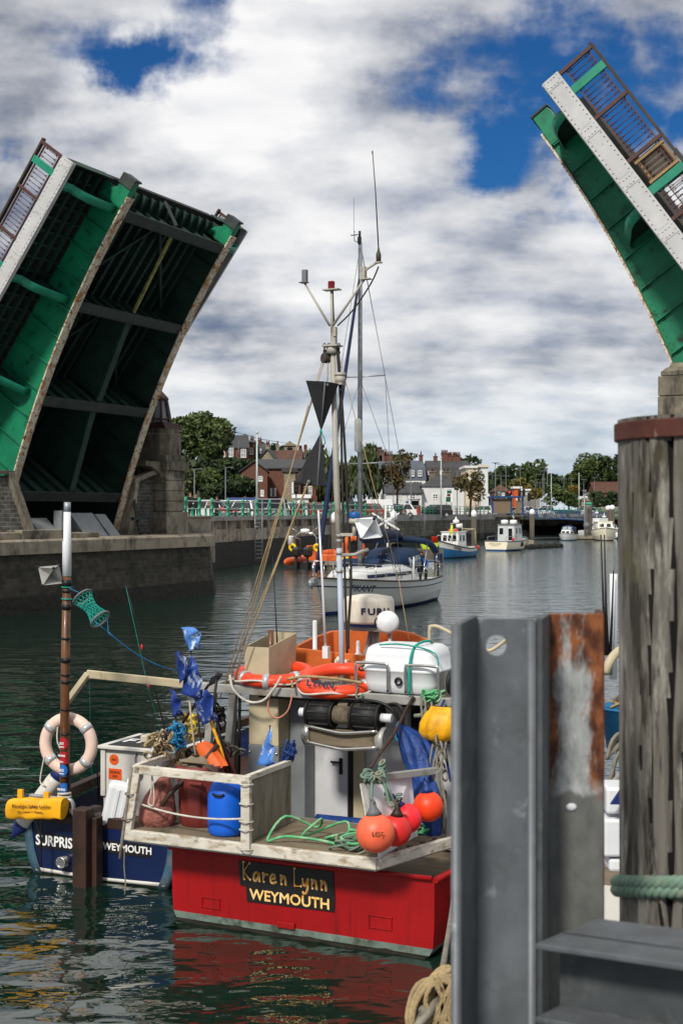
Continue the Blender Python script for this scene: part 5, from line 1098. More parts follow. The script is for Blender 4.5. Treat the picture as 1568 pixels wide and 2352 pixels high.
# --- blue and white potting boat, bow towards us
FR = frame((at(1078, 0, 107).x, 109, 0), R(180 - 27))
t = thing('fishing_boat', 'small blue and white fishing boat with black stem, bow towards the camera', 'fishing boat', (0, 0, 0))
h_, sh = hull(6.4, 2.35, .85, .8, 1.45, .5, .82, .5, .08, mats=(0, 0, 1, 1, 2, 2), fr_=(.3, .62, .82, 1)); obj('hull', h_, ['black', 'wh_blue', 'paint_white'], t)
deck(sh, .18, 'pontoon_wood', t); gunwale(sh, .05, 'black', t)
k = MB(); k.tube([(0, 6.43, 1.5), (0, 6.3, .9), (0, 5.98, .0), (0, 5.8, -.3)], .06, 6); obj('stem', k, 'black', t)
cabin(t, 2.3, 4.0, .85, .78, .72, 2.05, 'gel_white', [(2, .1, .36, .45, .85), (2, .4, .62, .45, .85), (2, .66, .92, .45, .85), (1, .15, .5, .45, .85), (1, .58, .88, .45, .85), (3, .12, .42, .45, .85), (3, .5, .85, .45, .85)], over=.08)
k = MB(); k.tube([(-.5, 2.4, 2.1), (-.5, 2.4, 2.75), (.5, 2.4, 2.75), (.5, 2.4, 2.1)], .03, 6); obj('gantry', k, 'paint_white', t)
k = MB(); k.lathe([(.05, 2.75), (.26, 2.82), (.28, 2.95), (.2, 3.06), (.08, 3.1), (.05, 3.3)], (0, 2.5, 0), n=14); obj('radar', k, 'gel_white', t)
k = MB(); k.tube([(-.9, .3, .8), (-.85, .4, 2.3), (.85, .4, 2.3), (.9, .3, .8)], .04, 6); k.beam((-.85, .4, 2.3), (-.6, 2.3, 2.15), .06, .06); k.beam((.85, .4, 2.3), (.6, 2.3, 2.15), .06, .06); obj('gallows', k, 'cream_paint', t)
k = MB(); k.tube([(p.x * .95, p.y - .1, p.z + .42) for p in sh[12:]] + [(-p.x * .95, p.y - .1, p.z + .42) for p in sh[:11:-1]], .02, 5)
for i in (12, 15, 18, 21):
    for s_ in (-1, 1): k.cyl((sh[i].x * s_ * .95, sh[i].y - .1, sh[i].z), (sh[i].x * s_ * .95, sh[i].y - .1, sh[i].z + .42), .02, n=5)
obj('pulpit', k, 'paint_white', t)
def ontop(sheer, i, side, dz):                                  # lettering on the bow flare
    a, b = sheer[i], sheer[i + 4]; return V((side * (a.x + b.x) / 2, (a.y + b.y) / 2, (a.z + b.z) / 2 + dz)), V((side * a.x, a.y, a.z)) - V((side * b.x, b.y, b.z))
for side in (-1, 1):
    p, d = ontop(sh, 13, side, -.22)
    d = d * (1 if side < 0 else -1); nrm = d.cross(V((0, 0, 1))).normalized()
    text('lettering', 'WH438', .30, face(p + nrm * .05 - V((0, 0, .02)), d, V((0, 0, 1)) + nrm * .25), 'panel_black', t, .008)
k = MB(); k.torus((0, 3.1, 2.2), .33, .09, (0, 0, 1), 20, 8); obj('lifebuoy', k, 'ring_orange', label='orange lifebuoy flat on the blue fishing boat roof', cat='lifebuoy')
k = MB(); k.lathe([(.0, 2.36), (.24, 2.38), (.27, 2.46), (.27, 2.6), (.24, 2.68), (0, 2.7)], (.55, .45, 0), n=14); obj('white_tub', k, 'gel_white', label='white canister on the gallows of the blue fishing boat', cat='canister')
k = MB(); k.tube([(-.55, 4.6, 1.2), (-.55, 4.6, 2.7)], .02, 5); kk = thing('marker_flag', 'lime flag pole on the bow of the blue fishing boat', 'flag', (-.55, 4.6, 1.2)); obj('pole', k, 'cream_paint', kk)
k = MB(); k.loft([[(-.55, 4.6, 2.7), (-.52, 4.58, 2.35), (-.55, 4.6, 2.0)], [(-.38, 4.5, 2.6), (-.36, 4.5, 2.2), (-.34, 4.52, 1.9)], [(-.26, 4.46, 2.3), (-.22, 4.44, 2.0), (-.2, 4.46, 1.72)]]); obj('cloth', k, 'lime', kk, solid=.01)
k = MB(); k.sphere((-1.0, .15, .75), (.16, .16, .2), 10, 8); obj('buoy', k, 'buoy_red', label='red buoy hanging at the stern of the blue fishing boat', cat='buoy')
# --- white boat with two canisters on its roof, stern towards us
FR = frame((at(1137, 0, 124).x, 123.5, 0), R(-32))
t = thing('motor_boat', 'cream and white cabin boat with two white roof canisters, name on its stern', 'motor boat', (0, 0, 0))
h_, sh = hull(6.6, 2.6, .95, .95, 1.25, .5, .9, .5, .16, mats=(0, 0, 1, 1, 1, 2)); obj('hull', h_, ['blue_paint', 'gel_cream', 'lead_grey'], t)
deck(sh, .12, 'gel_grey', t); gunwale(sh, .05, 'lead_grey', t)
cabin(t, 2.2, 4.2, .9, .85, .85, 2.45, 'gel_grey', [(0, .08, .36, .4, .85), (1, .1, .45, .45, .85), (1, .55, .9, .45, .85), (0, .62, .9, .03, .85), (3, .1, .9, .45, .85)], 'lead_grey')
for s_, e_ in ((-1, .9), (1, .9)):
    k = MB(); k.tube([(s_ * .95, .15, 1.0), (s_ * .95, .15, 1.35), (s_ * 1.1, 2.2, 1.4), (s_ * 1.1, 2.2, 1.0)], .025, 5); obj('handrail', k, 'steel_galv', t)
text('lettering', 'AMELIA ANNE', .2, face((-.1, -.012, .68), (1, 0, 0), (0, 0, 1)), 'ink_brown', t); text('lettering', 'WEYMOUTH', .15, face((-.1, -.012, .5), (1, 0, 0), (0, 0, 1)), 'ink_brown', t)
for i, (x, lb) in enumerate(((-.5, 'left white canister on the cream cabin boat roof'), (.42, 'right white canister on the cream cabin boat roof, gull standing on it'))):
    k = MB(); k.lathe([(.0, 2.53), (.32, 2.54), (.36, 2.6), (.36, 2.82), (.3, 2.92), (0, 2.95)], (x, 3.0, 0), n=16); obj('canister', k, 'gel_white', label=lb, cat='canister')
g = thing('gull', 'gull standing on the white canister of the cream cabin boat', 'gull', (.42, 3.0, 2.95))
k = MB(); k.tube([(.42, 3.28, 3.17), (.42, 3.18, 3.18), (.42, 3.02, 3.17), (.42, 2.92, 3.23), (.42, 2.89, 3.32), (.42, 2.84, 3.35), (.42, 2.79, 3.33)], [.01, .05, .085, .06, .04, .042, .015], 8); obj('body', k, 'gel_white', g)
k = MB(); k.sphere((.47, 3.12, 3.2), (.025, .17, .055), 8, 6); k.sphere((.37, 3.12, 3.2), (.025, .17, .055), 8, 6); obj('wings', k, 'lead_grey', g)
k = MB(); k.cyl((.42, 2.79, 3.34), (.42, 2.72, 3.33), .014, .004, 6); obj('beak', k, 'yellow', g)
for x in (.39, .45): k = MB(); k.cyl((x, 3.03, 2.95), (x, 3.03, 3.1), .008, n=4); obj('leg', k, 'yellow', g)
k = MB(); k.sphere((1.32, 3.0, .62), (.18, .18, .24), 10, 8); obj('fender', k, 'black', label='black ball fender on the side of the cream cabin boat', cat='fender')
k = MB(); k.cyl((.8, 2.05, .85), (.8, 2.05, 1.25), .1, n=8); obj('extinguisher', k, 'red', label='red fire extinguisher outside the cream boat cabin', cat='extinguisher')
# --- the small boats by the far pontoon
FR = frame((at(1312, 0, 172).x, 172, 0), R(180 - 22))
t = thing('cabin_boat', 'small white cabin boat under a dark blue canopy, far pontoon', 'cabin boat', (0, 0, 0))
h_, sh = hull(5.2, 2.1, .8, .78, 1.05, .4, .88, .5, .14, mats=(0, 0, 1, 1, 1, 1)); obj('hull', h_, ['wh_blue', 'gel_white'], t); deck(sh, .06, 'gel_white', t); gunwale(sh, .035, 'lead_grey', t)
cabin(t, 2.2, 4.0, .82, .6, .75, 1.35, 'gel_white', [(2, .05, .47, .25, .85), (2, .53, .95, .25, .85), (3, .1, .9, .25, .8), (1, .1, .9, .25, .8)], slope=.5, over=.02)
k = MB(); k.loft([[(-.85, 1.0, .8), (-.8, 1.0, 1.7), (0, 1.0, 1.95), (.8, 1.0, 1.7), (.85, 1.0, .8)], [(-.84, 2.4, 1.3), (-.78, 2.3, 1.8), (0, 2.25, 2.0), (.78, 2.3, 1.8), (.84, 2.4, 1.3)], [(-.7, 3.1, 1.36), (-.6, 3.0, 1.37), (0, 2.95, 1.38), (.6, 3.0, 1.37), (.7, 3.1, 1.36)]]); obj('canopy', k, 'navy_cloth', t, solid=.02)
k = MB(); k.loft([[(-.6, 2.62, 1.72), (-.05, 2.58, 1.84)], [(-.56, 2.92, 1.44), (-.05, 2.88, 1.46)]], False); k.loft([[(.05, 2.58, 1.84), (.6, 2.62, 1.72)], [(.05, 2.88, 1.46), (.56, 2.92, 1.44)]], False); obj('screen', k, 'glass_pale', t, solid=.02)
FR = frame((at(1345, 0, 186).x, 186, 0), R(200))
t = thing('motor_cruiser', 'white motor cruiser with a flying bridge behind the small cabin boat', 'motor cruiser', (0, 0, 0))
h_, sh = hull(8.5, 2.9, 1.1, 1.15, 1.6, .5, .9, .8, .16, mats=(0, 0, 1, 1, 1, 1)); obj('hull', h_, ['navy_cloth', 'gel_white'], t); deck(sh, .06, 'gel_white', t)
cabin(t, 2.2, 6.2, 1.15, .9, 1.1, 2.35, 'gel_white', [(2, .05, .48, .4, .85), (2, .52, .95, .4, .85), (3, .08, .45, .4, .85), (3, .5, .92, .4, .85), (1, .08, .92, .4, .85)], slope=.6)
k = MB(); k.loft([[(-.7, 3, 2.42), (.7, 3, 2.42), (.7, 4.6, 2.42), (-.7, 4.6, 2.42)], [(-.75, 3, 2.85), (.75, 3, 2.85), (.6, 4.9, 2.85), (-.6, 4.9, 2.85)]], False, True); k.tube([(0, 2.9, 2.4), (0, 2.9, 4.0)], .04, 6); k.lathe([(.25, 3.5), (.25, 3.7), (0, 3.75)], (0, 2.9, 0), n=12); obj('flying_bridge', k, 'gel_white', t)
FR = frame((at(1398, 0, 170).x, 174, 0), R(180 - 8))
t = thing('motor_cruiser', 'cream motor cruiser with a hanging white fender beside the timber post', 'motor cruiser', (0, 0, 0))
h_, sh = hull(7.5, 3.4, 1.3, 1.35, 1.7, .5, .92, .5, .12, mats=(0, 0, 1, 1, 1, 1), fine=.3); obj('hull', h_, ['black', 'gel_cream'], t); deck(sh, .06, 'gel_white', t); gunwale(sh, .05, 'lead_grey', t)
cabin(t, 1.8, 4.8, 1.2, 1.0, 1.4, 2.4, 'gel_cream', [(2, .1, .45, .3, .8), (2, .55, .9, .3, .8), (3, .1, .9, .3, .8)], slope=.5)
k = MB(); k.tube([(p.x * .9, p.y - .15, p.z + .6) for p in sh[10:]] + [(-p.x * .9, p.y - .15, p.z + .6) for p in sh[:9:-1]], .025, 5)
for i in (10, 13, 16, 19, 22):
    for s_ in (-1, 1): k.cyl((sh[i].x * s_ * .9, sh[i].y - .15, sh[i].z), (sh[i].x * s_ * .9, sh[i].y - .15, sh[i].z + .6), .025, n=5)
obj('guard_rail', k, 'gel_white', t)
k = MB(); k.tube([(0, 2.5, 2.4), (0, 2.5, 3.6)], .04, 6); k.sphere((0, 2.5, 3.1), (.3, .3, .12), 12, 6); obj('mast', k, 'gel_white', t)
k = MB(); k.tube([(-1.35, 6.2, 1.55), (-1.36, 6.25, 1.1)], .02, 4); kk = thing('fender', 'white sausage fender on the cream motor cruiser', 'fender', (-1.36, 6.25, .5)); obj('line', k, 'rope_white', kk); k = MB(); k.tube([(-1.36, 6.25, 1.1), (-1.36, 6.25, 1.0), (-1.36, 6.25, .55), (-1.36, 6.25, .45)], [.05, .15, .15, .05], 10); obj('body', k, 'gel_white', kk)
FR = ID
p = at(1350, 0, 176); k = MB(); k.bx(p.x - 1.4, p.x + 3.2, 175, 177.5, .12, .5); kk = thing('pontoon', 'wooden floating pontoon between the far cruisers', 'pontoon', (p.x, 176, 0)); obj('deck', k, 'pontoon_wood', kk); k = MB(); k.bx(p.x - 1.3, p.x + 3.1, 175.1, 177.4, -.4, .118); obj('float', k, 'black', kk)
for px, lb in ((1346, 'left pale ball fender on the far pontoon'), (1366, 'right pale ball fender on the far pontoon')):
    p = at(px, 1207, 175); k = MB(); k.sphere(p, (.42, .42, .42), 14, 10); k.cyl(p + V((0, 0, .3)), p + V((0, 0, .55)), .1, .06, 8); k.cyl((p.x, p.y, .4), (p.x, p.y, p.z - .3), .06, n=6); obj('ball_fender', k, 'lead_grey', label=lb, cat='fender', group='ball fenders on the far pontoon')
p = at(1342, 1208, 175); k = MB(); k.cyl((at(1342, 0, 175).x, 175, .5), at(1341, 1128, 175), .1, .08, 8); kk = thing('pontoon_lamp', 'slim pontoon lamp post beside the brown mooring pile', 'lamp', (at(1342, 0, 175).x, 175, .5)); obj('post', k, 'steel_galv', kk); k = MB(); k.box(at(1341, 1127, 174.8), (.5, .3, .25)); obj('lamp_head', k, 'lead_grey', kk)
t = thing('debris_boom', 'long dark weedy boom floating beyond the cream cabin boat', 'boom', (at(1248, 0, 140).x, 140, 0))
k = MB()
for i in range(9):
    a, b = at(1207 + i * 9, 0, 131 + i * .8), at(1215.5 + i * 9, 0, 131.7 + i * .8); k.cyl((a.x, a.y, .1), (b.x, b.y, .12), .3 + .06 * (i % 2), n=8)
obj('floats', k, 'weed', t); k = MB(); a, b = at(1211, 0, 147), at(1222, 0, 147); k.bx(a.x, b.x, 146, 148, -.1, .55); obj('raft', k, 'pontoon_wood', t)
k = MB(); a, b = at(1216, 0, 172), at(1290, 0, 172); k.cyl((a.x, 172, .12), (b.x, 174, .12), .22, n=8); obj('pipe_boom', k, 'black', label='thin black boom on the water left of the small cabin boat', cat='boom')
# mooring piles
def pile(px, pyt, Y, d_, cap, label, mat='pile_grey'):
    p = at(px, pyt, Y); t = thing('mooring_pile', label, 'mooring pile', (p.x, Y, 0), 'piles in the harbour'); r_ = d_ / 2
    k = MB(); k.cyl((p.x, Y, -2), (p.x, Y, p.z - (.35 if cap else 0)), r_, n=16); obj('shaft', k, mat, t)
    if cap: k = MB(); k.lathe([(r_ * 1.12, -.75), (r_ * 1.12, -.3), (r_ * .7, -.1), (0, 0)], (p.x, Y, p.z), n=16); obj('cap', k, 'white_trim', t)
pile(903.7, 1172, 104, .50, True, 'white capped pile in front of the quay right of the yacht mast'); pile(1087.8, 1171, 141, .56, True, 'white capped pile behind the blue fishing boat'); pile(1221, 1169, 176, .66, True, 'white capped pile beside the cream cabin boat')
pile(1396, 1160.6, 205, .78, True, 'left of the twin white capped piles at the timber post'); pile(1404.8, 1159.5, 204, .78, True, 'right of the twin white capped piles at the timber post'); pile(1351, 1163, 178, .95, False, 'thick brown pile without cap on the far pontoon')
pile(767.5, 1176, 92, .42, True, 'white capped pile hidden by the fishing boat mast')
# --- orange inflatable with two black outboards
FR = frame((at(698, 0, 87).x, 86, 0), R(-18))
t = thing('inflatable_boat', 'orange rigid inflatable with two black outboard motors at the quay', 'inflatable boat', (0, 0, 0))
k = MB()
for s_ in (-1, 1): k.tube(smooth([(s_ * 1.05, -.7, .42), (s_ * 1.05, 0, .42), (s_ * 1.05, 3, .5), (s_ * .75, 5, .68), (s_ * .2, 5.9, .8), (0, 6.0, .82)], 3), [.07, .12, .2, .26, .26] + [.28] * 11, 10)
obj('tubes', k, 'orange', t)
h_, sh = hull(5.7, 1.7, .4, .4, .7, .3, .9, .5, .1, mats=(0, 0, 0, 0, 0, 0)); obj('hull', h_, 'black', t); deck(sh, .02, 'lead_grey', t)
for x in (-.38, .38):
    k = MB(); k.loft([[(x + a_ * w_, -.25 + b_ * l_, z) for a_, b_ in ((-1, -1), (1, -1), (1, 1), (-1, 1))] for z, w_, l_ in ((.75, .16, .22), (.9, .23, .36), (1.25, .23, .38), (1.4, .16, .3))], False, True); k.poly([(x - .16, -.55, 1.4), (x + .16, -.55, 1.4), (x + .16, .05, 1.4), (x - .16, .05, 1.4)]); k.beam((x, -.3, .8), (x, -.42, -.3), .16, .22, V((0, 1, 0))); obj('outboard_motor', k, 'black', t, bev=.05)
k = MB()
for y, zt in ((.4, 2.3),): k.tube([(-.75, y, .5), (-.75, y, zt - .3), (-.5, y, zt), (.5, y, zt), (.75, y, zt - .3), (.75, y, .5)], .045, 8)
k.tube([(-.75, .4, 2.0), (-.8, 1.5, 1.9), (-.75, 1.6, .6)], .03, 6); k.tube([(.75, .4, 2.0), (.8, 1.5, 1.9), (.75, 1.6, .6)], .03, 6); k.cyl((-.3, .4, 2.3), (-1.2, .3, 2.75), .015, n=4); k.cyl((.3, .4, 2.3), (.9, .3, 2.7), .015, n=4); obj('arch_frame', k, 'steel_shiny', t)
k = MB(); k.lathe([(.30, 2.34), (.32, 2.42), (.30, 2.56), (.1, 2.6)], (-.05, .45, 0), n=14); obj('radar', k, 'gel_white', t)
k = MB(); k.bx(-.4, .4, 1.6, 2.6, .42, 1.45); obj('console', k, 'orange', t, bev=.05)
for x, lb in ((-.86, 'yellow horseshoe buoy left on the inflatable frame'), (.86, 'yellow horseshoe buoy right on the inflatable frame')):
    k = MB(); k.torus((x, .25, 1.35), .2, .09, (0, 1, .2), 16, 8); obj('horseshoe_buoy', k, 'yellow', label=lb, cat='buoy')
k = MB(); k.lathe([(.2, 1.55), (.2, 2.05), (.22, 2.08), (.18, 2.12)], (-1.0, .3, 0), n=12); obj('fender_basket', k, 'gel_white', label='white canister on the left frame leg of the inflatable', cat='canister')
FR = ID
a, b = at(746, 0, 83), at(850, 0, 83); kk = thing('pontoon', 'grey floating pontoon behind the yacht bow', 'pontoon', (a.x, 84, 0)); k = MB(); k.bx(a.x, b.x + 2, 83, 86, .32, .55); obj('deck', k, 'pontoon_wood', kk); k = MB(); k.bx(a.x + .1, b.x + 1.9, 83.1, 85.9, -.3, .318); obj('float', k, 'pile_grey', kk)
p = at(803, 1262, 80); kk = thing('ring_float', 'upright orange and black fender ring on the pontoon behind the fishing boat mast', 'fender', (p.x, 83.5, .55)); k = MB(); k.torus((p.x + .2, 83.6, 1.35), .62, .26, (.5, -1, .1), 26, 10); obj('ring', k, 'orange', kk); k = MB(); k.torus((p.x + .14, 83.72 - .2, 1.35), .55, .2, (.5, -1, .1), 20, 8); obj('lining', k, 'black', kk)
k = MB(); p = at(762, 1270, 84)
for i in range(2): k.bx(p.x - .9, p.x + .9, 83.6 + i * .7, 84.2 + i * .7, .551, .95)
obj('fish_crate', k, 'orange', label='low orange crate on the pontoon left of the ring', cat='crate', bev=.03)
k = MB(); p = at(786, 1276, 83.6); k.bx(p.x - .4, p.x + .4, 83.1, 83.5, .551, .85); obj('fish_crate', k, 'yellow', label='small yellow crate on the pontoon by the orange ring', cat='crate', bev=.03)
a, b = at(966, 1247, 92), at(1007, 1263, 92); k = MB(); k.loft([[(a.x + .15, 92, b.z + .05), (b.x - .15, 92, b.z + .05), (b.x - .15, 93.4, b.z + .05), (a.x + .15, 93.4, b.z + .05)], [(a.x, 91.9, a.z), (b.x, 91.9, a.z), (b.x, 93.6, a.z), (a.x, 93.6, a.z)]], False, True); kk = thing('skip', 'yellow steel skip on a work float behind the yacht', 'skip', ((a.x + b.x) / 2, 92, b.z)); obj('tub', k, 'lime', kk); k = MB(); k.bx(a.x - .2, b.x + .3, 91.7, 93.8, -.3, b.z + .04); obj('float', k, 'pile_grey', kk)
p = at(998, 1248, 92.4); k = MB(); k.lathe([(.20, 0), (.23, .55), (.24, .56), (.20, .56), (.18, .3)], (p.x, 92.5, at(0, 1247, 92).z - .12), n=14); obj('bucket', k, 'buoy_red', label='red bucket on the edge of the yellow skip', cat='bucket')
FR = frame((at(985, 0, 88).x, 87, 0), R(60)); t = thing('dinghy', 'small white and blue dinghy moored below the yellow skip', 'dinghy', (0, 0, 0)); h_, sh = hull(3.2, 1.4, .45, .42, .62, .25, .8, .3, .05, mats=(0, 0, 0, 0, 1, 1)); obj('hull', h_, ['gel_white', 'wh_blue'], t); gunwale(sh, .04, 'wh_blue', t)
k = MB(); k.bx(-.55, .55, 1.0, 1.25, .25, .3); k.bx(-.5, .5, 2.1, 2.3, .28, .33); obj('thwart', k, 'pontoon_wood', t); FR = ID
# --- the sailing yacht
FR = frame((3.17, 55.65, 0), R(156.4))
yt = thing('sailing_yacht', 'white sailing yacht with dark blue sprayhood motoring past the pier', 'sailing yacht', (0, 0, 0))
h_, sh = hull(10.2, 3.3, .98, 1.02, 1.36, .55, .72, 1.1, .10, n=28, mats=(0, 0, 1, 1, 2, 1), fine=.45, fr_=(.4, .74, .785, 1)); obj('hull', h_, ['ink_blue', 'gel_grey', 'navy_cloth'], yt)
deck(sh, .03, 'gel_white', yt); gunwale(sh, .035, 'brown_wood', yt, 'toe_rail', .02)
for a_ in ('PIKANT',):
    i = 22; p = (sh[i] + sh[i + 1]) / 2; d = V((-sh[i].x, sh[i].y, sh[i].z)) - V((-sh[i + 2].x, sh[i + 2].y, sh[i + 2].z)); n_ = d.cross(V((0, 0, 1))).normalized()
    text('lettering', a_, .36, face(V((-p.x, p.y, p.z - .30)) + n_ * .075, d, V((0, 0, 1)) + n_ * .3), 'ink', yt, .006, .25)
k = MB(); rows = []                                                # coach roof
for y, w_, z in ((2.6, 1.02, 1.62), (4.6, 1.05, 1.60), (6.2, .95, 1.58), (7.6, .72, 1.50), (8.5, .42, 1.34), (8.9, .2, 1.22)):
    rows.append([(-w_, y, 1.0), (-w_ * .93, y - .02, z - .16), (-w_ * .78, y - .05, z), (0, y - .08, z + .05), (w_ * .78, y - .05, z), (w_ * .93, y - .02, z - .16), (w_, y, 1.0)])
k.loft(rows); k.poly(rows[0]); obj('coachroof', k, 'gel_white', yt)
for s_ in (-1, 1):
    k = MB(); k.loft([[(s_ * 1.025 * w_, y, 1.22), (s_ * .985 * w_, y, 1.35)] for y, w_ in ((3.3, 1.03), (4.6, 1.05), (6.2, .955), (7.3, .78))]); st = obj('window_band', k, 'navy_cloth', yt, solid=.012)
    for y0, y1 in ((3.5, 4.2), (4.7, 5.3), (5.8, 6.2)):
        k = MB(); f = lambda y: 1.04 if y < 4.7 else 1.05 - (y - 4.6) * .0625; k.loft([[(s_ * 1.035 * f(y), y, 1.215), (s_ * 1.0 * f(y), y, 1.355)] for y in (y0, y1)]); obj('window', k, 'glass_dark', st, solid=.01)
    k = MB(); k.tube([(s_ * .72, 4.4, 1.68), (s_ * .72, 5.5, 1.70), (s_ * .6, 7.0, 1.62)], .03, 6); obj('grab_rail', k, 'brown_wood', yt)
MB.off = V((0, -.8, 0))
k = MB(); k.tube([(0, 6.95, 1.5), (0, 6.95, 8), (0, 6.93, 14.0)], [.095, .095, .08], 12); mast = obj('mast', k, 'steel_galv', yt)
for z, l_ in ((8.87, .95), (5.55, 1.15)):
    k = MB(); k.tube([(-l_, 6.75, z + .05), (0, 6.95, z), (l_, 6.75, z + .05)], .028, 6); obj('spreader', k, 'steel_galv', mast)
k = MB(); k.box((0, 7.0, 14.1), (.12, .12, .25)); k.cyl((0, 6.98, 14.2), (0, 6.98, 14.45), .05, n=8); k.tube([(.0, 7.05, 14.0), (0, 7.5, 13.98), (0, 7.5, 14.35)], .015, 5); k.tube([(-.15, 7.5, 14.2), (.15, 7.5, 14.2)], .02, 5); k.cyl((0, 7.55, 14.3), (0, 7.55, 15.6), .008, n=4); obj('masthead', k, 'black', mast)
k = MB(); k.lathe([(.05, 5.98), (.14, 6.05), (.15, 6.7), (.14, 6.78), (.15, 6.85), (.14, 7.2), (.05, 7.28)], (0, 7.14, 0), n=14); obj('radar_reflector', k, 'gel_grey', mast)
k = MB()
for s_ in (-1, 1):
    k.tube([(s_ * 1.55, 6.6, 1.15), (s_ * 1.15, 6.75, 5.6), (s_ * .95, 6.75, 8.92), (0, 6.93, 13.9)], .011, 4); k.tube([(s_ * 1.5, 6.3, 1.15), (0, 6.9, 5.5)], .010, 4); k.tube([(s_ * 1.5, 6.9, 1.15), (0, 6.95, 5.5)], .010, 4); k.tube([(s_ * 1.15, 6.75, 5.6), (0, 6.95, 8.8)], .010, 4)
k.tube([(0, .1, 1.0), (0, 6.9, 14.0)], .011, 4); k.tube([(.5, 5.6, 1.7), (.06, 6.95, 13.0)], .010, 4); k.tube([(0, 7.04, 2), (0, 7.04, 13.8)], .012, 4); obj('rigging', k, 'lead_grey', yt)
k = MB(); fs_ = [V((0, 10.95, 1.55)).lerp(V((0, 7.05, 12.6)), q / 14) for q in range(15)]; k.tube(fs_, [.05, .085] + [.10 - .004 * i for i in range(12)] + [.03], 8); obj('furled_genoa', k, 'navy_cloth', yt)
k = MB(); k.tube([(0, 6.9, 2.65), (0, 2.6, 2.75)], .08, 8); obj('boom', k, 'steel_galv', yt)
k = MB(); rows = []
for y, z0, z1, w_ in ((6.98, 2.5, 3.75, .13), (6.5, 2.5, 3.35, .2), (5.6, 2.55, 3.12, .22), (4.2, 2.6, 3.02, .2), (2.9, 2.65, 2.92, .13), (2.6, 2.68, 2.85, .05)): rows.append([(-w_, y, z0), (-w_ * .9, y, (z0 + z1) / 2), (0, y, z1), (w_ * .9, y, (z0 + z1) / 2), (w_, y, z0)])
k.loft(rows); obj('sail_cover', k, 'navy_cloth', yt, solid=.02)
k = MB(); rows = []
for y, z, w_ in ((5.0, 1.62, .75), (4.7, 1.95, .9), (4.1, 2.20, 1.0), (3.4, 2.28, 1.04), (2.9, 2.24, 1.04)): rows.append([(-w_, y - .5, 1.45), (-w_ * .98, y - .3, 1.45 + (z - 1.45) * .6), (-w_ * .75, y - .05, z - .06), (0, y, z), (w_ * .75, y - .05, z - .06), (w_ * .98, y - .3, 1.45 + (z - 1.45) * .6), (w_, y - .5, 1.45)])
k.loft(rows); hood = obj('sprayhood', k, 'hood_blue', yt, solid=.02) if 'hood_blue' in _m else None
M('hood_blue', (.006, .032, .09), .75, 0, .25, 4, bump=.25, bs=8)
hood = hood or obj('sprayhood', k, 'hood_blue', yt, solid=.02)
for s_ in (-1, 1):
    k = MB(); k.loft([[(s_ * .97, 4.05, 1.50), (s_ * .93, 4.15, 1.86)], [(s_ * 1.06, 3.0, 1.50), (s_ * 1.04, 3.15, 1.98)]]); k.loft([[(s_ * .1, 4.88, 1.78), (s_ * .1, 4.5, 2.04)], [(s_ * .6, 4.8, 1.72), (s_ * .62, 4.35, 1.98)]]); obj('hood_window', k, 'glass_pale', hood, solid=.01)
MB.off = V((0, 0, 0))
k = MB(); k.tube(smooth([(-1.25, 1.0, 2.05), (-1.1, 1.4, 2.4), (-.6, 1.7, 2.55), (.6, 1.7, 2.55), (1.1, 1.4, 2.4), (1.25, 1.0, 2.05)], 4), .14, 8); obj('bimini_roll', k, 'hood_blue', yt)
k = MB()
for s_ in (-1, 1): k.tube([(s_ * 1.25, .9, 1.05), (s_ * 1.27, 1.0, 2.1)], .025, 6); k.tube([(s_ * 1.25, 2.6, 1.1), (s_ * 1.1, 1.6, 2.4)], .022, 6)
idx = [1, 4, 8, 12, 16, 20, 24, 26]
for s_ in (-1, 1):
    for i in idx: k.tube([(sh[i].x * s_ * .97, sh[i].y, sh[i].z), (sh[i].x * s_ * .97, sh[i].y, sh[i].z + .6)], .018, 5)
    for dz_ in (.32, .6): k.tube([(sh[i].x * s_ * .97, sh[i].y, sh[i].z + dz_) for i in range(1, 27)], .008, 4)
k.tube([(sh[24].x, sh[24].y, sh[24].z + .62), (.25, 10.1, 1.95), (0, 10.35, 1.97), (-.25, 10.1, 1.95), (-sh[24].x, sh[24].y, sh[24].z + .62)], .022, 6); k.tube([(0, 10.35, 1.97), (0, 10.25, 1.36)], .02, 5)
k.tube([(sh[1].x, sh[1].y, 1.62), (.9, .05, 1.65), (-.9, .05, 1.65), (-sh[1].x, sh[1].y, 1.62)], .022, 6); obj('guard_rails', k, 'steel_shiny', yt)
k = MB(); k.beam((0, 10.1, 1.36), (0, 10.55, 1.30), .18, .06); k.sphere((0, 10.55, 1.18), (.12, .2, .16), 8, 6, .4); k.prism([(-.02, 10.4, 1.2), (-.02, 10.75, 1.28), (-.02, 10.62, .95), (-.02, 10.45, 1.02)], (.04, 0, 0)); obj('anchor', k, 'steel_galv', yt)
k = MB(); k.tube([(1.2, .25, .98), (1.2, .25, 3.2)], .035, 8); wg = obj('generator_pole', k, 'gel_white', yt)
k = MB(); k.sphere((1.2, .2, 3.3), (.16, .3, .16), 12, 8); k.prism([(1.19, -.1, 3.35), (1.19, -.5, 3.55), (1.19, -.5, 3.1)], (.02, 0, 0)); obj('generator_hub', k, 'gel_white', wg)
for i in range(6):
    a = i * math.pi / 3 + .52; c_, s_ = math.cos(a), math.sin(a); k = MB(); k.prism([(1.2 + c_ * .1 - s_ * .05, .50, 3.3 + s_ * .1 + c_ * .05), (1.2 + c_ * .1 + s_ * .05, .50, 3.3 + s_ * .1 - c_ * .05), (1.2 + c_ * .72 + s_ * .03, .46, 3.3 + s_ * .72 - c_ * .03), (1.2 + c_ * .72 - s_ * .03, .46, 3.3 + s_ * .72 + c_ * .03)], (0, .02, 0)); obj('blade', k, 'gel_white', wg)
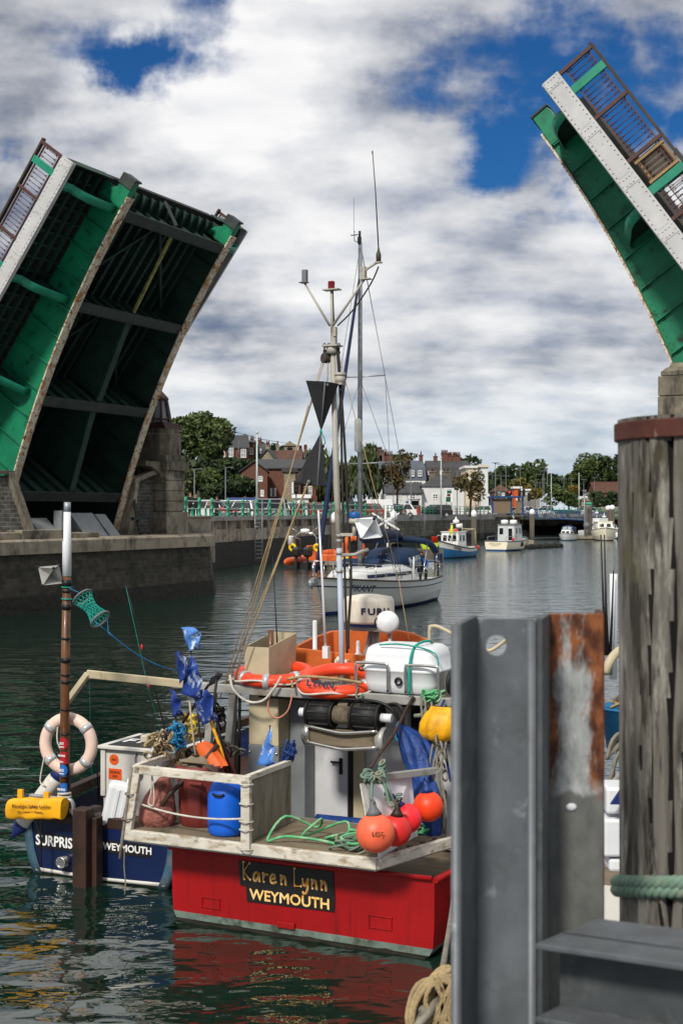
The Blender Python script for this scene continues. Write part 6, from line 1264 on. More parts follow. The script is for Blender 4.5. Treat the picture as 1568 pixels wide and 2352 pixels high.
k = MB(); k.box((-.95, -.15, 1.75), (.3, .35, .42)); k.beam((-.95, -.15, 1.5), (-.95, -.2, .9), .1, .12, V((0, 1, 0))); obj('outboard_motor', k, 'hood_blue', yt, bev=.08)
k = MB(); k.tube([(.8, 5.9, 1.72), (-.75, 5.9, 1.72)], [.2, .2], 10); obj('rolled_dinghy', k, 'hood_blue', yt, bev=.05)
k = MB(); k.tube([(-1.5, 4.3, 1.02), (-1.5, 4.3, 1.95)], .03, 6); obj('dan_buoy_tube', k, 'gel_white', yt)
person('person in glasses at the wheel under the yacht bimini', (.35, 1.35, .98), 0, 1.72, 'cloth_black', 'cloth_blue', 'hair')
person('person in a blue jacket sitting in the yacht cockpit', (-.95, 2.0, .85), .6, 1.7, 'cloth_blue', 'cloth_black', 'hair', 'sit')
FR = ID
# ================================================================== the blue boat on the left
SF = frame((-2.43, 13.12, 0), R(-23)); FR = SF
t = thing('fishing_boat', 'dark blue wooden boat with brown rudder post and white deck box', 'fishing boat', (0, 0, 0))
h_, sh = hull(5.6, 2.1, .53, .62, .95, .45, .86, .5, .03, mats=(0, 0, 1, 1, 1, 1), fr_=(.3, .62, .85, 1)); obj('hull', h_, ['bottom_dark', 'hull_navy'], t)
for s_ in (-1, 1):                                                   # worn corner bands of the transom
    k = MB(); rows = []
    for z in (.0, .12, .25, .4, .52):
        w_ = .905 * (1 - (1 - (z + .45) / .98) ** 2.6 * .6); rows.append([(s_ * w_, -.006, z), (s_ * (w_ - .085 - .03 * (1 - z)), -.010, z)])
    k.loft(rows); obj('corner_band', k, 'hull_navy_worn', t, solid=.008)
k = MB(); k.loft([[(x, -.008 - .002, .005 + .022 * abs(x)), (x, -.008, .035 + .03 * abs(x))] for x in (-.76, -.5, -.3, 0, .3, .5, .76)]); obj('waterline_stripe', k, 'paint_white', t, solid=.006)
k = MB(); k.box((0, .03, .585), (1.74, .07, .11)); k.box((0, .18, .60), (1.6, .22, .03)); obj('transom_cap', k, 'brown_wood', t, bev=.01)
k = MB()
for s_ in (-1, 1): k.loft([[(s_ * (p.x - .07), p.y + .03, p.z + .06), (s_ * (p.x + .03), p.y + .03, p.z + .06), (s_ * (p.x + .03), p.y + .03, p.z + .16), (s_ * (p.x - .07), p.y + .03, p.z + .16)] for p in sh], False, True)
obj('rail_cap', k, 'brown_wood', t); deck(sh, .32, 'brown_wood', t, name='sole')
rx = inframe(SF, 166, 1840, -.3).x; k = MB(); k.prism([(rx, -.30, -.3), (rx, -.30, .77), (rx + .16, -.30, .77), (rx + .16, -.30, -.3)], (0, .16, 0)); k.box((rx + .08, -.07, .72), (.1, .2, .06)); obj('rudder_post', k, 'brown_wood', t, bev=.012)
k = MB(); k.box((rx + .185, -.14, .1), (.06, .12, 1.15)); obj('stern_post', k, 'brown_wood', t, bev=.01)
k = MB(); k.cyl((-.39, .02, .16), (-.39, -.10, .16), .055, n=14); k.torus((-.39, -.10, .16), .05, .012, (0, 1, 0), 16, 6); obj('exhaust_pipe', k, 'steel_shiny', t)
k = MB(); k.box((-.49, -.004, .335), (.53, .008, .15)); obj('name_panel', k, 'panel_black', t)
text('lettering', 'SURPRISE', .145, face((-.76, -.011, .335), (1, 0, 0), (0, 0, 1)), 'lettering_white', t, .0035, 0, .002, 'LEFT', .86)
k = MB(); k.box((.335, -.004, .35), (.50, .008, .125)); obj('name_panel', k, 'panel_black', t); text('lettering', 'WEYMOUTH', .098, face((.335, -.011, .352), (1, 0, 0), (0, 0, 1)), 'lettering_white', t, .0025, 0, .002)
# mast pole with tape, stickers and a white top
k = MB(); k.tube([(-.395, -.03, .60), (-.39, -.03, 1.9), (-.365, -.03, 3.08)], [.052, .046, .041], 14); pole_ = obj('mast', k, 'pole_wood', t)
k = MB(); k.tube([(-.366, -.03, 3.05), (-.366, -.03, 3.4), (-.362, -.03, 3.41), (-.362, -.03, 3.70)], [.046, .045, .040, .036], 14); obj('mast_sleeve', k, 'plastic_white', pole_)
k = MB(); k.tube([(-.362, -.03, 3.70), (-.36, -.03, 3.80)], [.034, .034], 12); obj('mast_cap', k, 'steel_galv', pole_)
zx = lambda z: -.395 + (z - .35) * .0105
for z, h2 in ((2.98, .07), (2.90, .02), (2.74, .05), (2.42, .02), (2.20, .05), (2.05, .02), (1.98, .03), (1.70, .02), (1.45, .02), (1.02, .03)): k = MB(); k.cyl((zx(z), -.03, z - h2 / 2), (zx(z), -.03, z + h2 / 2), .052, n=14); obj('tape_band', k, 'black', pole_)
for z in (2.94, 2.82): k = MB(); k.torus((zx(z), -.03, z), .052, .006, (.05, 0, 1), 16, 5); obj('lashing', k, 'rope_teal', pole_)
def sticker(z, mat, shape, lines):
    k = MB(); r_ = .053
    if shape == 'round': pts = [(.055 * math.cos(a), .062 * math.sin(a)) for a in [R(q) for q in range(0, 360, 20)]]
    else: pts = [(-.055, -.06), (.055, -.06), (.055, .06), (-.055, .06)]
    P = lambda u, v, o: (zx(z) + (r_ + o) * math.sin(u / r_), -.03 - (r_ + o) * math.cos(u / r_), z + v)
    n_ = 10; rows = []
    for j in range(9):
        v = -.06 + .12 * j / 8; hw = .055 if shape != 'round' else .058 * math.sqrt(max(.02, 1 - (v / .062) ** 2)); rows.append([P(-hw + 2 * hw * i / n_, v, 0) for i in range(n_ + 1)])
    k.loft(rows); s_ = obj('sticker', k, mat, pole_)
    for txt, dz, sz in lines: text('lettering', txt, sz, face((zx(z) - .004, -.0865, z + dz), (1, 0, 0), (0, 0, 1)), 'lettering_white', s_, .0008, 0, .001, 'CENTER', .85)
sticker(1.36, 'sticker_red', 'round', [('2021', 0, .034), ('ANNUAL', -.034, .016)]); sticker(1.215, 'sticker_red', 'sq', [('FISHING', .022, .028), ('2021', -.04, .024)]); sticker(1.09, 'sticker_blue', 'round', [('2022', 0, .034), ('ANNUAL', -.034, .016)]); sticker(.90, 'sticker_blue', 'sq', [('FISHING', -.005, .032)])
k = MB(); k.torus((-.395, -.03, .82), .06, .014, (.1, 0, 1), 16, 6); k.torus((-.395, -.03, .845), .06, .013, (-.1, .1, 1), 16, 6); obj('lashing', k, 'rope_white', pole_)
k = MB(); k.tube(smooth([(-.80, -.06, .66), (-.80, -.06, .76), (-.77, -.07, .80), (-.70, -.07, .80), (-.36, -.07, .80), (-.29, -.07, .79), (-.27, -.06, .74), (-.27, -.05, .64)], 3), .021, 8); obj('stern_rail', k, 'steel_galv', t)
# white deck box with a numbered lid
k = MB(); k.bx(-.74, .05, 1.2, 1.95, .30, 1.08); k.bx(-.76, -.70, 1.17, 1.21, .55, 1.09); bx_ = obj('deck_box', k, 'paint_white', t, bev=.008)
k = MB(); k.bx(-.78, .22, 1.14, 2.0, 1.08, 1.115); obj('lid', k, 'paint_white', bx_, bev=.006); k = MB(); k.bx(-.68, .12, 1.2, 1.95, 1.1165, 1.121); obj('number_panel', k, 'panel_black', bx_)
text('lettering', 'FY759', .30, Matrix.Translation((-.28, 1.5, 1.123)), 'lettering_white', bx_, .006, 0, .001, 'CENTER', .95)
for z, sh_, l_ in ((.96, 'round', [('2023', 0, .03)]), (.80, 'sq', [('FISHING', .02, .036), ('2023', -.022, .032)])):
    k = MB(); k.prism([(-.60 + .06 * math.cos(R(a)), 1.199, z + .06 * math.sin(R(a))) for a in range(0, 360, 20)] if sh_ == 'round' else [(-.67, 1.199, z - .06), (-.50, 1.199, z - .06), (-.50, 1.199, z + .06), (-.67, 1.199, z + .06)], (0, -.003, 0)); st = obj('sticker', k, 'sticker_orange', bx_)
    for s, d_, q in l_: text('lettering', s, q, face((-.60 if sh_ == 'round' else -.585, 1.194, z + d_), (1, 0, 0), (0, 0, 1)), 'ink_brown', st, .001, 0, .001)
k = MB(); k.tube(smooth([(-.3, 1.19, 1.05), (-.31, 1.17, .98), (-.28, 1.17, .9)], 3), .006, 5); k.sphere((-.26, 1.17, .84), (.035, .03, .06), 8, 6); obj('latch', k, 'black', bx_)
k = MB(); k.bx(-.42, -.10, 1.45, 1.62, 1.1221, 1.20); k.loft([[(-.2, 1.47, 1.2), (-.11, 1.47, 1.2), (-.11, 1.6, 1.2), (-.2, 1.6, 1.2)], [(-.18, 1.5, 1.28), (-.14, 1.5, 1.28), (-.14, 1.57, 1.28), (-.18, 1.57, 1.28)]], False, True); obj('beacon', k, 'gel_cream', label='cream plastic beacon on the numbered lid of the blue boat box', cat='beacon', bev=.01)
# bent wooden beam over the stern
k = MB(); k.beam((-.95, .8, 1.62), (-.67, .8, 1.955), .06, .075, V((0, 1, 0))); k.beam((-.69, .8, 1.95), (.75, 1.5, 1.77), .06, .085); obj('gallows_beam', k, 'cream_paint', t, bev=.008); k = MB(); k.beam((-.95, .8, .66), (-.95, .8, 1.65), .06, .07); k.beam((.72, 1.5, .6), (.72, 1.5, 1.75), .07, .07); obj('gallows_leg', k, 'brown_wood', t)
# things on and around it
g = thing('lifebuoy', 'faded pink white lifebuoy hanging upright behind the brown mast pole', 'lifebuoy', (-.43, .08, 1.0))
k = MB(); k.torus((-.43, .09, 1.325), .262, .062, (.12, -1, .02), 40, 12, .9); obj('ring', k, 'ring_pale', g)
for a in (40, 140, 220, 320):
    x, y, d = basis(V((.12, -1, .02))); c_ = V((-.43, .09, 1.325)) + (x * math.cos(R(a)) + y * math.sin(R(a))) * .262; tn = (y * math.cos(R(a)) - x * math.sin(R(a))); k = MB(); k.tube([c_ - tn * .03, c_ + tn * .03], .066, 14); obj('tape', k, 'tape_silver', g)
k = MB(); k.tube(smooth([(-.66, -.0, 1.2), (-.70, -.02, .95), (-.64, -.02, .9)], 4), .008, 5); k.tube(smooth([(-.52, .03, 1.5), (-.50, -.0, 1.35), (-.40, .0, 1.2)], 4), .008, 5); obj('grab_line', k, 'rope_white', g)
g = thing('fender', 'long white and blue fender slanting over the stern quarter', 'fender', (-.77, -.12, .36)); A, B = V((-.52, .13, 1.06)), V((-1.0, -.02, .39))
k = MB(); k.tube([A.lerp(B, q) for q in (.14, .2, .5, .8, .86)], [.082, .088, .088, .088, .082], 16); obj('body', k, 'paint_white', g)
for q0, q1 in ((.14, -.03), (.86, 1.03)): k = MB(); k.tube([A.lerp(B, q0), A.lerp(B, q0 + (q1 - q0) * .5), A.lerp(B, q1), A.lerp(B, q1 + (q1 - q0) * .25)], [.085, .07, .03, .02], 14); obj('end_cap', k, 'ink_blue', g)
g = thing('ladder_bag', 'yellow safety ladder bag slung under the stern rail', 'bag', (-.65, -.13, .56)); rows = []
for i in range(25):
    u = i / 24; x = -.965 + .66 * u; sg_ = .02 * math.sin(u * 9); rows.append([(x - .01, -.10, .575 + .05 * u + sg_ * .2), (x, -.225 + sg_ * .3, .57 + .05 * u - .008 * math.sin(u * 3.14)), (x, -.235 + sg_ * .5, .60 + .05 * u), (x, -.237 + sg_ * .5, .68 + .05 * u), (x + .012, -.225 - sg_ * .3, .765 + .055 * u + sg_ * .35), (x + .02, -.20, .785 + .055 * u + sg_ * .35), (x + .02, -.09, .78 + .055 * u)])
rows = [[V(p) + noise.noise_vector(V(p) * 8) * .034 for p in r_] for r_ in rows]; k = MB(); k.loft(rows, True, True); k.poly(rows[0]); k.poly(rows[-1][::-1]); obj('bag', k, 'bag_yellow', g, sub=1)
text('lettering', 'Fibrelight Safety Ladder', .050, face((-.645, -.247, .735), (1, 0, .075), (0, -.0, 1)), 'ink_brown', g, .0005, 0, .001)
text('lettering', 'PULL DOWN TO RELEASE', .026, face((-.66, -.246, .675), (1, 0, .07), (0, 0, 1)), 'ink_brown', g, .0003, 0, .001)
for x in (-.88, -.56): k = MB(); k.box((x, -.10, .815), (.06, .03, .09)); obj('strap', k, 'bag_yellow', g)
k = MB(); k.tube(smooth([(-.62, -.2, .60), (-.60, -.19, .5), (-.56, -.19, .40), (-.57, -.19, .28), (-.565, -.19, .12)], 3), .012, 5); k.tube(smooth([(-.55, -.2, .62), (-.56, -.2, .52), (-.565, -.19, .42)], 3), .010, 5); obj('strap_end', k, 'black', g)
g = thing('radar_reflector', 'grey folded plate radar reflector tied to the brown mast pole', 'radar reflector', (-.50, -.09, 2.95)); c_ = V((-.50, -.12, 3.06)); k = MB()
a1, a2 = V((.62, -.55, .5)).normalized(), V((-.75, -.35, .55)).normalized(); a3 = a1.cross(a2).normalized(); a2 = a3.cross(a1)
for u, v in ((a1, a2), (a2, a3), (a1, a3)): k.prism([c_ + u * .15, c_ + v * .15, c_ - u * .15, c_ - v * .15], u.cross(v) * .003)
obj('plates', k, 'alu_weathered', g)
for u in (a1, a2, a3, -a1, -a2, -a3): k = MB(); k.sphere(c_ + u * .15, .015, 8, 6); obj('corner_clip', k, 'black', g)
g = thing('net_drogue', 'green netting drogue swinging beside the brown mast pole on a blue line', 'net', (-.05, -.05, 2.6)); A, B = V((-.165, -.05, 2.84)), V((.065, -.08, 2.63)); ax = (B - A).normalized(); x, y, d = basis(ax)
def ringp(c, r_, n, ph=0): return [c + (x * math.cos(2 * math.pi * i / n + ph) + y * math.sin(2 * math.pi * i / n + ph)) * r_ for i in range(n)]
k = MB(); L_ = 9; nn = 14; RR = [ringp(A.lerp(B, i / (L_ - 1)), .062 + .045 * (2 * abs(i / (L_ - 1) - .5)) ** 1.5, nn, (i % 2) * math.pi / nn) for i in range(L_)]
for i in range(L_ - 1):
    for j in range(nn):
        k.tube([RR[i][j], RR[i + 1][j]], .0035, 4); k.tube([RR[i][j], RR[i + 1][(j - 1 + 2 * (i % 2)) % nn]], .0035, 4)
obj('netting', k, 'rope_teal', g)
for c_ in (A, B): k = MB(); k.tube(ringp(c_, .108, 24), .011, 6, True); obj('hoop', k, 'lead_grey', g)
k = MB(); r0 = ringp(B, .108, 4); P0 = B + ax * .14 + V((.0, 0, -.03)); k.tube([r0[0], P0], .004, 4); k.tube([r0[2], P0], .004, 4); k.tube([V((zx(2.9), -.06, 2.95)), A + V((-.02, 0, .04)), ringp(A, .1, 4)[1]], .004, 4); k.tube(sag(P0, inframe(SF, 402, 1540, .9), .06, 12), .0075, 6); obj('line', k, 'rope_blue', g)
def rod(pts, label, reel, base_r=.012):
    g = thing('fishing_rod', label, 'fishing rod', pts[0]); k = MB(); n_ = len(pts); k.tube(pts, [base_r * (1 - .8 * i / (n_ - 1)) for i in range(n_)], 6); obj('blank', k, 'black', g)
    if reel: k = MB(); p = V(pts[0]).lerp(V(pts[1]), .4); k.cyl(p + V((-.05, 0, -.02)), p + V((.05, 0, .02)), .045, n=10); k.sphere(p + V((-.09, 0, 0)), .025, 6, 5); obj('reel', k, 'lead_grey', g)
    k = MB(); a, b = V(pts[0]), V(pts[-1]); k.tube([b, a.lerp(b, .3) + V((-.05, -.02, 0)), a + V((-.04, -.02, .05))], .0025, 4); obj('line', k, 'rope_teal', g)
    return g
ip = lambda px, py, f: inframe(SF, px, py, f)
rod([ip(383, 1700, 1.3), ip(375, 1660, 1.3), ip(345, 1540, 1.3), ip(312, 1420, 1.3), ip(289, 1345, 1.3)], 'bent black fishing rod rising over the white deck box', True); rod([ip(228, 1840, .4), ip(222, 1740, .4), ip(214, 1640, .4), ip(206, 1565, .4)], 'short dark rod standing left of the white deck box', False, .010)
for px, py, lb in ((342, 1573, 'topmost small pink float on the bent rod line'), (363, 1690, 'small pink float hanging by the reel'), (326, 1486, 'small pink float halfway up the bent rod line')): p = ip(px, py, 1.26); k = MB(); k.sphere(p, (.013, .013, .032), 8, 6); obj('rod_float', k, 'buoy_pink', label=lb, cat='float')
g = thing('jerrycan', 'white plastic container leaning between the two boats', 'container', ip(268, 1850, .1)); k = MB(); c_ = ip(272, 1848, .1); M_ = Matrix.Rotation(R(14), 3, 'Y') @ Matrix.Rotation(R(25), 3, 'Z'); k.box(c_, (.27, .17, .46), M=M_); b_ = obj('body', k, 'plastic_white', g, bev=.045); k = MB(); k.cyl(c_ + M_ @ V((.07, 0, .22)), c_ + M_ @ V((.07, 0, .28)), .035, n=12); obj('cap', k, 'plastic_white', g)
k = MB(); k.box(c_ + M_ @ V((-.02, -.088, .0)), (.035, .014, .36), M=M_); k.box(c_ + M_ @ V((.06, -.088, .0)), (.035, .014, .36), M=M_); obj('rib', k, 'plastic_white', g, bev=.005)
FR = ID
# ================================================================== the red boat
KF = frame((-.386, 11.33, 0), R(-25.3)); FR = KF
kp = lambda px, py, f: inframe(KF, px, py, f)
rb = thing('fishing_boat', 'red fishing boat with cluttered white stern platform, orange roof tray and tall mast', 'fishing boat', (0, 0, 0))
h_, sh = hull(7.6, 2.74, .67, .75, 1.35, .55, .93, .7, .085, n=26, mats=(0, 1, 2, 2, 2, 2), fr_=(.3, .62, .88, 1), fine=.5, full=5.5)
for v in h_.v:
    if abs(v.z + .06) < 1e-6: v.z = .025
obj('hull', h_, ['bottom_dark', 'boot_grey', 'hull_red'], rb)
k = MB(); k.tube([(-1.30, -.015, .655), (0, -.03, .655), (1.26, -.015, .675)], .022, 8); k.tube([(p.x + .01, p.y, p.z - .01) for p in sh], .028, 6); k.tube([(-p.x - .01, p.y, p.z - .01) for p in sh], .028, 6); obj('rubbing_strake', k, 'hull_red', rb)
k = MB(); k.tube([(x, -.012, .0 + .012 * math.sin(x * 9)) for x in [-1.2 + i * .12 for i in range(21)]], [.012 + .008 * (i % 3) for i in range(21)], 6); obj('weed_fringe', k, 'bottom_dark', rb)
deck(sh, .22, 'plank', rb, name='sole')
for x0, x1, z0, z1 in ((-.955, -.775, .155, .245), (.685, .89, .195, .300)):
    k = MB(); k.box(((x0 + x1) / 2, -.006, z1), (x1 - x0 + .02, .016, .012)); k.box((x0, -.006, (z0 + z1) / 2), (.012, .016, z1 - z0)); k.box(((x0 + x1) / 2, -.005, z0), (x1 - x0 + .02, .014, .010)); k.box((x1, -.005, (z0 + z1) / 2), (.010, .014, z1 - z0)); s_ = obj('scupper', k, 'hull_red', rb, bev=.003)
    k = MB(); k.box(((x0 + x1) / 2, -.0015, (z0 + z1) / 2), (x1 - x0 - .014, .002, z1 - z0 - .012)); obj('flap', k, 'hull_red', s_)
k = MB(); k.box((-.10, -.012, .105), (.17, .024, .055)); obj('keel_block', k, 'hull_red', rb, bev=.006)
k = MB(); k.prism([(-.575, -.001, .615), (.35, -.001, .622), (.368, -.001, .43), (.365, -.001, .28), (-.49, -.001, .262), (-.50, -.001, .395), (-.56, -.001, .40)], (0, -.010, 0)); npan = obj('name_panel', k, 'panel_black', rb)
GL = {'K': [[(0, 1), (.06, .02)], [(.42, .97), (.04, .48), (.46, .03)]], 'a': [[(.36, .40), (.22, .50), (.05, .34), (.05, .08), (.18, .0), (.34, .24), (.38, .46), (.42, .02)]], 'r': [[(0, .50), (.05, .02)], [(.03, .26), (.14, .46), (.28, .46)]],
      'e': [[(.03, .24), (.30, .30), (.27, .46), (.13, .50), (.01, .28), (.06, .05), (.2, 0), (.36, .08)]], 'n': [[(0, .5), (.04, .02)], [(.03, .28), (.15, .47), (.26, .42), (.30, .2), (.31, .02)]], 'L': [[(.02, 1), (.04, .03), (.44, .05)]],
      'y': [[(0, .48), (.06, .18), (.18, .12), (.32, .46)], [(.34, .50), (.32, .0), (.24, -.28), (.10, -.36), (.02, -.28)]]}
k = MB(); U = .152
for ch_, x0 in zip('KarenLynn', (-.525, -.425, -.327, -.255, -.150, -.020, .062, .150, .240)):
    for stv in GL[ch_]:
        p2 = smooth([(x0 + q[0] * U * .98, -.0125, .455 + q[1] * U) for q in stv], 5) if len(stv) > 2 and ch_ not in 'KL' else [V((x0 + q[0] * U * .98, -.0125, .455 + q[1] * U)) for q in stv]
        for a, b in zip(p2, p2[1:]):
            k.beam(a, b, .003, .025, V((0, 1, .0001)))
        for p in p2: k.cyl(p + V((0, -.0014, 0)), p + V((0, .0014, 0)), .0105, n=8)
obj('lettering', k, 'lettering_gold', npan)
text('lettering', 'WEYMOUTH', .128, face((-.068, -.0125, .332), (1, 0, .008), (0, 0, 1)), 'lettering_gold', npan, .0028, 0, .0015, 'CENTER', 1.06)
# stern platform
PZ = .865; out = [(-1.49, -.38), (.885, -.32), (1.19, .62), (1.19, .9), (-1.49, .9)]
k = MB(); k.prism([(x, y, PZ - .10) for x, y in out], (0, 0, .06)); obj('platform_frame', k, 'alu_weathered', rb)
k = MB()
for i in range(6):
    y0 = -.345 + i * .17; k.bx(-1.46, .87 + (.0 if i < 1 else .05 * i), y0, y0 + .158, PZ - .035, PZ + .012)
obj('planking', k, 'plank', rb, bev=.006)
k = MB(); k.beam((-1.52, -.385, PZ - .035), (.90, -.325, PZ - .035), .05, .095); k.beam((.89, -.32, PZ - .035), (1.2, .62, PZ - .035), .05, .095); obj('platform_rim', k, 'rim_white', rb, bev=.008)
# left rack
k = MB(); k.beam((-1.49, -.385, PZ), (-1.385, -.385, 1.45), .085, .05, V((0, 1, 0))); k.beam((-1.41, -.385, 1.42), (-.245, -.385, 1.42), .05, .075); k.beam((-.285, -.385, PZ - .03), (-.285, -.385, 1.42), .085, .05, V((0, 1, 0)))
k.beam((-1.39, -.385, 1.44), (-1.42, .55, 1.44), .05, .06); k.beam((-.30, -.36, 1.43), (-.30, .45, 1.43), .05, .05); k.beam((-1.46, .5, PZ), (-1.40, .5, 1.44), .05, .05); rk = obj('stern_rack', k, 'rim_white', rb, bev=.006)
k = MB(); k.bx(-.315, -.29, -.355, .45, PZ + .014, 1.405); obj('side_board', k, 'plywood', rb, bev=.004)
for z in (1.385, 1.22, 1.07, 1.0, .835): k = MB(); k.torus((-.285, -.385, z), .058, .006, (0, .1, 1), 14, 5, 1); obj('white_tie', k, 'rope_white', rk)
k = MB(); k.tube([(-1.55, -.42, .62), (-1.53, -.41, .8), (-1.43, -.41, 1.44)], .016, 6); k.torus((-1.455, -.395, 1.2), .05, .007, (0, 0, 1), 12, 5); k.torus((-1.485, -.395, .98), .055, .007, (0, 0, 1), 12, 5); obj('lashed_stick', k, 'rope_grey', rk)
k = MB(); k.tube(sag((-1.40, -.30, 1.09), (-.27, -.40, 1.10), .05, 12), .009, 6); obj('rack_line', k, 'rope_white', rk); k = MB(); k.tube(smooth([(-1.27, -.33, 1.39), (-1.28, -.33, 1.22), (-1.31, -.33, 1.12), (-1.26, -.33, 1.10), (-1.25, -.33, 1.2), (-1.27, -.33, 1.36)], 4), .007, 5); obj('rope_loop', k, 'rope_white', rk)
k = MB(); k.tube(smooth([(-1.50, -.42, .72), (-1.505, -.42, .55), (-1.49, -.42, .40), (-1.50, -.42, .30)], 3), .006, 5); obj('hanging_line', k, 'rope_grey', rb)
# right side board and rail
k = MB(); k.prism([kp(838.7, 1795.5, -.1), kp(942.4, 1779, .5), kp(962, 1958, .5), kp(870, 1980, -.32)], (.012, -.012, 0)); obj('white_board', k, 'plastic_white', rb)
k = MB(); a, b = kp(833, 1800, -.12), kp(850, 1905, -.28); k.beam(a, b, .06, .03); a, b = kp(838, 1790, -.08), kp(1000, 1770, .7); k.beam(a, b, .05, .06); k.beam(b, kp(1022, 1935, .85), .06, .06); k.beam(kp(962, 1945, .52), kp(1036, 1925, .9), .05, .09); obj('side_rack', k, 'alu_weathered', rb, bev=.006)
# wheelhouse
WY = 1.7
k = MB(); k.bx(-.95, 1.12, WY, 3.3, .45, 1.93); wh = obj('wheelhouse', k, 'door_white', rb, bev=.01)
k = MB(); k.bx(-.83, -.30, WY - .025, WY - .003, .5, 1.90); dr = obj('door', k, 'door_white', rb, bev=.008); k = MB(); k.box((-.37, WY - .03, 1.17), (.035, .012, .16)); k.beam((-.37, WY - .055, 1.21), (-.47, WY - .055, 1.21), .018, .018); obj('handle', k, 'black', dr)
k = MB(); k.bx(-.895, -.835, WY - .05, WY - .003, .45, 1.93); obj('door_post', k, 'black', rb); k = MB(); k.bx(-.295, -.235, WY - .012, WY - .003, .45, 1.93); obj('door_gap', k, 'black', rb); k = MB(); k.bx(-.23, -.11, WY - .04, WY - .003, .45, 1.93); obj('door_jamb', k, 'cream_paint', rb, bev=.006)
k = MB(); pts = [(-.74 + .16 * math.copysign(abs(math.cos(a)) ** .4, math.cos(a)) , WY - .032, 1.70 + .22 * math.copysign(abs(math.sin(a)) ** .4, math.sin(a))) for a in [2 * math.pi * i / 24 for i in range(24)]]; pts = [(x + .06, y, z) for x, y, z in pts]; k.tube(pts, .018, 6, True); wf = obj('door_window', k, 'steel_galv', dr); k = MB(); k.poly([(x, WY - .029, z) for x, y, z in pts]); obj('pane', k, 'glass_dark', wf)
for x0, x1 in ((.35, .62), (.70, 1.0)):
    k = MB(); k.bx(x0, x1, WY - .02, WY - .003, 1.45, 1.86); wf = obj('window', k, 'steel_galv', rb, bev=.01); k = MB(); k.bx(x0 + .03, x1 - .03, WY - .024, WY - .0205, 1.48, 1.83); obj('pane', k, 'glass_dark', wf)
k = MB(); k.bx(.02, .92, WY - .014, WY - .003, .5, 1.42); obj('rear_panel', k, 'door_white', rb, bev=.004)
k = MB(); k.bx(-1.05, 1.18, 1.15, 3.4, 1.955, 1.995); obj('roof', k, 'plywood', rb, bev=.01)
k = MB(); k.beam((-1.62, 1.10, 1.955), (1.45, 1.10, 1.965), .06, .085); k.beam((-1.60, 1.08, 1.93), (-1.62, 3.2, 1.95), .06, .08); k.beam((1.22, 1.12, 1.97), (1.30, 3.2, 2.0), .06, .08)
obj('gallows_beam', k, 'alu_weathered', rb, bev=.006)
for a, b in (((-1.50, 1.1, 1.9), (-1.66, 1.15, .7)), ((-1.28, 1.12, 1.9), (-1.44, 1.2, .75)), ((1.16, 1.1, 1.92), (1.24, .95, .8))): k = MB(); k.beam(a, b, .075, .06, V((0, 1, 0))); obj('gallows_leg', k, 'alu_weathered', rb, bev=.006)
k = MB(); k.tube([(-1.22, 1.14, 1.9), (-1.27, 1.2, .7)], .018, 6); k.tube([(-.98, 1.3, 1.92), (-.98, 1.3, .55)], .024, 6); obj('hydraulic_pipe', k, 'black', rb)
k = MB(); k.tube([(-1.0, 1.14, 1.90), (.0, 1.14, 1.90), (.9, 1.14, 1.91)], .018, 6); obj('beam_pipe', k, 'black', rb)
# tall exhaust cabinet and its open funnel
k = MB(); k.bx(-1.17, -.83, 1.22, 1.64, .45, 1.40); cb_ = obj('exhaust_cabinet', k, 'cab_steel', rb, bev=.006); k = MB(); k.bx(-1.165, -.835, 1.225, 1.635, 1.402, 1.93); obj('upper_casing', k, 'cream_paint', cb_, bev=.006)
k = MB()
for x in (-1.15, -.85):
    for z in (.75, 1.05, 1.33): k.sphere((x, 1.215, z), .014, 8, 5)
obj('bolt', k, 'steel_shiny', cb_); k = MB(); k.bx(-.826, -.66, 1.45, 1.68, .45, 1.93); obj('cabinet_side', k, 'cab_steel', cb_, bev=.004)
k = MB(); x0, x1, y0, y1, z0, z1 = -1.19, -.93, 1.2, 1.75, 2.0, 2.42
k.loft([[(x0, y0, z0), (x1, y0, z0), (x1, y1, z0), (x0, y1, z0)], [(x0, y0, z1 - .05), (x1, y0, z1 - .05), (x1 + .02, y1, z1 + .05), (x0 + .02, y1, z1 + .05)]], False, True); fn = obj('funnel_box', k, 'cream_paint', rb, solid=.012)
k = MB(); k.bx(x0 + .02, x1 - .02, y0 + .02, y1 - .02, 2.3, 2.31); obj('shade_floor', k, 'black', fn); k = MB(); k.tube([(-1.04, 1.45, 2.0), (-1.04, 1.45, 2.52)], .03, 12); obj('exhaust_pipe', k, 'pole_wood', fn); k = MB(); k.tube([(-1.05, 1.6, 2.0), (-1.05, 1.6, 2.4), (-1.10, 1.6, 3.25)], [.012, .008, .004], 5); obj('whip_aerial', k, 'black', fn)  # black sheet inside the funnel stands in for its shaded depth
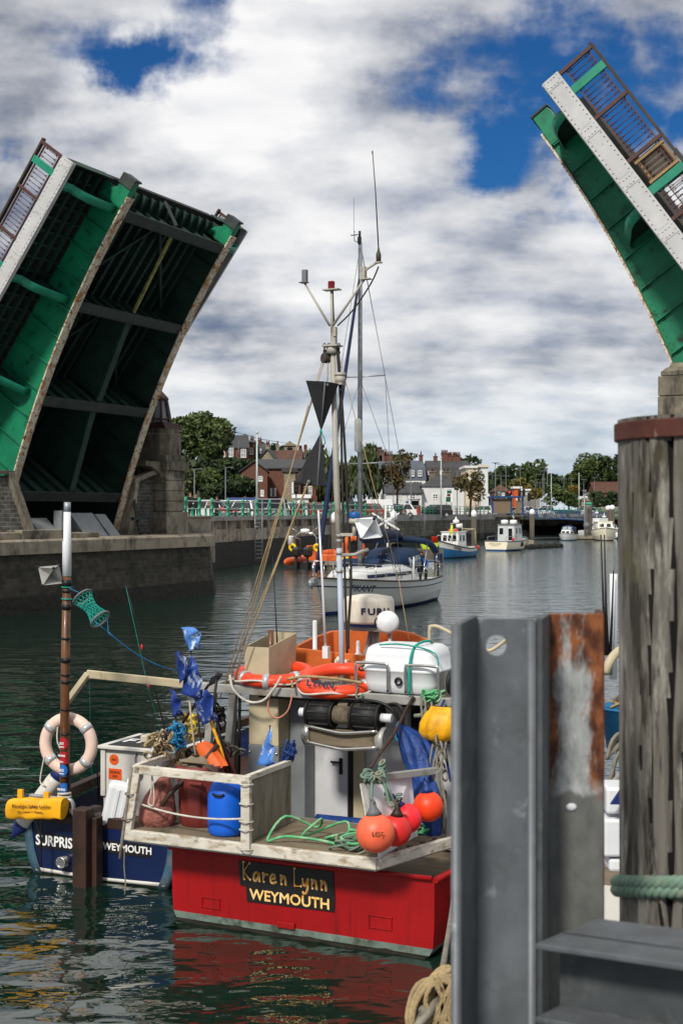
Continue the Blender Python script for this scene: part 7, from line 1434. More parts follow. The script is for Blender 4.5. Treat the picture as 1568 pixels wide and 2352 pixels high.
# orange tray on the roof
rim = [(-1.10, 2.0), (.66, 1.95), (.42, 2.55), (-.17, 3.08), (-.6, 3.3), (-1.13, 3.02), (-1.14, 2.5)]; zr = [2.29, 2.20, 2.31, 2.39, 2.41, 2.38, 2.34]
k = MB(); n_ = len(rim); lo = [(-.3 + (x + .3) * .97, y, 2.0) for x, y in rim]; hi = [(x, y, z) for (x, y), z in zip(rim, zr)]; hi2 = [(-.3 + (x + .3) * .95, 2.5 + (y - 2.5) * .94, z) for (x, y), z in zip(rim, zr)]; lo2 = [(-.3 + (x + .3) * .92, 2.5 + (y - 2.5) * .92, 2.03) for x, y in rim]
k.loft([lo, hi, hi2, lo2], False, True); k.poly(lo2); obj('roof_tray', k, 'orange_tray', rb, bev=.008)
k = MB(); k.sphere((.25, 2.6, 2.08), (.3, .22, .08), 10, 6, .6); k.tube(smooth([(-.2, 2.5, 2.1), (.1, 2.3, 2.2), (.4, 2.45, 2.15), (.6, 2.8, 2.12), (.2, 3, 2.1)], 4), .03, 6); k.box((.42, 2.4, 2.16), (.12, .1, .12)); obj('roof_gear', k, 'black', rb)
for x, y, zt, r_ in ((kp(723, 1480, 2.1).x, 2.1, 2.55, .024), (kp(822, 1490, 2.1).x, 2.1, 2.36, .020)): k = MB(); k.lathe([(r_ * 2.4, 2.0), (r_ * 2.2, 2.24), (r_, 2.26), (r_, zt), (r_ * .8, zt + .02)], (x, y, 0), n=12); obj('vent_pipe', k, 'plastic_white', rb)
k = MB(); k.box((-.48, 1.93, 2.13), (.14, .06, .14)); k.sphere((-.5, 1.9, 2.2), .035, 8, 6); obj('roof_socket', k, 'gel_cream', rb)
# radar and floodlight
rx, ry = kp(846, 1400, 2.45).x, 2.45; fx = kp(890, 1425, 2.1).x
k = MB(); k.tube([(rx + .05, 2.55, 2.02), (rx + .05, 2.5, 2.5)], .045, 10); k.tube([(rx - .1, 2.5, 2.02), (rx + .02, 2.5, 2.48)], .03, 8); k.bx(rx - .14, rx + .2, 2.3, 2.7, 2.46, 2.50); rp = obj('radar_post', k, 'alu_weathered', rb)
M('radar_cream', (.66, .62, .54), .5, 0, .06, 3, spots=(((.44, .34, .22), 2.2, .58, .76, (3, 3, .7)),))
k = MB(); k.lathe([(.20, 2.50), (.235, 2.515), (.24, 2.54)], (rx, ry, 0), n=32); obj('radar_base', k, 'sign_blue', rp); k = MB(); k.lathe([(.268, 2.54), (.276, 2.57), (.268, 2.77), (.248, 2.81), (.1, 2.835), (0, 2.84)], (rx, ry, 0), n=36); rd = obj('radar_dome', k, 'radar_cream', rp)
for i, c_ in enumerate('FURU'): a = .22 + i * .31; text('lettering', c_, .092, face((rx + .277 * math.sin(a), ry - .277 * math.cos(a), 2.67), (math.cos(a), math.sin(a), 0), (0, 0, 1)), 'ink', rd, .004, 0, .001, 'CENTER', 1.25)
k = MB(); k.lathe([(.02, -.10), (.09, -.09), (.115, -.03), (.118, .05), (.09, .09), (.0, .10)], (fx, 2.1, 2.58), (.35, -.9, .1), 20); fl_ = obj('floodlight', k, 'plastic_white', rb); k = MB(); k.torus((fx + .01, 2.12, 2.58), .10, .014, (.9, .35, 0), 20, 6); k.tube([(fx + .015, 2.12, 2.47), (fx + .015, 2.14, 2.05)], .022, 8); obj('bracket', k, 'alu_weathered', fl_); k = MB(); k.torus((fx - .075, 2.02, 2.59), .035, .008, (.8, -.6, 0), 14, 5); obj('front_ring', k, 'black', fl_)
# bent stanchions and winch at the right
k = MB(); k.tube(smooth([kp(986, 1545, 1.75), kp(986, 1448, 1.75), kp(991, 1439, 1.75), kp(1010, 1441, 1.75), kp(1060, 1468, 1.75), kp(1115, 1494, 1.75), kp(1140, 1486, 1.75), kp(1170, 1462, 1.75)], 3), .018, 8); obj('bent_stanchion', k, 'cream_paint', rb)
k = MB(); k.cyl((.93, 1.3, 2.12), (1.25, 1.3, 2.13), .10, n=18); k.torus((.94, 1.3, 2.12), .1, .02, (1, 0, 0), 18, 6); k.tube(smooth([(.94, 1.28, 2.22), (.98, 1.28, 2.27), (1.08, 1.28, 2.27), (1.1, 1.28, 2.2)], 3), .012, 6); obj('roof_winch', k, 'rubber', rb)
# mast
MX = -.43
k = MB(); k.tube([(-.325, 1.6, 1.99), (-.33, 1.6, 2.5), (-.355, 1.6, 3.35)], [.028, .028, .027], 14); mst = obj('mast', k, 'mast_blue', rb)
k = MB(); k.tube([(-.355, 1.6, 3.35), (-.385, 1.6, 4.0), (-.425, 1.6, 5.35)], [.032, .031, .026], 14); obj('upper_mast', k, 'mast_paint', mst)
k = MB(); k.tube([(-.43, 1.6, 5.35), (-.438, 1.6, 5.9)], .015, 10); k.bx(-.52, -.35, 1.55, 1.65, 5.90, 5.912); obj('masthead', k, 'mast_paint', mst); k = MB(); k.lathe([(.032, 5.913), (.034, 5.92), (.034, 5.98), (.036, 5.985), (.03, 5.99), (0, 5.992)], (-.44, 1.6, 0), n=16); obj('red_lamp', k, 'red_lens', mst)
k = MB(); k.bx(-.515, -.345, 1.53, 1.67, 5.34, 5.355); k.lathe([(.055, 5.27), (.06, 5.34)], (-.43, 1.6, 0), n=14); k.box((-.395, 1.57, 5.43), (.045, .05, .16)); k.box((-.375, 1.55, 5.48), (.03, .04, .09)); obj('mast_collar', k, 'mast_paint', mst)
for q in (3.28, 3.40, 3.45, 3.10): k = MB(); k.cyl((-.352, 1.6, q), (-.353, 1.6, q + .03), .036, n=14); obj('mast_band', k, 'alu_weathered', mst)
at6 = lambda px, py: kp(px, py, 1.6)
k = MB(); k.tube([at6(757, 748), at6(700, 651)], .012, 8); obj('left_arm', k, 'mast_paint', mst); k = MB(); k.box(at6(698, 649), (.085, .08, .01)); p = at6(700, 634); k.box(p, (.05, .05, .125)); obj('plate_lamp', k, 'lead_grey', mst, bev=.008)
k = MB(); k.tube([at6(764, 748), at6(836, 642)], .014, 8); k.tube([at6(836, 640), at6(836, 625), at6(842, 618), at6(866, 602)], .014, 8); k.box(at6(840, 641), (.10, .07, .01)); k.box(at6(835, 628), (.045, .05, .13)); k.box(at6(869, 603), (.06, .06, .01)); obj('right_arm', k, 'mast_paint', mst)
k = MB(); p = at6(869, 592); k.lathe([(.024, -.05), (.026, .03), (.012, .07), (.008, .10)], p, n=12); k.tube([p + V((0, 0, .08)), at6(862, 440), at6(855.5, 352)], [.007, .006, .0045], 6); k.sphere(at6(855, 350), (.008, .008, .02), 6, 5); obj('whip_aerial', k, 'mast_dark', mst) if 'mast_dark' in _m else None
M('mast_dark', (.07, .06, .045), .6); obj('whip_aerial', k, 'mast_dark', mst)
k = MB(); k.tube(smooth([at6(869, 612), at6(852, 650), at6(812, 710), at6(775, 748)], 4), .008, 5); k.tube(smooth([at6(764, 660), at6(766, 720), at6(768, 745)], 4), .007, 5); k.tube(smooth([at6(772, 790), at6(781, 900), at6(786, 1100), at6(790, 1250), at6(794, 1400), at6(797, 1500)], 4) , .012, 5); k.tube(smooth([at6(776, 800), at6(790, 1000), at6(800, 1200), at6(806, 1330), at6(800, 1440), at6(800, 1490)], 4), .014, 5); obj('cable', k, 'rope_dark', mst)
k = MB(); p = at6(781, 868); k.cyl(p + V((0, 0, -.05)), p + V((0, 0, .02)), .05, n=10); k.cyl(p + V((0, 0, .02)), p + V((0, 0, .05)), .055, n=10); k.box(p + V((-.05, 0, -.06)), (.18, .1, .02)); obj('deck_light', k, 'mast_paint', mst)
k = MB(); a = at6(783, 1228); k.beam(a, at6(812, 1228), .04, .03); p = at6(814, 1200); k.cyl(at6(813, 1232), p, .022, n=8); k.lathe([(.058, -.01), (.06, .02), (.05, .04)], p, n=14); obj('lamp_bracket', k, 'mast_paint', mst); k = MB(); k.lathe([(.05, .04), (.055, .05), (.055, .095), (.04, .105), (0, .107)], p, n=14); obj('anchor_lamp', k, 'sign_blue', mst); k = MB(); k.tube([at6(783, 1275), at6(815, 1274), at6(835, 1265), at6(845, 1262)], .02, 6); obj('lower_bracket', k, 'alu_weathered', mst)
# chains, block and stays from the collar
k = MB()
for px in (745, 755, 771, 778):
    for i in range(3): k.torus(at6(px, 792 + i * 9), .016, .005, (1, 0, 0) if i % 2 else (.3, 1, 0), 10, 5)
obj('chain', k, 'mast_dark', mst)
k = MB(); p = at6(748, 823); k.cyl(p + V((-.02, -.03, 0)), p + V((.02, .03, 0)), .05, n=16); k.box(p + V((0, 0, .02)), (.05, .03, .13)); obj('pulley_block', k, 'mast_dark', mst, bev=.005)
stay = (((745, 812, 1.6), (520, 1592, 1.1), .008), ((743, 835, 1.6), (505, 1605, 1.15), .010), ((708, 930, 1.5), (533, 1580, 1.1), .0095), ((777, 815, 1.6), (915, 1330, 1.75), .008), ((915, 1330, 1.75), (944, 1500, 1.8), .008), ((753, 830, 1.6), (752, 875, 1.45), .010))
k = MB()
for a, b, r_ in stay: k.tube([kp(*a), kp(*b)], r_ * .55, 6)
obj('stay', k, 'rope_tan', mst); k = MB(); k.tube([kp(706, 1110, 1.35), kp(620, 1330, 1.2), kp(515, 1575, 1.1)], .0065, 6); k.tube([kp(704, 1120, 1.4), kp(690, 1155, 1.35), kp(600, 1390, 1.1), kp(528, 1590, 1.08)], .0075, 6); obj('halyard', k, 'rope_tan', mst)
k = MB(); k.tube([kp(731, 1172, 1.7), kp(741, 1350, 1.75), kp(747, 1485, 1.8)], [.010, .012, .015], 8); k.box(kp(749, 1498, 1.8), (.06, .06, .12)); obj('whip_aerial', k, 'plastic_white', rb)
# day shapes
def cone(apex, left, right, back, label):
    k = MB(); A_, L_, R_, B_ = V(apex), V(left), V(right), V(back); M3 = (L_ + R_) / 2 + (L_ + R_ - 2 * B_) * -.0
    k.prism([A_, L_, R_], V((0, .012, 0))); k.prism([A_, (L_ + R_) / 2 + V((0, -.14, -.01)), (L_ + R_) / 2 + V((0, .16, .01))], V((.012, 0, 0))); return k
g = thing('day_shape', 'upper black folded day shape cone, point down, on the mast halyard', 'day shape', kp(735, 990, 1.5)); k = MB(); A_ = kp(737, 990, 1.5); L_, R_, F_, B_ = kp(702, 874, 1.5), kp(777, 881, 1.5), kp(747, 876, 1.36), kp(742, 879, 1.66)
k.prism([A_, L_, F_], (0, .008, 0)); k.prism([A_, F_, R_], (0, .008, 0)); k.prism([A_, L_, B_], (0, .008, 0)); k.prism([A_, B_, R_], (0, .008, 0)); obj('plates', k, 'black_ply', g); k = MB(); k.tube([A_, F_ + V((0, -.006, 0))], .007, 5); k.sphere(kp(752, 884, 1.36), .014, 8, 6); obj('seam', k, 'lead_grey', g)
g = thing('day_shape', 'lower black folded day shape cone, point up, on the mast halyard', 'day shape', kp(720, 1110, 1.45)); A_ = kp(737, 992, 1.5); L_, R_, F_, B_ = kp(678, 1105, 1.5), kp(748, 1116, 1.58), kp(729, 1116, 1.36), kp(715, 1104, 1.66); k = MB()
for a, b in ((L_, F_), (F_, R_), (L_, B_), (B_, R_)): k.prism([A_, a, b], (0, .008, 0))
obj('plates', k, 'black_ply', g); k = MB(); k.tube([A_, F_ + V((0, -.006, 0))], .007, 5); k.sphere(kp(709, 1107, 1.40), .022, 8, 6); obj('seam', k, 'lead_grey', g); k = MB(); k.torus(kp(737, 991, 1.49), .018, .008, (1, .2, 0), 12, 5); k.tube(smooth([kp(738, 988, 1.48), kp(741, 1000, 1.46), kp(744, 1005, 1.46), kp(747, 1020, 1.46)], 3), .006, 5); obj('lashing', k, 'rope_teal', g)
g = thing('radar_reflector', 'white octahedral radar reflector beside the fishing boat mast', 'radar reflector', kp(838, 1265, 1.6)); c_ = kp(845, 1213, 1.62); a1 = V((.62, -.55, .55)).normalized(); a2 = V((-.8, -.3, .5)); a2 = (a2 - a1 * a2.dot(a1)).normalized(); a3 = a1.cross(a2); k = MB(); r_ = .17
for u, v in ((a1, a2), (a2, a3), (a1, a3)): k.prism([c_ + u * r_, c_ + v * r_, c_ - u * r_, c_ - v * r_], u.cross(v) * .004)
obj('plates', k, 'plastic_white', g)
for u in (a1, a2, a3, -a1, -a2, -a3): k = MB(); k.sphere(c_ + u * r_, .017, 8, 6); obj('corner_clip', k, 'black', g)
# net hauler
nh = thing('net_hauler', 'black twin drum net hauler with steel roller cage hung from the roof beam', 'net hauler', (-.02, .95, 1.5)); hz1, hz2 = 1.80, 1.60; hy = .98
for x0, x1 in ((-.38, -.10), (.08, .37)):
    k = MB(); k.cyl((x0, hy, hz1), (x1, hy, hz1), .112, n=22); k.cyl((x0, hy, hz1), (x0 + .02, hy, hz1), .122, n=22); k.cyl((x1 - .02, hy, hz1), (x1, hy, hz1), .122, n=22)
    for i in range(11): a = i * 2 * math.pi / 11; k.box(((x0 + x1) / 2, hy + .113 * math.cos(a), hz1 + .113 * math.sin(a)), (x1 - x0 - .08, .018, .018), M=Matrix.Rotation(a, 3, 'X'))
    obj('drum', k, 'rubber', nh)
k = MB(); k.cyl((-.10, hy, hz1), (.08, hy, hz1), .085, n=18); k.beam((-.04, hy, hz1), (-.04, hy + .1, 1.95), .1, .06, V((0, 1, 0))); obj('gearbox', k, 'plank', nh)
for x0, x1 in ((-.47, -.38), (.37, .48)): k = MB(); k.cyl((x0, hy, hz1), (x1, hy, hz1), .042, n=14); obj('shaft_end', k, 'plastic_white', nh)
k = MB(); k.box((0, hy + .04, 1.585), (.70, .16, .15)); obj('roller_body', k, 'plank', nh, bev=.01)
for z, dy in ((1.665, -.07), (1.515, -.07)): k = MB(); k.tube(smooth([(-.36, hy + dy, z + .02), (-.1, hy + dy - .01, z - .012), (0, hy + dy - .01, z - .02), (.1, hy + dy - .01, z - .012), (.36, hy + dy, z + .02)], 4), .017, 8); obj('cage_bar', k, 'steel_shiny', nh)
for x in (-.38, .38): k = MB(); k.cyl((x - .035, hy + .03, 1.595), (x + .035, hy + .03, 1.595), .115, n=20); k.cyl((x - .055, hy + .03, 1.595), (x - .035, hy + .03, 1.595), .09, n=18); obj('end_plate', k, 'steel_shiny' if x < 0 else 'alu_weathered', nh)
k = MB()
for pts in (((.35, 1.05, 1.9), (.5, 1.02, 1.93), (.58, 1.0, 1.86), (.56, 1.0, 1.7)), ((-.1, 1.05, 1.93), (.2, 1.0, 1.95), (.4, 1.0, 1.92), (.52, 1.02, 1.8), (.5, 1.05, 1.62)), ((-.3, 1.05, 1.88), (-.05, 1.0, 1.94), (.15, 1.0, 1.95))): k.tube(smooth(pts, 4), .016, 6)
obj('hydraulic_hose', k, 'black', nh)
# ------------------------------------------------------------------ gear on the roof
def ring(c, ax, R_, r_, label, extra):
    g = thing('lifebuoy', label, 'lifebuoy', V(c) - V((0, 0, r_)), 'lifebuoys on the red boat roof'); k = MB(); k.torus(c, R_, r_, ax, 44, 14, .85); obj('ring', k, 'ring_orange', g); x, y, d = basis(V(ax))
    for a in extra:
        c2 = V(c) + (x * math.cos(R(a)) + y * math.sin(R(a))) * R_; tn = y * math.cos(R(a)) - x * math.sin(R(a)); k = MB(); k.tube([c2 - tn * .03, c2 + tn * .03], r_ * 1.03, 16); obj('tape', k, 'tape_silver', g)
    k = MB(); k.tube([V(c) + (x * math.cos(q) + y * math.sin(q)) * (R_ + r_ * (1.1 + .25 * math.sin(q * 4))) + d * r_ * .3 * math.cos(q * 4) for q in [2 * math.pi * i / 60 for i in range(60)]], .010, 5, True); obj('grab_line', k, 'rope_white', g); return g
g = ring((-.98, 1.42, 2.085), (.02, -.10, 1), .335, .075, 'left orange lifebuoy lying on the red boat roof under the funnel', (205, 255, 300, 80)); k = MB(); k.tube(smooth([(-1.28, 1.05, 2.1), (-1.22, 1.02, 1.96), (-1.05, 1.0, 1.86), (-.88, 1.0, 1.88), (-.75, 1.0, 2.02), (-.70, 1.03, 2.12)], 5), .013, 6); obj('loose_line', k, 'rope_white', g)
g = ring((-.22, 1.30, 2.075), (.04, -.22, 1), .335, .075, 'right lettered orange lifebuoy with rope on the red boat roof', (208, 335)); text('lettering', 'LYNN', .085, face((-.22, .905, 2.085), (1, 0, -.04), (0, .25, 1)), 'ink', g, .003, 0, .001, 'CENTER', 1.3)
k = MB(); k.tube(smooth([(-.62, 1.0, 2.1), (-.4, .98, 2.14), (-.05, 1.0, 2.13), (.15, 1.05, 2.1)], 5), .014, 6); k.tube(smooth([(-.58, 1.15, 2.08), (-.58, 1.02, 2.12), (-.55, .98, 2.02)], 4), .012, 6); obj('lashing', k, 'rope_tan', g)
g = thing('liferaft_canister', 'white moulded liferaft canister lashed at the right of the roof', 'canister', (.48, 1.3, 2.0))
rr_ = lambda z, s_: [(.48 + s_ * (.375 if abs(a) < 9 else 0) * math.copysign(abs(math.cos(a)) ** .35, math.cos(a)), 1.36 + s_ * .27 * math.copysign(abs(math.sin(a)) ** .35, math.sin(a)), z) for a in [2 * math.pi * i / 32 for i in range(32)]]
k = MB(); k.loft([rr_(z, s_) for z, s_ in ((2.01, .82), (2.04, .93), (2.10, .98), (2.21, 1.0), (2.215, 1.03), (2.235, 1.03), (2.24, 1.0), (2.36, .97), (2.42, .92), (2.45, .80))], True, True); k.poly(rr_(2.45, .80)); k.poly(rr_(2.01, .82)[::-1]); b_ = obj('shell', k, 'plastic_white', g)
for x in (.24, .74): k = MB(); k.tube(smooth([(x - .16, 1.06, 2.03), (x - .16, 1.05, 2.26), (x - .12, 1.05, 2.29), (x + .12, 1.05, 2.29), (x + .16, 1.05, 2.26), (x + .16, 1.06, 2.03)], 4), .014, 8); obj('cradle_bar', k, 'steel_shiny', g)
k = MB(); k.tube(smooth([(.62, 1.05, 2.02), (.62, 1.06, 2.3), (.64, 1.15, 2.46), (.66, 1.5, 2.47), (.66, 1.66, 2.3)], 4), .013, 6); k.tube(smooth([(.3, 1.1, 2.46), (.55, 1.08, 2.475), (.85, 1.12, 2.4), (.88, 1.08, 2.2)], 4), .008, 5); obj('lashing', k, 'rope_teal', g)
k = MB(); k.torus((.50, 1.075, 2.13), .03, .012, (0, 1, 0), 12, 5); obj('hand_hole', k, 'black', g)
k = MB(); k.tube(smooth([(.10, 1.05, 2.06), (.09, 1.03, 1.98), (.13, 1.03, 1.95), (.15, 1.04, 2.0)], 4), .010, 5); k.tube(smooth([(.95, 1.05, 2.0), (1.0, 1.03, 1.93), (1.06, 1.04, 1.96), (1.1, 1.03, 1.9)], 4), .012, 5); k.tube(smooth([(.84, 1.04, 1.96), (.88, 1.0, 1.86), (.86, .98, 1.7), (.90, .9, 1.5), (.88, .85, 1.3)], 4), .014, 6); k.tube(smooth([(.80, 1.04, 1.93), (.78, .98, 1.86), (.70, .98, 1.84)], 4), .02, 6)
obj('rope_tangle', k, 'rope_seagreen', label='tangled sea green ropes hanging under the roof beam at the right', cat='rope')
k = MB(); k.tube(smooth([(-.82, 1.05, 1.98), (-.84, 1.02, 1.82), (-.80, 1.02, 1.74), (-.72, 1.02, 1.72), (-.62, 1.02, 1.80), (-.58, 1.03, 1.95)], 5), .009, 5); obj('pink_rope', k, 'rope_pink', label='pink rope loop hanging below the two lifebuoys', cat='rope')
g = thing('gear_bag', 'yellow cloth bag hanging below the roof beam at the right edge', 'bag', (.93, .9, 1.6)); c_ = V((.96, .92, 1.78)); k = MB(); rows = []
for z, rx, ry in ((1.64, .06, .05), (1.655, .13, .10), (1.72, .17, .14), (1.80, .17, .13), (1.88, .14, .11), (1.915, .11, .06), (1.95, .10, .02)):
    rows.append([(c_.x + rx * math.cos(a) * (1 + .13 * math.sin(a * 5 + z * 9)) + (z - 1.7) * .12, c_.y + ry * math.sin(a) * (1 + .10 * math.sin(a * 6)), z) for a in [2 * math.pi * i / 42 for i in range(42)]])
k.loft(rows, True, True); k.poly(rows[0]); obj('bag', k, 'bag_yellow', g); k = MB(); k.tube([(c_.x + .02, c_.y, 1.94), (c_.x + .03, c_.y + .06, 2.0)], .012, 5); k.tube(smooth([(c_.x + .08, .85, 1.62), (c_.x + .1, .85, 1.5), (c_.x + .14, .85, 1.3)], 3), .012, 5); obj('strap', k, 'ink_blue', g)
# blue tarpaulin bundle
g = thing('tarpaulin', 'blue tarpaulin gathered with a turquoise tie beside the net hauler', 'tarpaulin', (.85, .7, .85)); pl = [(kp(912, 1665, .95), .03), (kp(925, 1672, .92), .05), (kp(948, 1700, .88), .12), (kp(962, 1735, .85), .14), (kp(972, 1770, .8), .11), (kp(975, 1800, .7), .09), (kp(980, 1840, .6), .11), (kp(985, 1900, .6), .10), (kp(990, 1930, .6), .08)]; k = MB(); rows = []
for i, (p, r_) in enumerate(pl): rows.append([p + V((r_ * math.cos(a) * (1 + .22 * math.sin(a * 7 + i * .5)), .8 * r_ * math.sin(a) * (1 + .22 * math.sin(a * 6 + i)), .3 * r_ * math.cos(a))) for a in [2 * math.pi * j / 48 for j in range(48)]])
k.loft(rows, True, True); obj('cloth', k, 'tarp_blue', g); k = MB(); k.torus(kp(914, 1667, .93), .035, .016, (1, .2, -.4), 14, 6); k.tube(smooth([kp(913, 1670, .9), kp(908, 1690, .88), kp(914, 1702, .88), kp(918, 1690, .88)], 4), .010, 5); obj('tie', k, 'rope_blue', g)
# ------------------------------------------------------------------ buoys and their ropes
def buoy(px, py, f, r_, mat, label, neck, nm):
    c_ = kp(px, py, f); g = thing('buoy', label, 'buoy', c_ - V((0, 0, r_)), 'round buoys hung on the stern'); k = MB(); k.sphere(c_, r_, 32, 20); obj('ball', k, mat, g)
    d = V(neck).normalized(); k = MB(); k.tube([c_ + d * r_ * .93, c_ + d * (r_ + .02), c_ + d * (r_ + .05), c_ + d * (r_ + .09)], [r_ * .42, r_ * .30, r_ * .18, .025], 14); k.torus(c_ + d * (r_ + .09), .022, .012, d.orthogonal(), 12, 6); obj('neck', k, nm, g); return g, c_ + d * (r_ + .09)
g, tA = buoy(862, 1913, -.45, .158, 'buoy_salmon', 'largest faded salmon buoy lowest in the cluster', (-.1, 0, 1), 'lead_grey'); text('lettering', 'LOT', .05, face(kp(884, 1907, -.45) + V((0, -.146, .0)), (1, .28, 0), (0, .0, 1)), 'ink_brown', g, .001, 0, .001)
g, tB = buoy(908, 1907, -.22, .132, 'buoy_red', 'dark red buoy with white scuffs behind the salmon one', (.1, 0, 1), 'brown_wood'); k = MB(); c_ = kp(908, 1907, -.22); k.tube([c_ + V((-.02 + .012 * i, -.134 + .003 * i * i * .6, .07 - .018 * i)) .normalized() * 0 + c_ * 0 + c_ + (V((-.35 + .11 * i, -1, .55 - .14 * i)).normalized() * .1325) for i in range(9)], .003, 4); obj('scuff', k, 'lettering_white', g)
g, tC = buoy(935, 1880, .05, .124, 'buoy_pink', 'bright pink buoy between the dark red and orange ones', (-.5, -.2, .85), 'ink_blue'); g, tD = buoy(983, 1852, .33, .130, 'buoy_orange', 'weathered orange buoy highest at the right', (-.1, 0, 1), 'tarp_blue')
k = MB(); kn = kp(855, 1785, -.2)
k.tube(smooth([tA, kp(852, 1850, -.4), kp(853, 1815, -.3), kn], 4), .014, 6); k.tube(smooth([tB, kp(895, 1850, -.2), kp(885, 1810, -.15), kp(872, 1790, -.15), kn], 4), .013, 6); k.tube(smooth([tC, kp(915, 1860, 0), kp(895, 1820, -.1), kp(874, 1755, .0)], 4), .013, 6)
for i in range(14): k.torus(kn + V((random.uniform(-.06, .06), random.uniform(-.04, .04), random.uniform(-.045, .045))), random.uniform(.02, .045), .012, (random.uniform(-1, 1), random.uniform(-1, 1), random.uniform(-1, 1)), 12, 5)
for i in range(8): k.torus(kp(877, 1752 + i * 4, .0), random.uniform(.018, .032), .011, (random.uniform(-1, 1), random.uniform(-1, 1), 1), 10, 5)
for i in range(9): k.torus(tC + V((random.uniform(-.05, .08), -.02, random.uniform(-.02, .03))), .022, .010, (random.uniform(-1, 1), random.uniform(-1, 1), 1), 10, 5)
obj('buoy_ropes', k, 'rope_seagreen', label='knotted grey green ropes holding the buoys', cat='rope')
k = MB(); k.tube(smooth([kp(850, 1765, -.1), kp(876, 1725, .3), kp(905, 1685, .7), kp(935, 1625, 1.0), kp(950, 1600, 1.05)], 6), [.016 + .003 * (i % 2) for i in range(25)], 6); obj('brown_rope', k, 'brown_wood', label='brown twisted rope slanting from the buoys up to the roof beam', cat='rope')
k = MB()
for i, (px, w_) in enumerate(((965, 8), (975, 10), (990, 6), (1003, 9), (1012, 12), (1020, 8))): k.tube(smooth([kp(px, 1600 + i * 6, 1.0), kp(px + 6, 1690, .9), kp(px - w_, 1770, .75), kp(px + 4, 1860, .7), kp(px + 2, 1925, .7)], 4), .011, 5)
for i in range(10): k.torus(kp(1005 + i % 3 * 8, 1700 + i * 16, .8), .05, .011, (1, random.uniform(-.6, .6), .2), 16, 5)
obj('hanging_ropes', k, 'rope_grey', label='grey ropes hanging down the right side rack', cat='rope')
k = MB(); rnd = random.Random(5); pts = [(.62, -.20), (.30, -.14), (.0, -.22), (-.15, -.26), (-.1, -.02), (.1, .18), (.22, .02), (.1, -.1), (.34, .26), (.42, .1), (.3, -.05), (.56, .05), (.74, -.04), (.60, -.12), (.78, -.18), (.64, -.24), (.5, -.16), (.62, -.06), (.8, -.1), (.7, .04), (.5, -.02)]
k.tube(smooth([(x, y, PZ + .03 + (.16 if i in (4, 6) else .10 if i == 8 else .02 * (i % 3) + (.02 * i / 6 if i > 10 else 0))) for i, (x, y) in enumerate(pts)], 5), .0125, 6); obj('green_rope', k, 'rope_green', label='light green rope lying in loose loops on the stern platform', cat='rope')
k = MB()
for i in range(16): c_ = (.66 + rnd.uniform(-.14, .12), -.12 + rnd.uniform(-.1, .1), PZ + .03 + rnd.uniform(0, .05)); k.torus(c_, rnd.uniform(.05, .10), .010, (rnd.uniform(-.5, .5), rnd.uniform(-.5, .5), 1), 18, 5)
obj('pale_rope', k, 'rope_seagreen', label='heap of pale green rope beside the salmon buoy', cat='rope')
k = MB(); k.cyl((-.28, .95, .80), (.75, 1.0, .80), .055, n=16); obj('blue_pipe', k, 'tarp_blue', label='blue pipe lying across the deck before the door', cat='pipe')
# ------------------------------------------------------------------ contents of the stern rack
g = thing('barrel', 'bright blue plastic barrel with black handle in the stern rack', 'barrel', (-.47, -.13, PZ + .014)); cx_, cy_ = -.62, -.13
k = MB(); k.lathe([(.150, 0), (.168, .02), (.172, .07), (.172, .30), (.165, .37), (.145, .42), (.118, .455), (.115, .48), (.09, .485), (.08, .475), (0, .47)], (cx_, cy_, PZ + .014), n=36); obj('body', k, 'barrel_blue', g); k = MB(); k.tube(smooth([(cx_ - .05, cy_ - .160, PZ + .385), (cx_ - .02, cy_ - .185, PZ + .38), (cx_ + .03, cy_ - .185, PZ + .38), (cx_ + .06, cy_ - .158, PZ + .385)], 3), .011, 6); obj('handle', k, 'black', g)
g = thing('dustbin', 'large maroon plastic bin with moulded recesses in the stern rack', 'bin', (-.93, .08, PZ + .014)); cx_, cy_ = -1.02, .08
k = MB(); rows = []
for z, r_ in ((.0, .175), (.03, .19), (.1, .195), (.25, .20), (.45, .21), (.55, .213), (.56, .228), (.60, .228), (.605, .21), (.56, .20), (.45, .195)):
    rows.append([(cx_ + r_ * math.cos(a) * (1 - (.10 if .08 < z < .26 and math.sin(a * 6 + .4) > .45 else 0)), cy_ + r_ * math.sin(a) * (1 - (.10 if .08 < z < .26 and math.sin(a * 6 + .4) > .45 else 0)), PZ + .014 + z * .9) for a in [2 * math.pi * i / 72 for i in range(72)]])
k.loft(rows, True, True); obj('tub', k, 'bin_maroon', g); k = MB(); k.lathe([(.0, .43), (.193, .42)], (cx_, cy_, PZ), n=24); obj('filling', k, 'black', g); k = MB(); k.box((cx_ + .08, cy_ - .215, PZ + .42), (.13, .03, .03)); obj('handle', k, 'bin_maroon', g, bev=.008)
g = thing('net_sack', 'pinkish net sack bulging in the left corner of the stern rack', 'sack', (-1.27, -.12, PZ)); k = MB(); rows = []
for z, rx, ry, ox in ((.014, .15, .12, 0), (.06, .175, .15, 0), (.16, .17, .15, .01), (.28, .13, .12, .03), (.38, .085, .08, .06), (.44, .05, .05, .08)):
    rows.append([(-1.36 + ox + rx * math.cos(a) * (1 + .12 * noise.noise(V((math.cos(a) * 2, math.sin(a) * 2, z * 9)))), -.12 + ry * math.sin(a) * (1 + .12 * noise.noise(V((math.cos(a) * 2 + 5, math.sin(a) * 2, z * 9)))), PZ + z) for a in [2 * math.pi * i / 40 for i in range(40)]])
k.loft(rows, True, True); k.poly(rows[-1]); obj('sack', k, 'sack_pink', g)
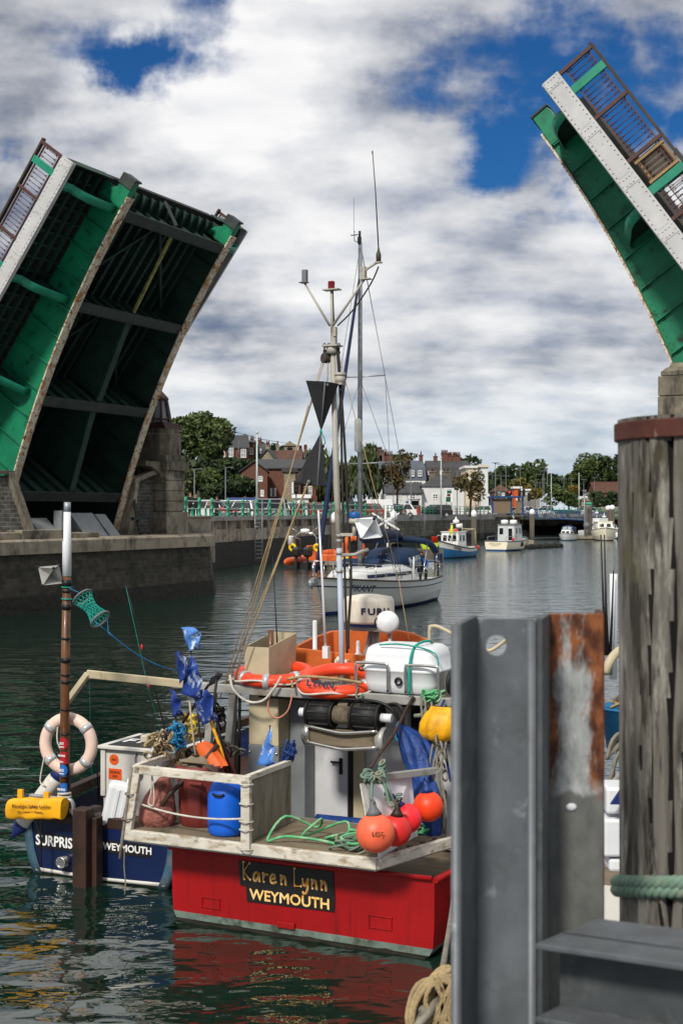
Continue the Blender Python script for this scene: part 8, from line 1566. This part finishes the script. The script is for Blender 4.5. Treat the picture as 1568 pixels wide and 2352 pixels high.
k = MB(); k.sphere((-1.05, .05, PZ + .52), (.15, .14, .10), 16, 10, .35); rows = []; k.loft([[(-1.18 + .42 * i / 10, -.06 - .05 * math.sin(i), PZ + .55 - .03 * math.cos(i * 1.3)) for i in range(11)], [(-1.15 + .38 * i / 10, -.12, PZ + .60) for i in range(11)]]); obj('canvas_bundle', k, 'canvas', label='beige canvas bundle lying on top of the maroon bin', cat='bundle')
k = MB(); k.tube([(-1.40, -.20, PZ + .03), (-1.15, -.22, PZ + .33), (-.96, .1, PZ + .62), (-.90, .18, PZ + .72)], .022, 8); obj('iron_bar', k, 'brown_wood', label='rusty bar slanting behind the pink net sack', cat='bar')
g = thing('net_bag', 'orange mesh bag hanging among the flag poles', 'bag', (-.78, .2, 1.4)); k = MB(); rows = []; A = kp(462, 1705, .2); B = kp(500, 1765, .1)
for q, r_ in ((0, .045), (.15, .075), (.45, .085), (.75, .10), (1, .09)): c_ = A.lerp(B, q); rows.append([c_ + V((r_ * math.cos(a) * (1 + .2 * math.sin(a * 5)), .7 * r_ * math.sin(a), .35 * r_ * math.cos(a))) for a in [2 * math.pi * j / 30 for j in range(30)]])
k.loft(rows, True, True); k.poly(rows[0]); obj('mesh', k, 'orange', g)
k = MB(); a = kp(492, 1715, .35); k.box(kp(515, 1745, .35), (.10, .04, .34), M=Matrix.Rotation(R(-28), 3, 'Y')); obj('wooden_board', k, 'bin_maroon', label='maroon board leaning behind the orange mesh bag', cat='board')
k = MB()
for i in range(9):
    q = -.09 + i * .021; k.tube([kp(400, 1718, .3) + V((.075 * math.cos(a) + q * .3, q, .10 * math.sin(a) - .02 * abs(i - 4))) for a in [2 * math.pi * j / 22 for j in range(22)]], .011, 6, True)
obj('rope_coil', k, 'rope_tan', label='tan rope coil on the left corner of the stern rack', cat='rope coil')
def flagpole(pts, r_, mat, cloth, cm, label, nm='dan_flag'):
    g = thing(nm, label, 'flag', pts[0]); k = MB(); k.tube(pts, r_, 6); obj('pole', k, mat, g)
    for cl in cloth:
        k = MB(); a, b, c_, d_ = [V(q) for q in cl]; rows = []
        for i in range(9):
            u = i / 8; row = []
            for j in range(9): v = j / 8; p = a.lerp(b, u).lerp(d_.lerp(c_, u), v); row.append(p + V((.012 * math.sin(v * 11 + u * 3), .035 * math.sin(u * 9 + v * 5), .012 * math.sin(u * 12 + v * 4))) * (.3 + .7 * v))
            rows.append(row)
        k.loft(rows); obj('cloth', k, cm, g, solid=.003)
flagpole([kp(470, 1775, .3), kp(452, 1620, .3), kp(440, 1520, .3), kp(436, 1460, .3)], .009, 'rope_dark', [(kp(416, 1441, .3), kp(434, 1497, .3), kp(458, 1490, .18), kp(460, 1444, .18))], 'flag_pale', 'tattered white and blue flag highest among the flag poles')
flagpole([kp(455, 1780, .25), kp(440, 1660, .25), kp(428, 1520, .25)], .010, 'cream_paint', [(kp(402, 1498, .25), kp(412, 1572, .25), kp(440, 1548, .15), kp(416, 1497, .15)), (kp(436, 1505, .24), kp(414, 1592, .24), kp(462, 1612, .1), kp(462, 1540, .1))], 'flag_blue', 'dark blue torn flag on a cream pole, largest of the cluster')
flagpole([kp(530, 1775, .2), kp(500, 1700, .2), kp(478, 1640, .2), kp(465, 1600, .2)], .015, 'bag_yellow', [(kp(440, 1590, .2), kp(464, 1668, .2), kp(496, 1655, .08), kp(484, 1582, .08))], 'flag_blue', 'blue flag with pale rags on a thick yellow pole')
flagpole([kp(440, 1775, .35), kp(410, 1680, .35), kp(392, 1590, .35)], .009, 'brown_wood', [(kp(389, 1583, .35), kp(395, 1645, .35), kp(417, 1645, .25), kp(413, 1598, .25))], 'flag_blue', 'small dark blue flag drooping at the left of the cluster')
flagpole([kp(620, 1772, .3), kp(622, 1700, .3), kp(620, 1666, .3)], .008, 'black', [(kp(620, 1668, .3), kp(588, 1755, .3), kp(630, 1765, .22), kp(626, 1700, .22))], 'flag_pale', 'light blue flag alone in front of the grey cabinet')
k = MB(); k.tube([kp(530, 1775, .15), kp(505, 1690, .15), kp(490, 1620, .15), kp(498, 1560, .15)], .013, 6); k.sphere(kp(500, 1553, .15), (.02, .02, .04), 8, 6); obj('black_pole', k, 'black', label='plain black pole beside the thick yellow flag pole', cat='pole')
g = thing('oar', 'dark paddle blade poking up over the flag cluster', 'paddle', kp(440, 1640, .3)); k = MB(); k.tube([kp(420, 1660, .3), kp(480, 1572, .3)], .013, 6); obj('shaft', k, 'brown_wood', g); k = MB(); k.prism([kp(476, 1578, .3), kp(484, 1556, .3), kp(506, 1545, .3), kp(509, 1552, .3), kp(492, 1570, .3)], (0, .03, 0)); obj('blade', k, 'black_ply', g, bev=.006)
rnd = random.Random(3)
for lb, px, py, f, mat, n_, sp in (('turquoise rope tangle hanging below the small dark blue flag', 408, 1690, .3, 'rope_blue', 22, (.04, .05, .12)), ('tan rope knots at the left corner chain of the rack', 365, 1715, .1, 'rope_tan', 16, (.09, .04, .08)), ('pale rope knots behind the cream flag pole', 438, 1668, .4, 'rope_tan', 18, (.05, .05, .09)), ('grey rope heap behind the thick yellow pole', 520, 1722, .55, 'rope_grey', 22, (.10, .08, .05)), ('dark glove and rope bundle at the side board corner', 668, 1735, .45, 'tarp_blue', 12, (.03, .04, .07)), ('green rope bits in the bottom of the right rack', 965, 1905, .55, 'rope_green', 14, (.05, .06, .05)), ('brown net heap behind the maroon bin', 478, 1728, .45, 'brown_wood', 26, (.11, .08, .05)), ('black hose tangle under the left end of the roof beam', 505, 1640, 1.15, 'black', 8, (.03, .04, .08)), ('pale cord tangle on the roof between lifebuoy and canister', 848, 1530, 1.35, 'rope_grey', 12, (.05, .05, .02)), ('green twine bits at the top of the right hanging ropes', 985, 1598, 1.05, 'rope_green', 12, (.06, .04, .02))):
    c_ = kp(px, py, f); k = MB()
    for i in range(n_): k.torus(c_ + V((rnd.gauss(0, sp[0] * .6), rnd.gauss(0, sp[1] * .6), rnd.gauss(0, sp[2] * .6))), rnd.uniform(.025, .06), .011, (rnd.uniform(-1, 1), rnd.uniform(-1, 1), rnd.uniform(-1, 1)), 14, 5)
    pts = [c_ + V((rnd.gauss(0, sp[0]), rnd.gauss(0, sp[1]), rnd.gauss(0, sp[2]))) for _ in range(10)]; k.tube(smooth(pts, 4), .011, 5); obj('rope_tangle', k, mat, label=lb, cat='rope')
k = MB(); k.tube([kp(420, 1640, .4), kp(445, 1700, .4)], .03, 8); k.sphere(kp(440, 1665, .38), (.05, .04, .10), 10, 8, .3); obj('yellow_float', k, 'yellow', label='dirty yellow float tangled behind the cream flag pole', cat='float')
k = MB()
for i in range(9): k.torus(kp(345 + i * 5.2, 1752 - i * 9, .0), .02, .007, (1, .3, .5) if i % 2 else (.3, 1, .2), 10, 5)
obj('chain', k, 'brown_wood', label='short rusty chain at the left corner of the stern rack', cat='chain')
k = MB(); k.sphere(kp(372, 1735, .25), (.15, .12, .09), 14, 9, .3); obj('white_float', k, 'plastic_white', label='white lump of foam behind the rack corner', cat='float')
# mooring rope down to the quay side coil
FR = ID
# ================================================================== the quay side close to the camera
ZQ = 2.05
# sheet pile: one folded steel section standing on end
FR = ID
ax_ = lambda px, d: (px - CXP) / FPX * d
sp = thing('sheet_pile', 'galvanised steel sheet pile with a lifting hole and a rust streaked rear flange', 'sheet pile', (.35, 3.2, .2))
d0, d1 = 3.05, 3.42
topz = lambda py, d: EYE + (HX - py) / FPX * d
dp = d0 + .16; zt = topz(1422, dp); zb = -.4
xl0, xl1 = ax_(1082, dp), ax_(1226, dp); xr0, xr1 = ax_(1248, d1), ax_(1387, d1); T = .016
def plate(mb, a, b, z0, z1a, z1b, th):
    a, b = V((*a, 0)), V((*b, 0)); n_ = V((-(b - a).y, (b - a).x, 0)).normalized() * th
    mb.add([(a.x, a.y, z0), (b.x, b.y, z0), (b.x, b.y, z1b), (a.x, a.y, z1a), (a.x + n_.x, a.y + n_.y, z0), (b.x + n_.x, b.y + n_.y, z0), (b.x + n_.x, b.y + n_.y, z1b), (a.x + n_.x, a.y + n_.y, z1a)], [(0, 1, 2, 3), (7, 6, 5, 4), (0, 4, 5, 1), (1, 5, 6, 2), (2, 6, 7, 3), (3, 7, 4, 0)])
# front pan with a round hole
k = MB(); hx, hz_, hr = ax_(1140, dp), topz(1483, dp), 24.5 / FPX * dp
n_ = 32; circ = [(hx + hr * math.cos(2 * math.pi * i / n_), hz_ + hr * math.sin(2 * math.pi * i / n_)) for i in range(n_)]
def boxpt(a):
    c_, s_ = math.cos(a), math.sin(a); hw = (xl1 - xl0) / 2; cx = (xl0 + xl1) / 2; Q = []
    for q in ((xl1 - hx) / c_ if c_ > 1e-6 else 9, (xl0 - hx) / c_ if c_ < -1e-6 else 9, (zt - hz_) / s_ if s_ > 1e-6 else 9, (hz_ - .25 - hz_) / s_ if s_ < -1e-6 else 9): Q.append(q)
    q = min(Q); return (hx + c_ * q, hz_ + s_ * q)
angs = sorted([2 * math.pi * i / n_ for i in range(n_)] + [math.atan2(zt - hz_, xl1 - hx), math.atan2(zt - hz_, xl0 - hx), math.atan2(-.25, xl0 - hx) % (2 * math.pi), math.atan2(-.25, xl1 - hx) % (2 * math.pi)])
for y in (0, T):
    rows = [[(hx + hr * math.cos(a), dp + y, hz_ + hr * math.sin(a)) for a in angs], [(boxpt(a)[0], dp + y, boxpt(a)[1]) for a in angs]]; k.loft(rows, False, True)
k.loft([[(hx + hr * math.cos(a), dp, hz_ + hr * math.sin(a)) for a in angs], [(hx + hr * math.cos(a), dp + T, hz_ + hr * math.sin(a)) for a in angs]], False, True)
k.add([(xl0, dp, zt), (xl1, dp, zt), (xl1, dp + T, zt), (xl0, dp + T, zt)], [(0, 1, 2, 3)])
plate(k, (xl0, dp), (xl1, dp), zb, hz_ - .25, hz_ - .25, T); obj('front_pan', k, 'sheet_steel', sp)
xe = ax_(1044, d0); k = MB(); plate(k, (xe, d0), (xl0, dp), zb, topz(1431, d0), zt + .01, -T); obj('left_web', k, 'sheet_steel_shaded', sp, bev=.003)
for x, y, z in ((xe + .003, d0 + .004, topz(1431, d0) - .004), (xl1 - .008, dp - .004, zt - .003)): k = MB(); k.cyl((x, y, zb), (x, y, z), .012, n=12); obj('fold', k, 'sheet_steel', sp)
k = MB(); zt2 = topz(1409, d1); plate(k, (xl1 + .004, dp + .002), (xr0, d1), zb, zt, zt2, -T); obj('right_web', k, 'sheet_steel_shaded', sp)
rf = NT('rear_rust'); n1 = rf.noise(9, (1, 1, .35), 6, .7); n2 = rf.noise(26, (1, 1, .5), 4); sx_ = rf.n('ShaderNodeSeparateXYZ'); rf.l(rf.tc.outputs['Object'], sx_.inputs[0])
def gt(x, lo, hi): return rf.ramp(x, lo, hi)
def ad(a, b, op='ADD'):
    q = rf.n('ShaderNodeMath', operation=op)
    for i, x in ((0, a), (1, b)):
        if isinstance(x, (int, float)): q.inputs[i].default_value = x
        else: rf.l(x, q.inputs[i])
    return q.outputs[0]
relx, relz = sx_.outputs[0], sx_.outputs[2]                          # flaking rust runs along the free edges of the rear flange
xm = (xr0 + xr1) / 2 - .35; wl_ = (xr1 - xr0) / 2
edge = gt(ad(ad(ad(relx, -xm), 1 / wl_, 'MULTIPLY'), 2, 'POWER'), .10, .95)
topm = gt(relz, zt2 - .2 - .22, zt2 - .2); upper = gt(relz, topz(1830, d1) - .2 - .02, topz(1830, d1) - .2 + .05)
rust_f = gt(ad(ad(ad(edge, .30, 'MULTIPLY'), ad(topm, .14, 'MULTIPLY')), n1), .555, .66)
rust_f = ad(rust_f, upper, 'MULTIPLY')
base_c = rf.mix(gt(n2, .35, .7), (.17, .18, .18), (.42, .44, .44)); low_c = rf.mix(gt(n2, .35, .7), (.085, .09, .085), (.14, .145, .135))
stp = gt(ad(relz, ad(n1, .12, 'MULTIPLY')), topz(1820, d1) - .2 + .045, topz(1820, d1) - .2 + .060)
cc = rf.mix(stp, low_c, base_c); rc = rf.mix(gt(n2, .4, .65), (.06, .018, .008), (.25, .085, .028)); rf.bump(n2, .3, .004); rf.done(rf.mix(rust_f, cc, rc), .7, .05, .3)
k = MB(); plate(k, (xr0, d1), (xr1, d1), zb, zt2, zt2, T); obj('rear_flange', k, 'rear_rust', sp, bev=.004)
k = MB(); plate(k, (xr1, d1), (xr1 + .022, d1 + .16), zb, zt2, zt2, T); obj('far_web', k, 'iron_rust', sp, bev=.003)
k = MB(); p = (ax_(1311, d1), d1 - .003, topz(1853, d1)); k.sphere(p, (.014, .004, .010), 10, 6); obj('punched_hole', k, 'plastic_white', sp)
# waling: channel beam bolted across the pile
wb = thing('waling_beam', 'grey steel channel beam running right from the sheet pile', 'beam', (.7, 2.9, 1.9))
A0, B0 = V((ax_(1222, d0) + .004, d0 - .02, topz(2160, d0))), V((ax_(1640, 2.72), 2.72, topz(2226, 2.72)))
dv = (B0 - A0).normalized(); nv = V((dv.y, -dv.x, 0)).normalized()
hgt_ = (2328 - 2160) / FPX * d0
k = MB(); q = [A0, B0, B0 + V((0, 0, -hgt_)), A0 + V((0, 0, -hgt_))]; k.prism([p - nv * .10 for p in q], -nv * .012); obj('web', k, 'sheet_steel_shaded', wb)
for z in (0, -hgt_): k = MB(); k.prism([A0 + V((0, 0, z)), B0 + V((0, 0, z)), B0 - nv * .10 + V((0, 0, z)) , A0 - nv * .10 + V((0, 0, z))], (0, 0, -.014)); obj('flange', k, 'sheet_steel', wb, bev=.003)
k = MB(); k.prism([A0 - nv * .10, B0 - nv * .10, B0 - nv * .26 + V((0, 0, .0)), A0 - nv * .26], (0, 0, -.012)); obj('top_plate', k, 'sheet_steel', wb, bev=.003)
# timber post with iron cap band
tp = thing('timber_post', 'thick weathered timber post with a rusty iron band round its top', 'post', (1.02, 3.9, -.5)); D = 3.9
xl = ax_(1425, D); r_ = .30; cx = xl + r_ * .985 + .045; cy = D + .16; zt3 = topz(955, D)
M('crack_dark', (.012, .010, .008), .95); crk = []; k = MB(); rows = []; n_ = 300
for iz in range(60):
    z = -.5 + (zt3 + .5) * iz / 59; row = []
    for i in range(n_):
        a = 2 * math.pi * i / n_; cd = 0; q = 1 + .022 * noise.noise(V((math.cos(a) * 3, math.sin(a) * 3, z * .5))) + .012 * noise.noise(V((math.cos(a) * 14, math.sin(a) * 14, z * .8)))
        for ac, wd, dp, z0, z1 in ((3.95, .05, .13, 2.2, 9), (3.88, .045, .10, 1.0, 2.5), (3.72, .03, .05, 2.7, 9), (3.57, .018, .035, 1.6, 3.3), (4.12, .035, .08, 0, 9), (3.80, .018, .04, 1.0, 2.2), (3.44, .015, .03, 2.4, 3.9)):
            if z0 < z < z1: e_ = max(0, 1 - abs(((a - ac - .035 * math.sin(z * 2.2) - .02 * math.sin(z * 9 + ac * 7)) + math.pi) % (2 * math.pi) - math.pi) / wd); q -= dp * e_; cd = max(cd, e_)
        row.append((cx + r_ * q * math.cos(a) - .006 * (z - 2), cy + r_ * q * math.sin(a), z))
        crk.append(cd)
    rows.append(row)
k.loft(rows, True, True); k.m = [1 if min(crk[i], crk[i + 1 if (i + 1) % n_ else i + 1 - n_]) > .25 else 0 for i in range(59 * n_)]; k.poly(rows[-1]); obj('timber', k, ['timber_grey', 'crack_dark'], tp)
k = MB(); zc1, zc0 = topz(958, D - .1), topz(1002, D - .1)
ro, ri = r_ * 1.045, r_ * .98; xo = cx - .008
k.loft([[(xo + r2 * math.cos(2 * math.pi * i / 64), cy + r2 * math.sin(2 * math.pi * i / 64), z) for i in range(64)] for r2, z in ((ri, zc0), (ro, zc0), (ro, zc1), (ri, zc1), (ri, zc0))], False, True); obj('iron_band', k, 'iron_rust', tp, bev=.004)
k = MB(); k.lathe([(ri * .99, -.012), (ri * .9, .012), (.06, .03), (0, .03)], (xo, cy, zc1), n=40); obj('end_grain', k, 'timber_grey', tp)
g = thing('post_rope', 'two turns of grey green rope round the timber post', 'rope', (cx, cy, topz(2040, D))); k = MB()
for py in (2026, 2044):
    zz_ = topz(py, cy)
    for ph in (0, 2.09, 4.19): k.tube([(cx + (r_ * 1.035 + .012 * math.cos(a * 26 + ph)) * math.cos(a), cy + (r_ * 1.035 + .012 * math.cos(a * 26 + ph)) * math.sin(a), zz_ + .012 * math.sin(a * 26 + ph) - .085 * math.sin(a)) for a in [2 * math.pi * i / 260 for i in range(260)]], .0115, 6, True)
obj('turns', k, 'rope_seagreen', g)
# coil of mooring rope hung on a fender timber under the pile
fp_ = thing('fender_pile', 'dark tarred fender timber mostly hidden behind the sheet pile', 'post', (.66, 6.4, -.5)); k = MB(); k.bx(.60, .84, 6.3, 6.6, -.6, 1.75); obj('timber', k, 'brown_wood', fp_, bev=.02); k = MB(); k.cyl((.62, 6.28, 1.55), (.56, 6.12, 1.6), .03, n=10); obj('peg', k, 'iron_rust', fp_)
g = thing('rope_coil', 'big coil of tan mooring rope hanging at the left edge of the sheet pile', 'rope coil', (.52, 6.2, .85)); k = MB(); rnd = random.Random(9)
cR = at(1035, 2300, 6.15)
for i in range(17):
    o_ = (i - 8) * .013; pts = []
    for j in range(26): a = 2 * math.pi * j / 26; pts.append(cR + V((.115 * math.cos(a) + o_ * .9 + .012 * noise.noise(V((i, a, 0))), o_ * .4 + .05 * math.sin(a + i) - .05, .165 * math.sin(a) + .02 * noise.noise(V((i, a, 4))) - abs(o_) * .4)))
    k.tube(pts, .0125, 6, True)
for i in range(6): k.tube(smooth([cR + V((rnd.uniform(-.12, .12), -.13, rnd.uniform(-.15, .17))) for _ in range(5)], 4), .0125, 6)
obj('coil', k, 'rope_tan', g); k = MB(); k.tube(smooth([at(1041, 2062, 9.5), at(1033, 2120, 8.6), at(1020, 2200, 7.4), at(1010, 2255, 6.3), cR + V((-.05, -.1, .1))], 6), .017, 8); k.tube(smooth([at(1004, 2290, 6.1), at(985, 2325, 6.0), at(955, 2360, 5.95)], 4), .02, 6); obj('mooring_line', k, 'rope_grey', g)
k = MB()
for i in range(9): k.torus(at(965 + i * 4, 2335 - i % 3 * 8, 6.05), .028, .016, (rnd.uniform(-1, 1), rnd.uniform(-1, 1), .4), 12, 6)
obj('knot', k, 'rope_grey', g)
# gear of the boat moored behind the sheet pile, seen through the gap
FR = frame((2.35, 10.2, 0), R(-25.3)); t = thing('fishing_boat', 'white decked boat mostly hidden behind the sheet pile and post', 'fishing boat', (0, 0, 0)); h_, sh = hull(6.5, 2.4, .75, .75, 1.2, .5, .9, .5, .1, mats=(0, 0, 1, 1, 1, 1)); obj('hull', h_, ['black', 'paint_white'], t); deck(sh, .15, 'plank', t); gunwale(sh, .045, 'alu_weathered', t); cabin(t, 2.6, 4.6, .8, .75, .6, 1.6, 'paint_white', [(0, .1, .9, .5, .85)])
FR = ID
def gap(px, py, Y): return at(px, py, Y)
p = gap(1408, 1645, 9.8); g = thing('tub', 'blue plastic tub with ropes in the gap left of the timber post', 'tub', p); k = MB(); k.lathe([(.15, -.26), (.19, .04), (.205, .045), (.2, .06), (.185, .03), (.14, -.2)], p + V((.12, .1, 0)), n=28); obj('body', k, 'wh_blue', g); k = MB()
for i in range(7): k.torus(p + V((.10 + rnd.uniform(-.06, .06), .05, .05 + rnd.uniform(-.02, .05))), .07, .012, (rnd.uniform(-.5, .5), rnd.uniform(-.5, .5), 1), 16, 5)
obj('rope', k, 'rope_tan', g)
k = MB()
for i in range(10): k.tube(smooth([gap(1392 + i * 2.5, 1745 - i * 3, 9.4), gap(1405 + i * 2, 1700, 9.4 + .02 * i), gap(1425, 1690 + i * 4, 9.5), gap(1402 + i, 1790 - i * 5, 9.3), gap(1390 + i * 2, 1800 - i * 2, 9.35)], 4), .013, 5)
obj('rope_coil', k, 'rope_grey', label='grey brown rope bundle in the gap below the blue tub', cat='rope coil')
k = MB(); a = gap(1405, 1830, 9.0); k.box(a + V((.1, .1, -.02)), (.3, .3, .18)); k.box(a + V((.1, .1, -.27)), (.34, .34, .26)); k.box(a + V((.12, .1, -.46)), (.3, .3, .09)); obj('fish_box', k, 'plastic_white', label='stacked white fish boxes in the gap left of the timber post', cat='box', bev=.02)
k = MB(); k.prism([gap(1402, 1848, 8.82), gap(1424, 1815, 8.82), gap(1426, 1848, 8.82)], (0, .03, 0)); obj('blue_cloth', k, 'ink_blue', label='dark blue cloth corner on the white fish boxes', cat='cloth')
k = MB(); k.tube(smooth([gap(1388, 1545, 8.6), gap(1402, 1515, 8.6), gap(1420, 1495, 8.7), gap(1445, 1480, 8.8)], 4), .03, 8); obj('thick_pipe', k, 'cream_paint', label='cream bent pipe in the gap by the timber post', cat='pipe')
for i, (a, b, c_, lb) in enumerate((((1391, 1530), (1385, 1400), (1379, 1228), 'left fishing rod in the gap by the timber post'), ((1396, 1530), (1391, 1400), (1387, 1228), 'middle fishing rod in the gap by the timber post'), ((1399, 1530), (1404, 1430), (1408, 1310), 'right leaning fishing rod in the gap by the timber post'))):
    g = thing('fishing_rod', lb, 'fishing rod', gap(*a, 9.6)); k = MB(); k.tube([gap(*a, 9.6), gap(*b, 9.6), gap(*c_, 9.6)], [.014, .009, .005], 6); obj('blank', k, 'black', g); k = MB(); k.tube([gap(a[0], a[1] + 20, 9.6), gap(a[0] - .5, a[1] - 25, 9.6)], .02, 8); obj('handle', k, 'lead_grey', g)
k = MB(); k.tube([gap(1407, 1560, 9.7), gap(1408, 1318, 9.7)], .03, 8); obj('aerial_tube', k, 'plastic_white', label='white tube standing behind the right fishing rod', cat='tube')
for o in bpy.data.objects:
    if '_b' in o: del o['_b']
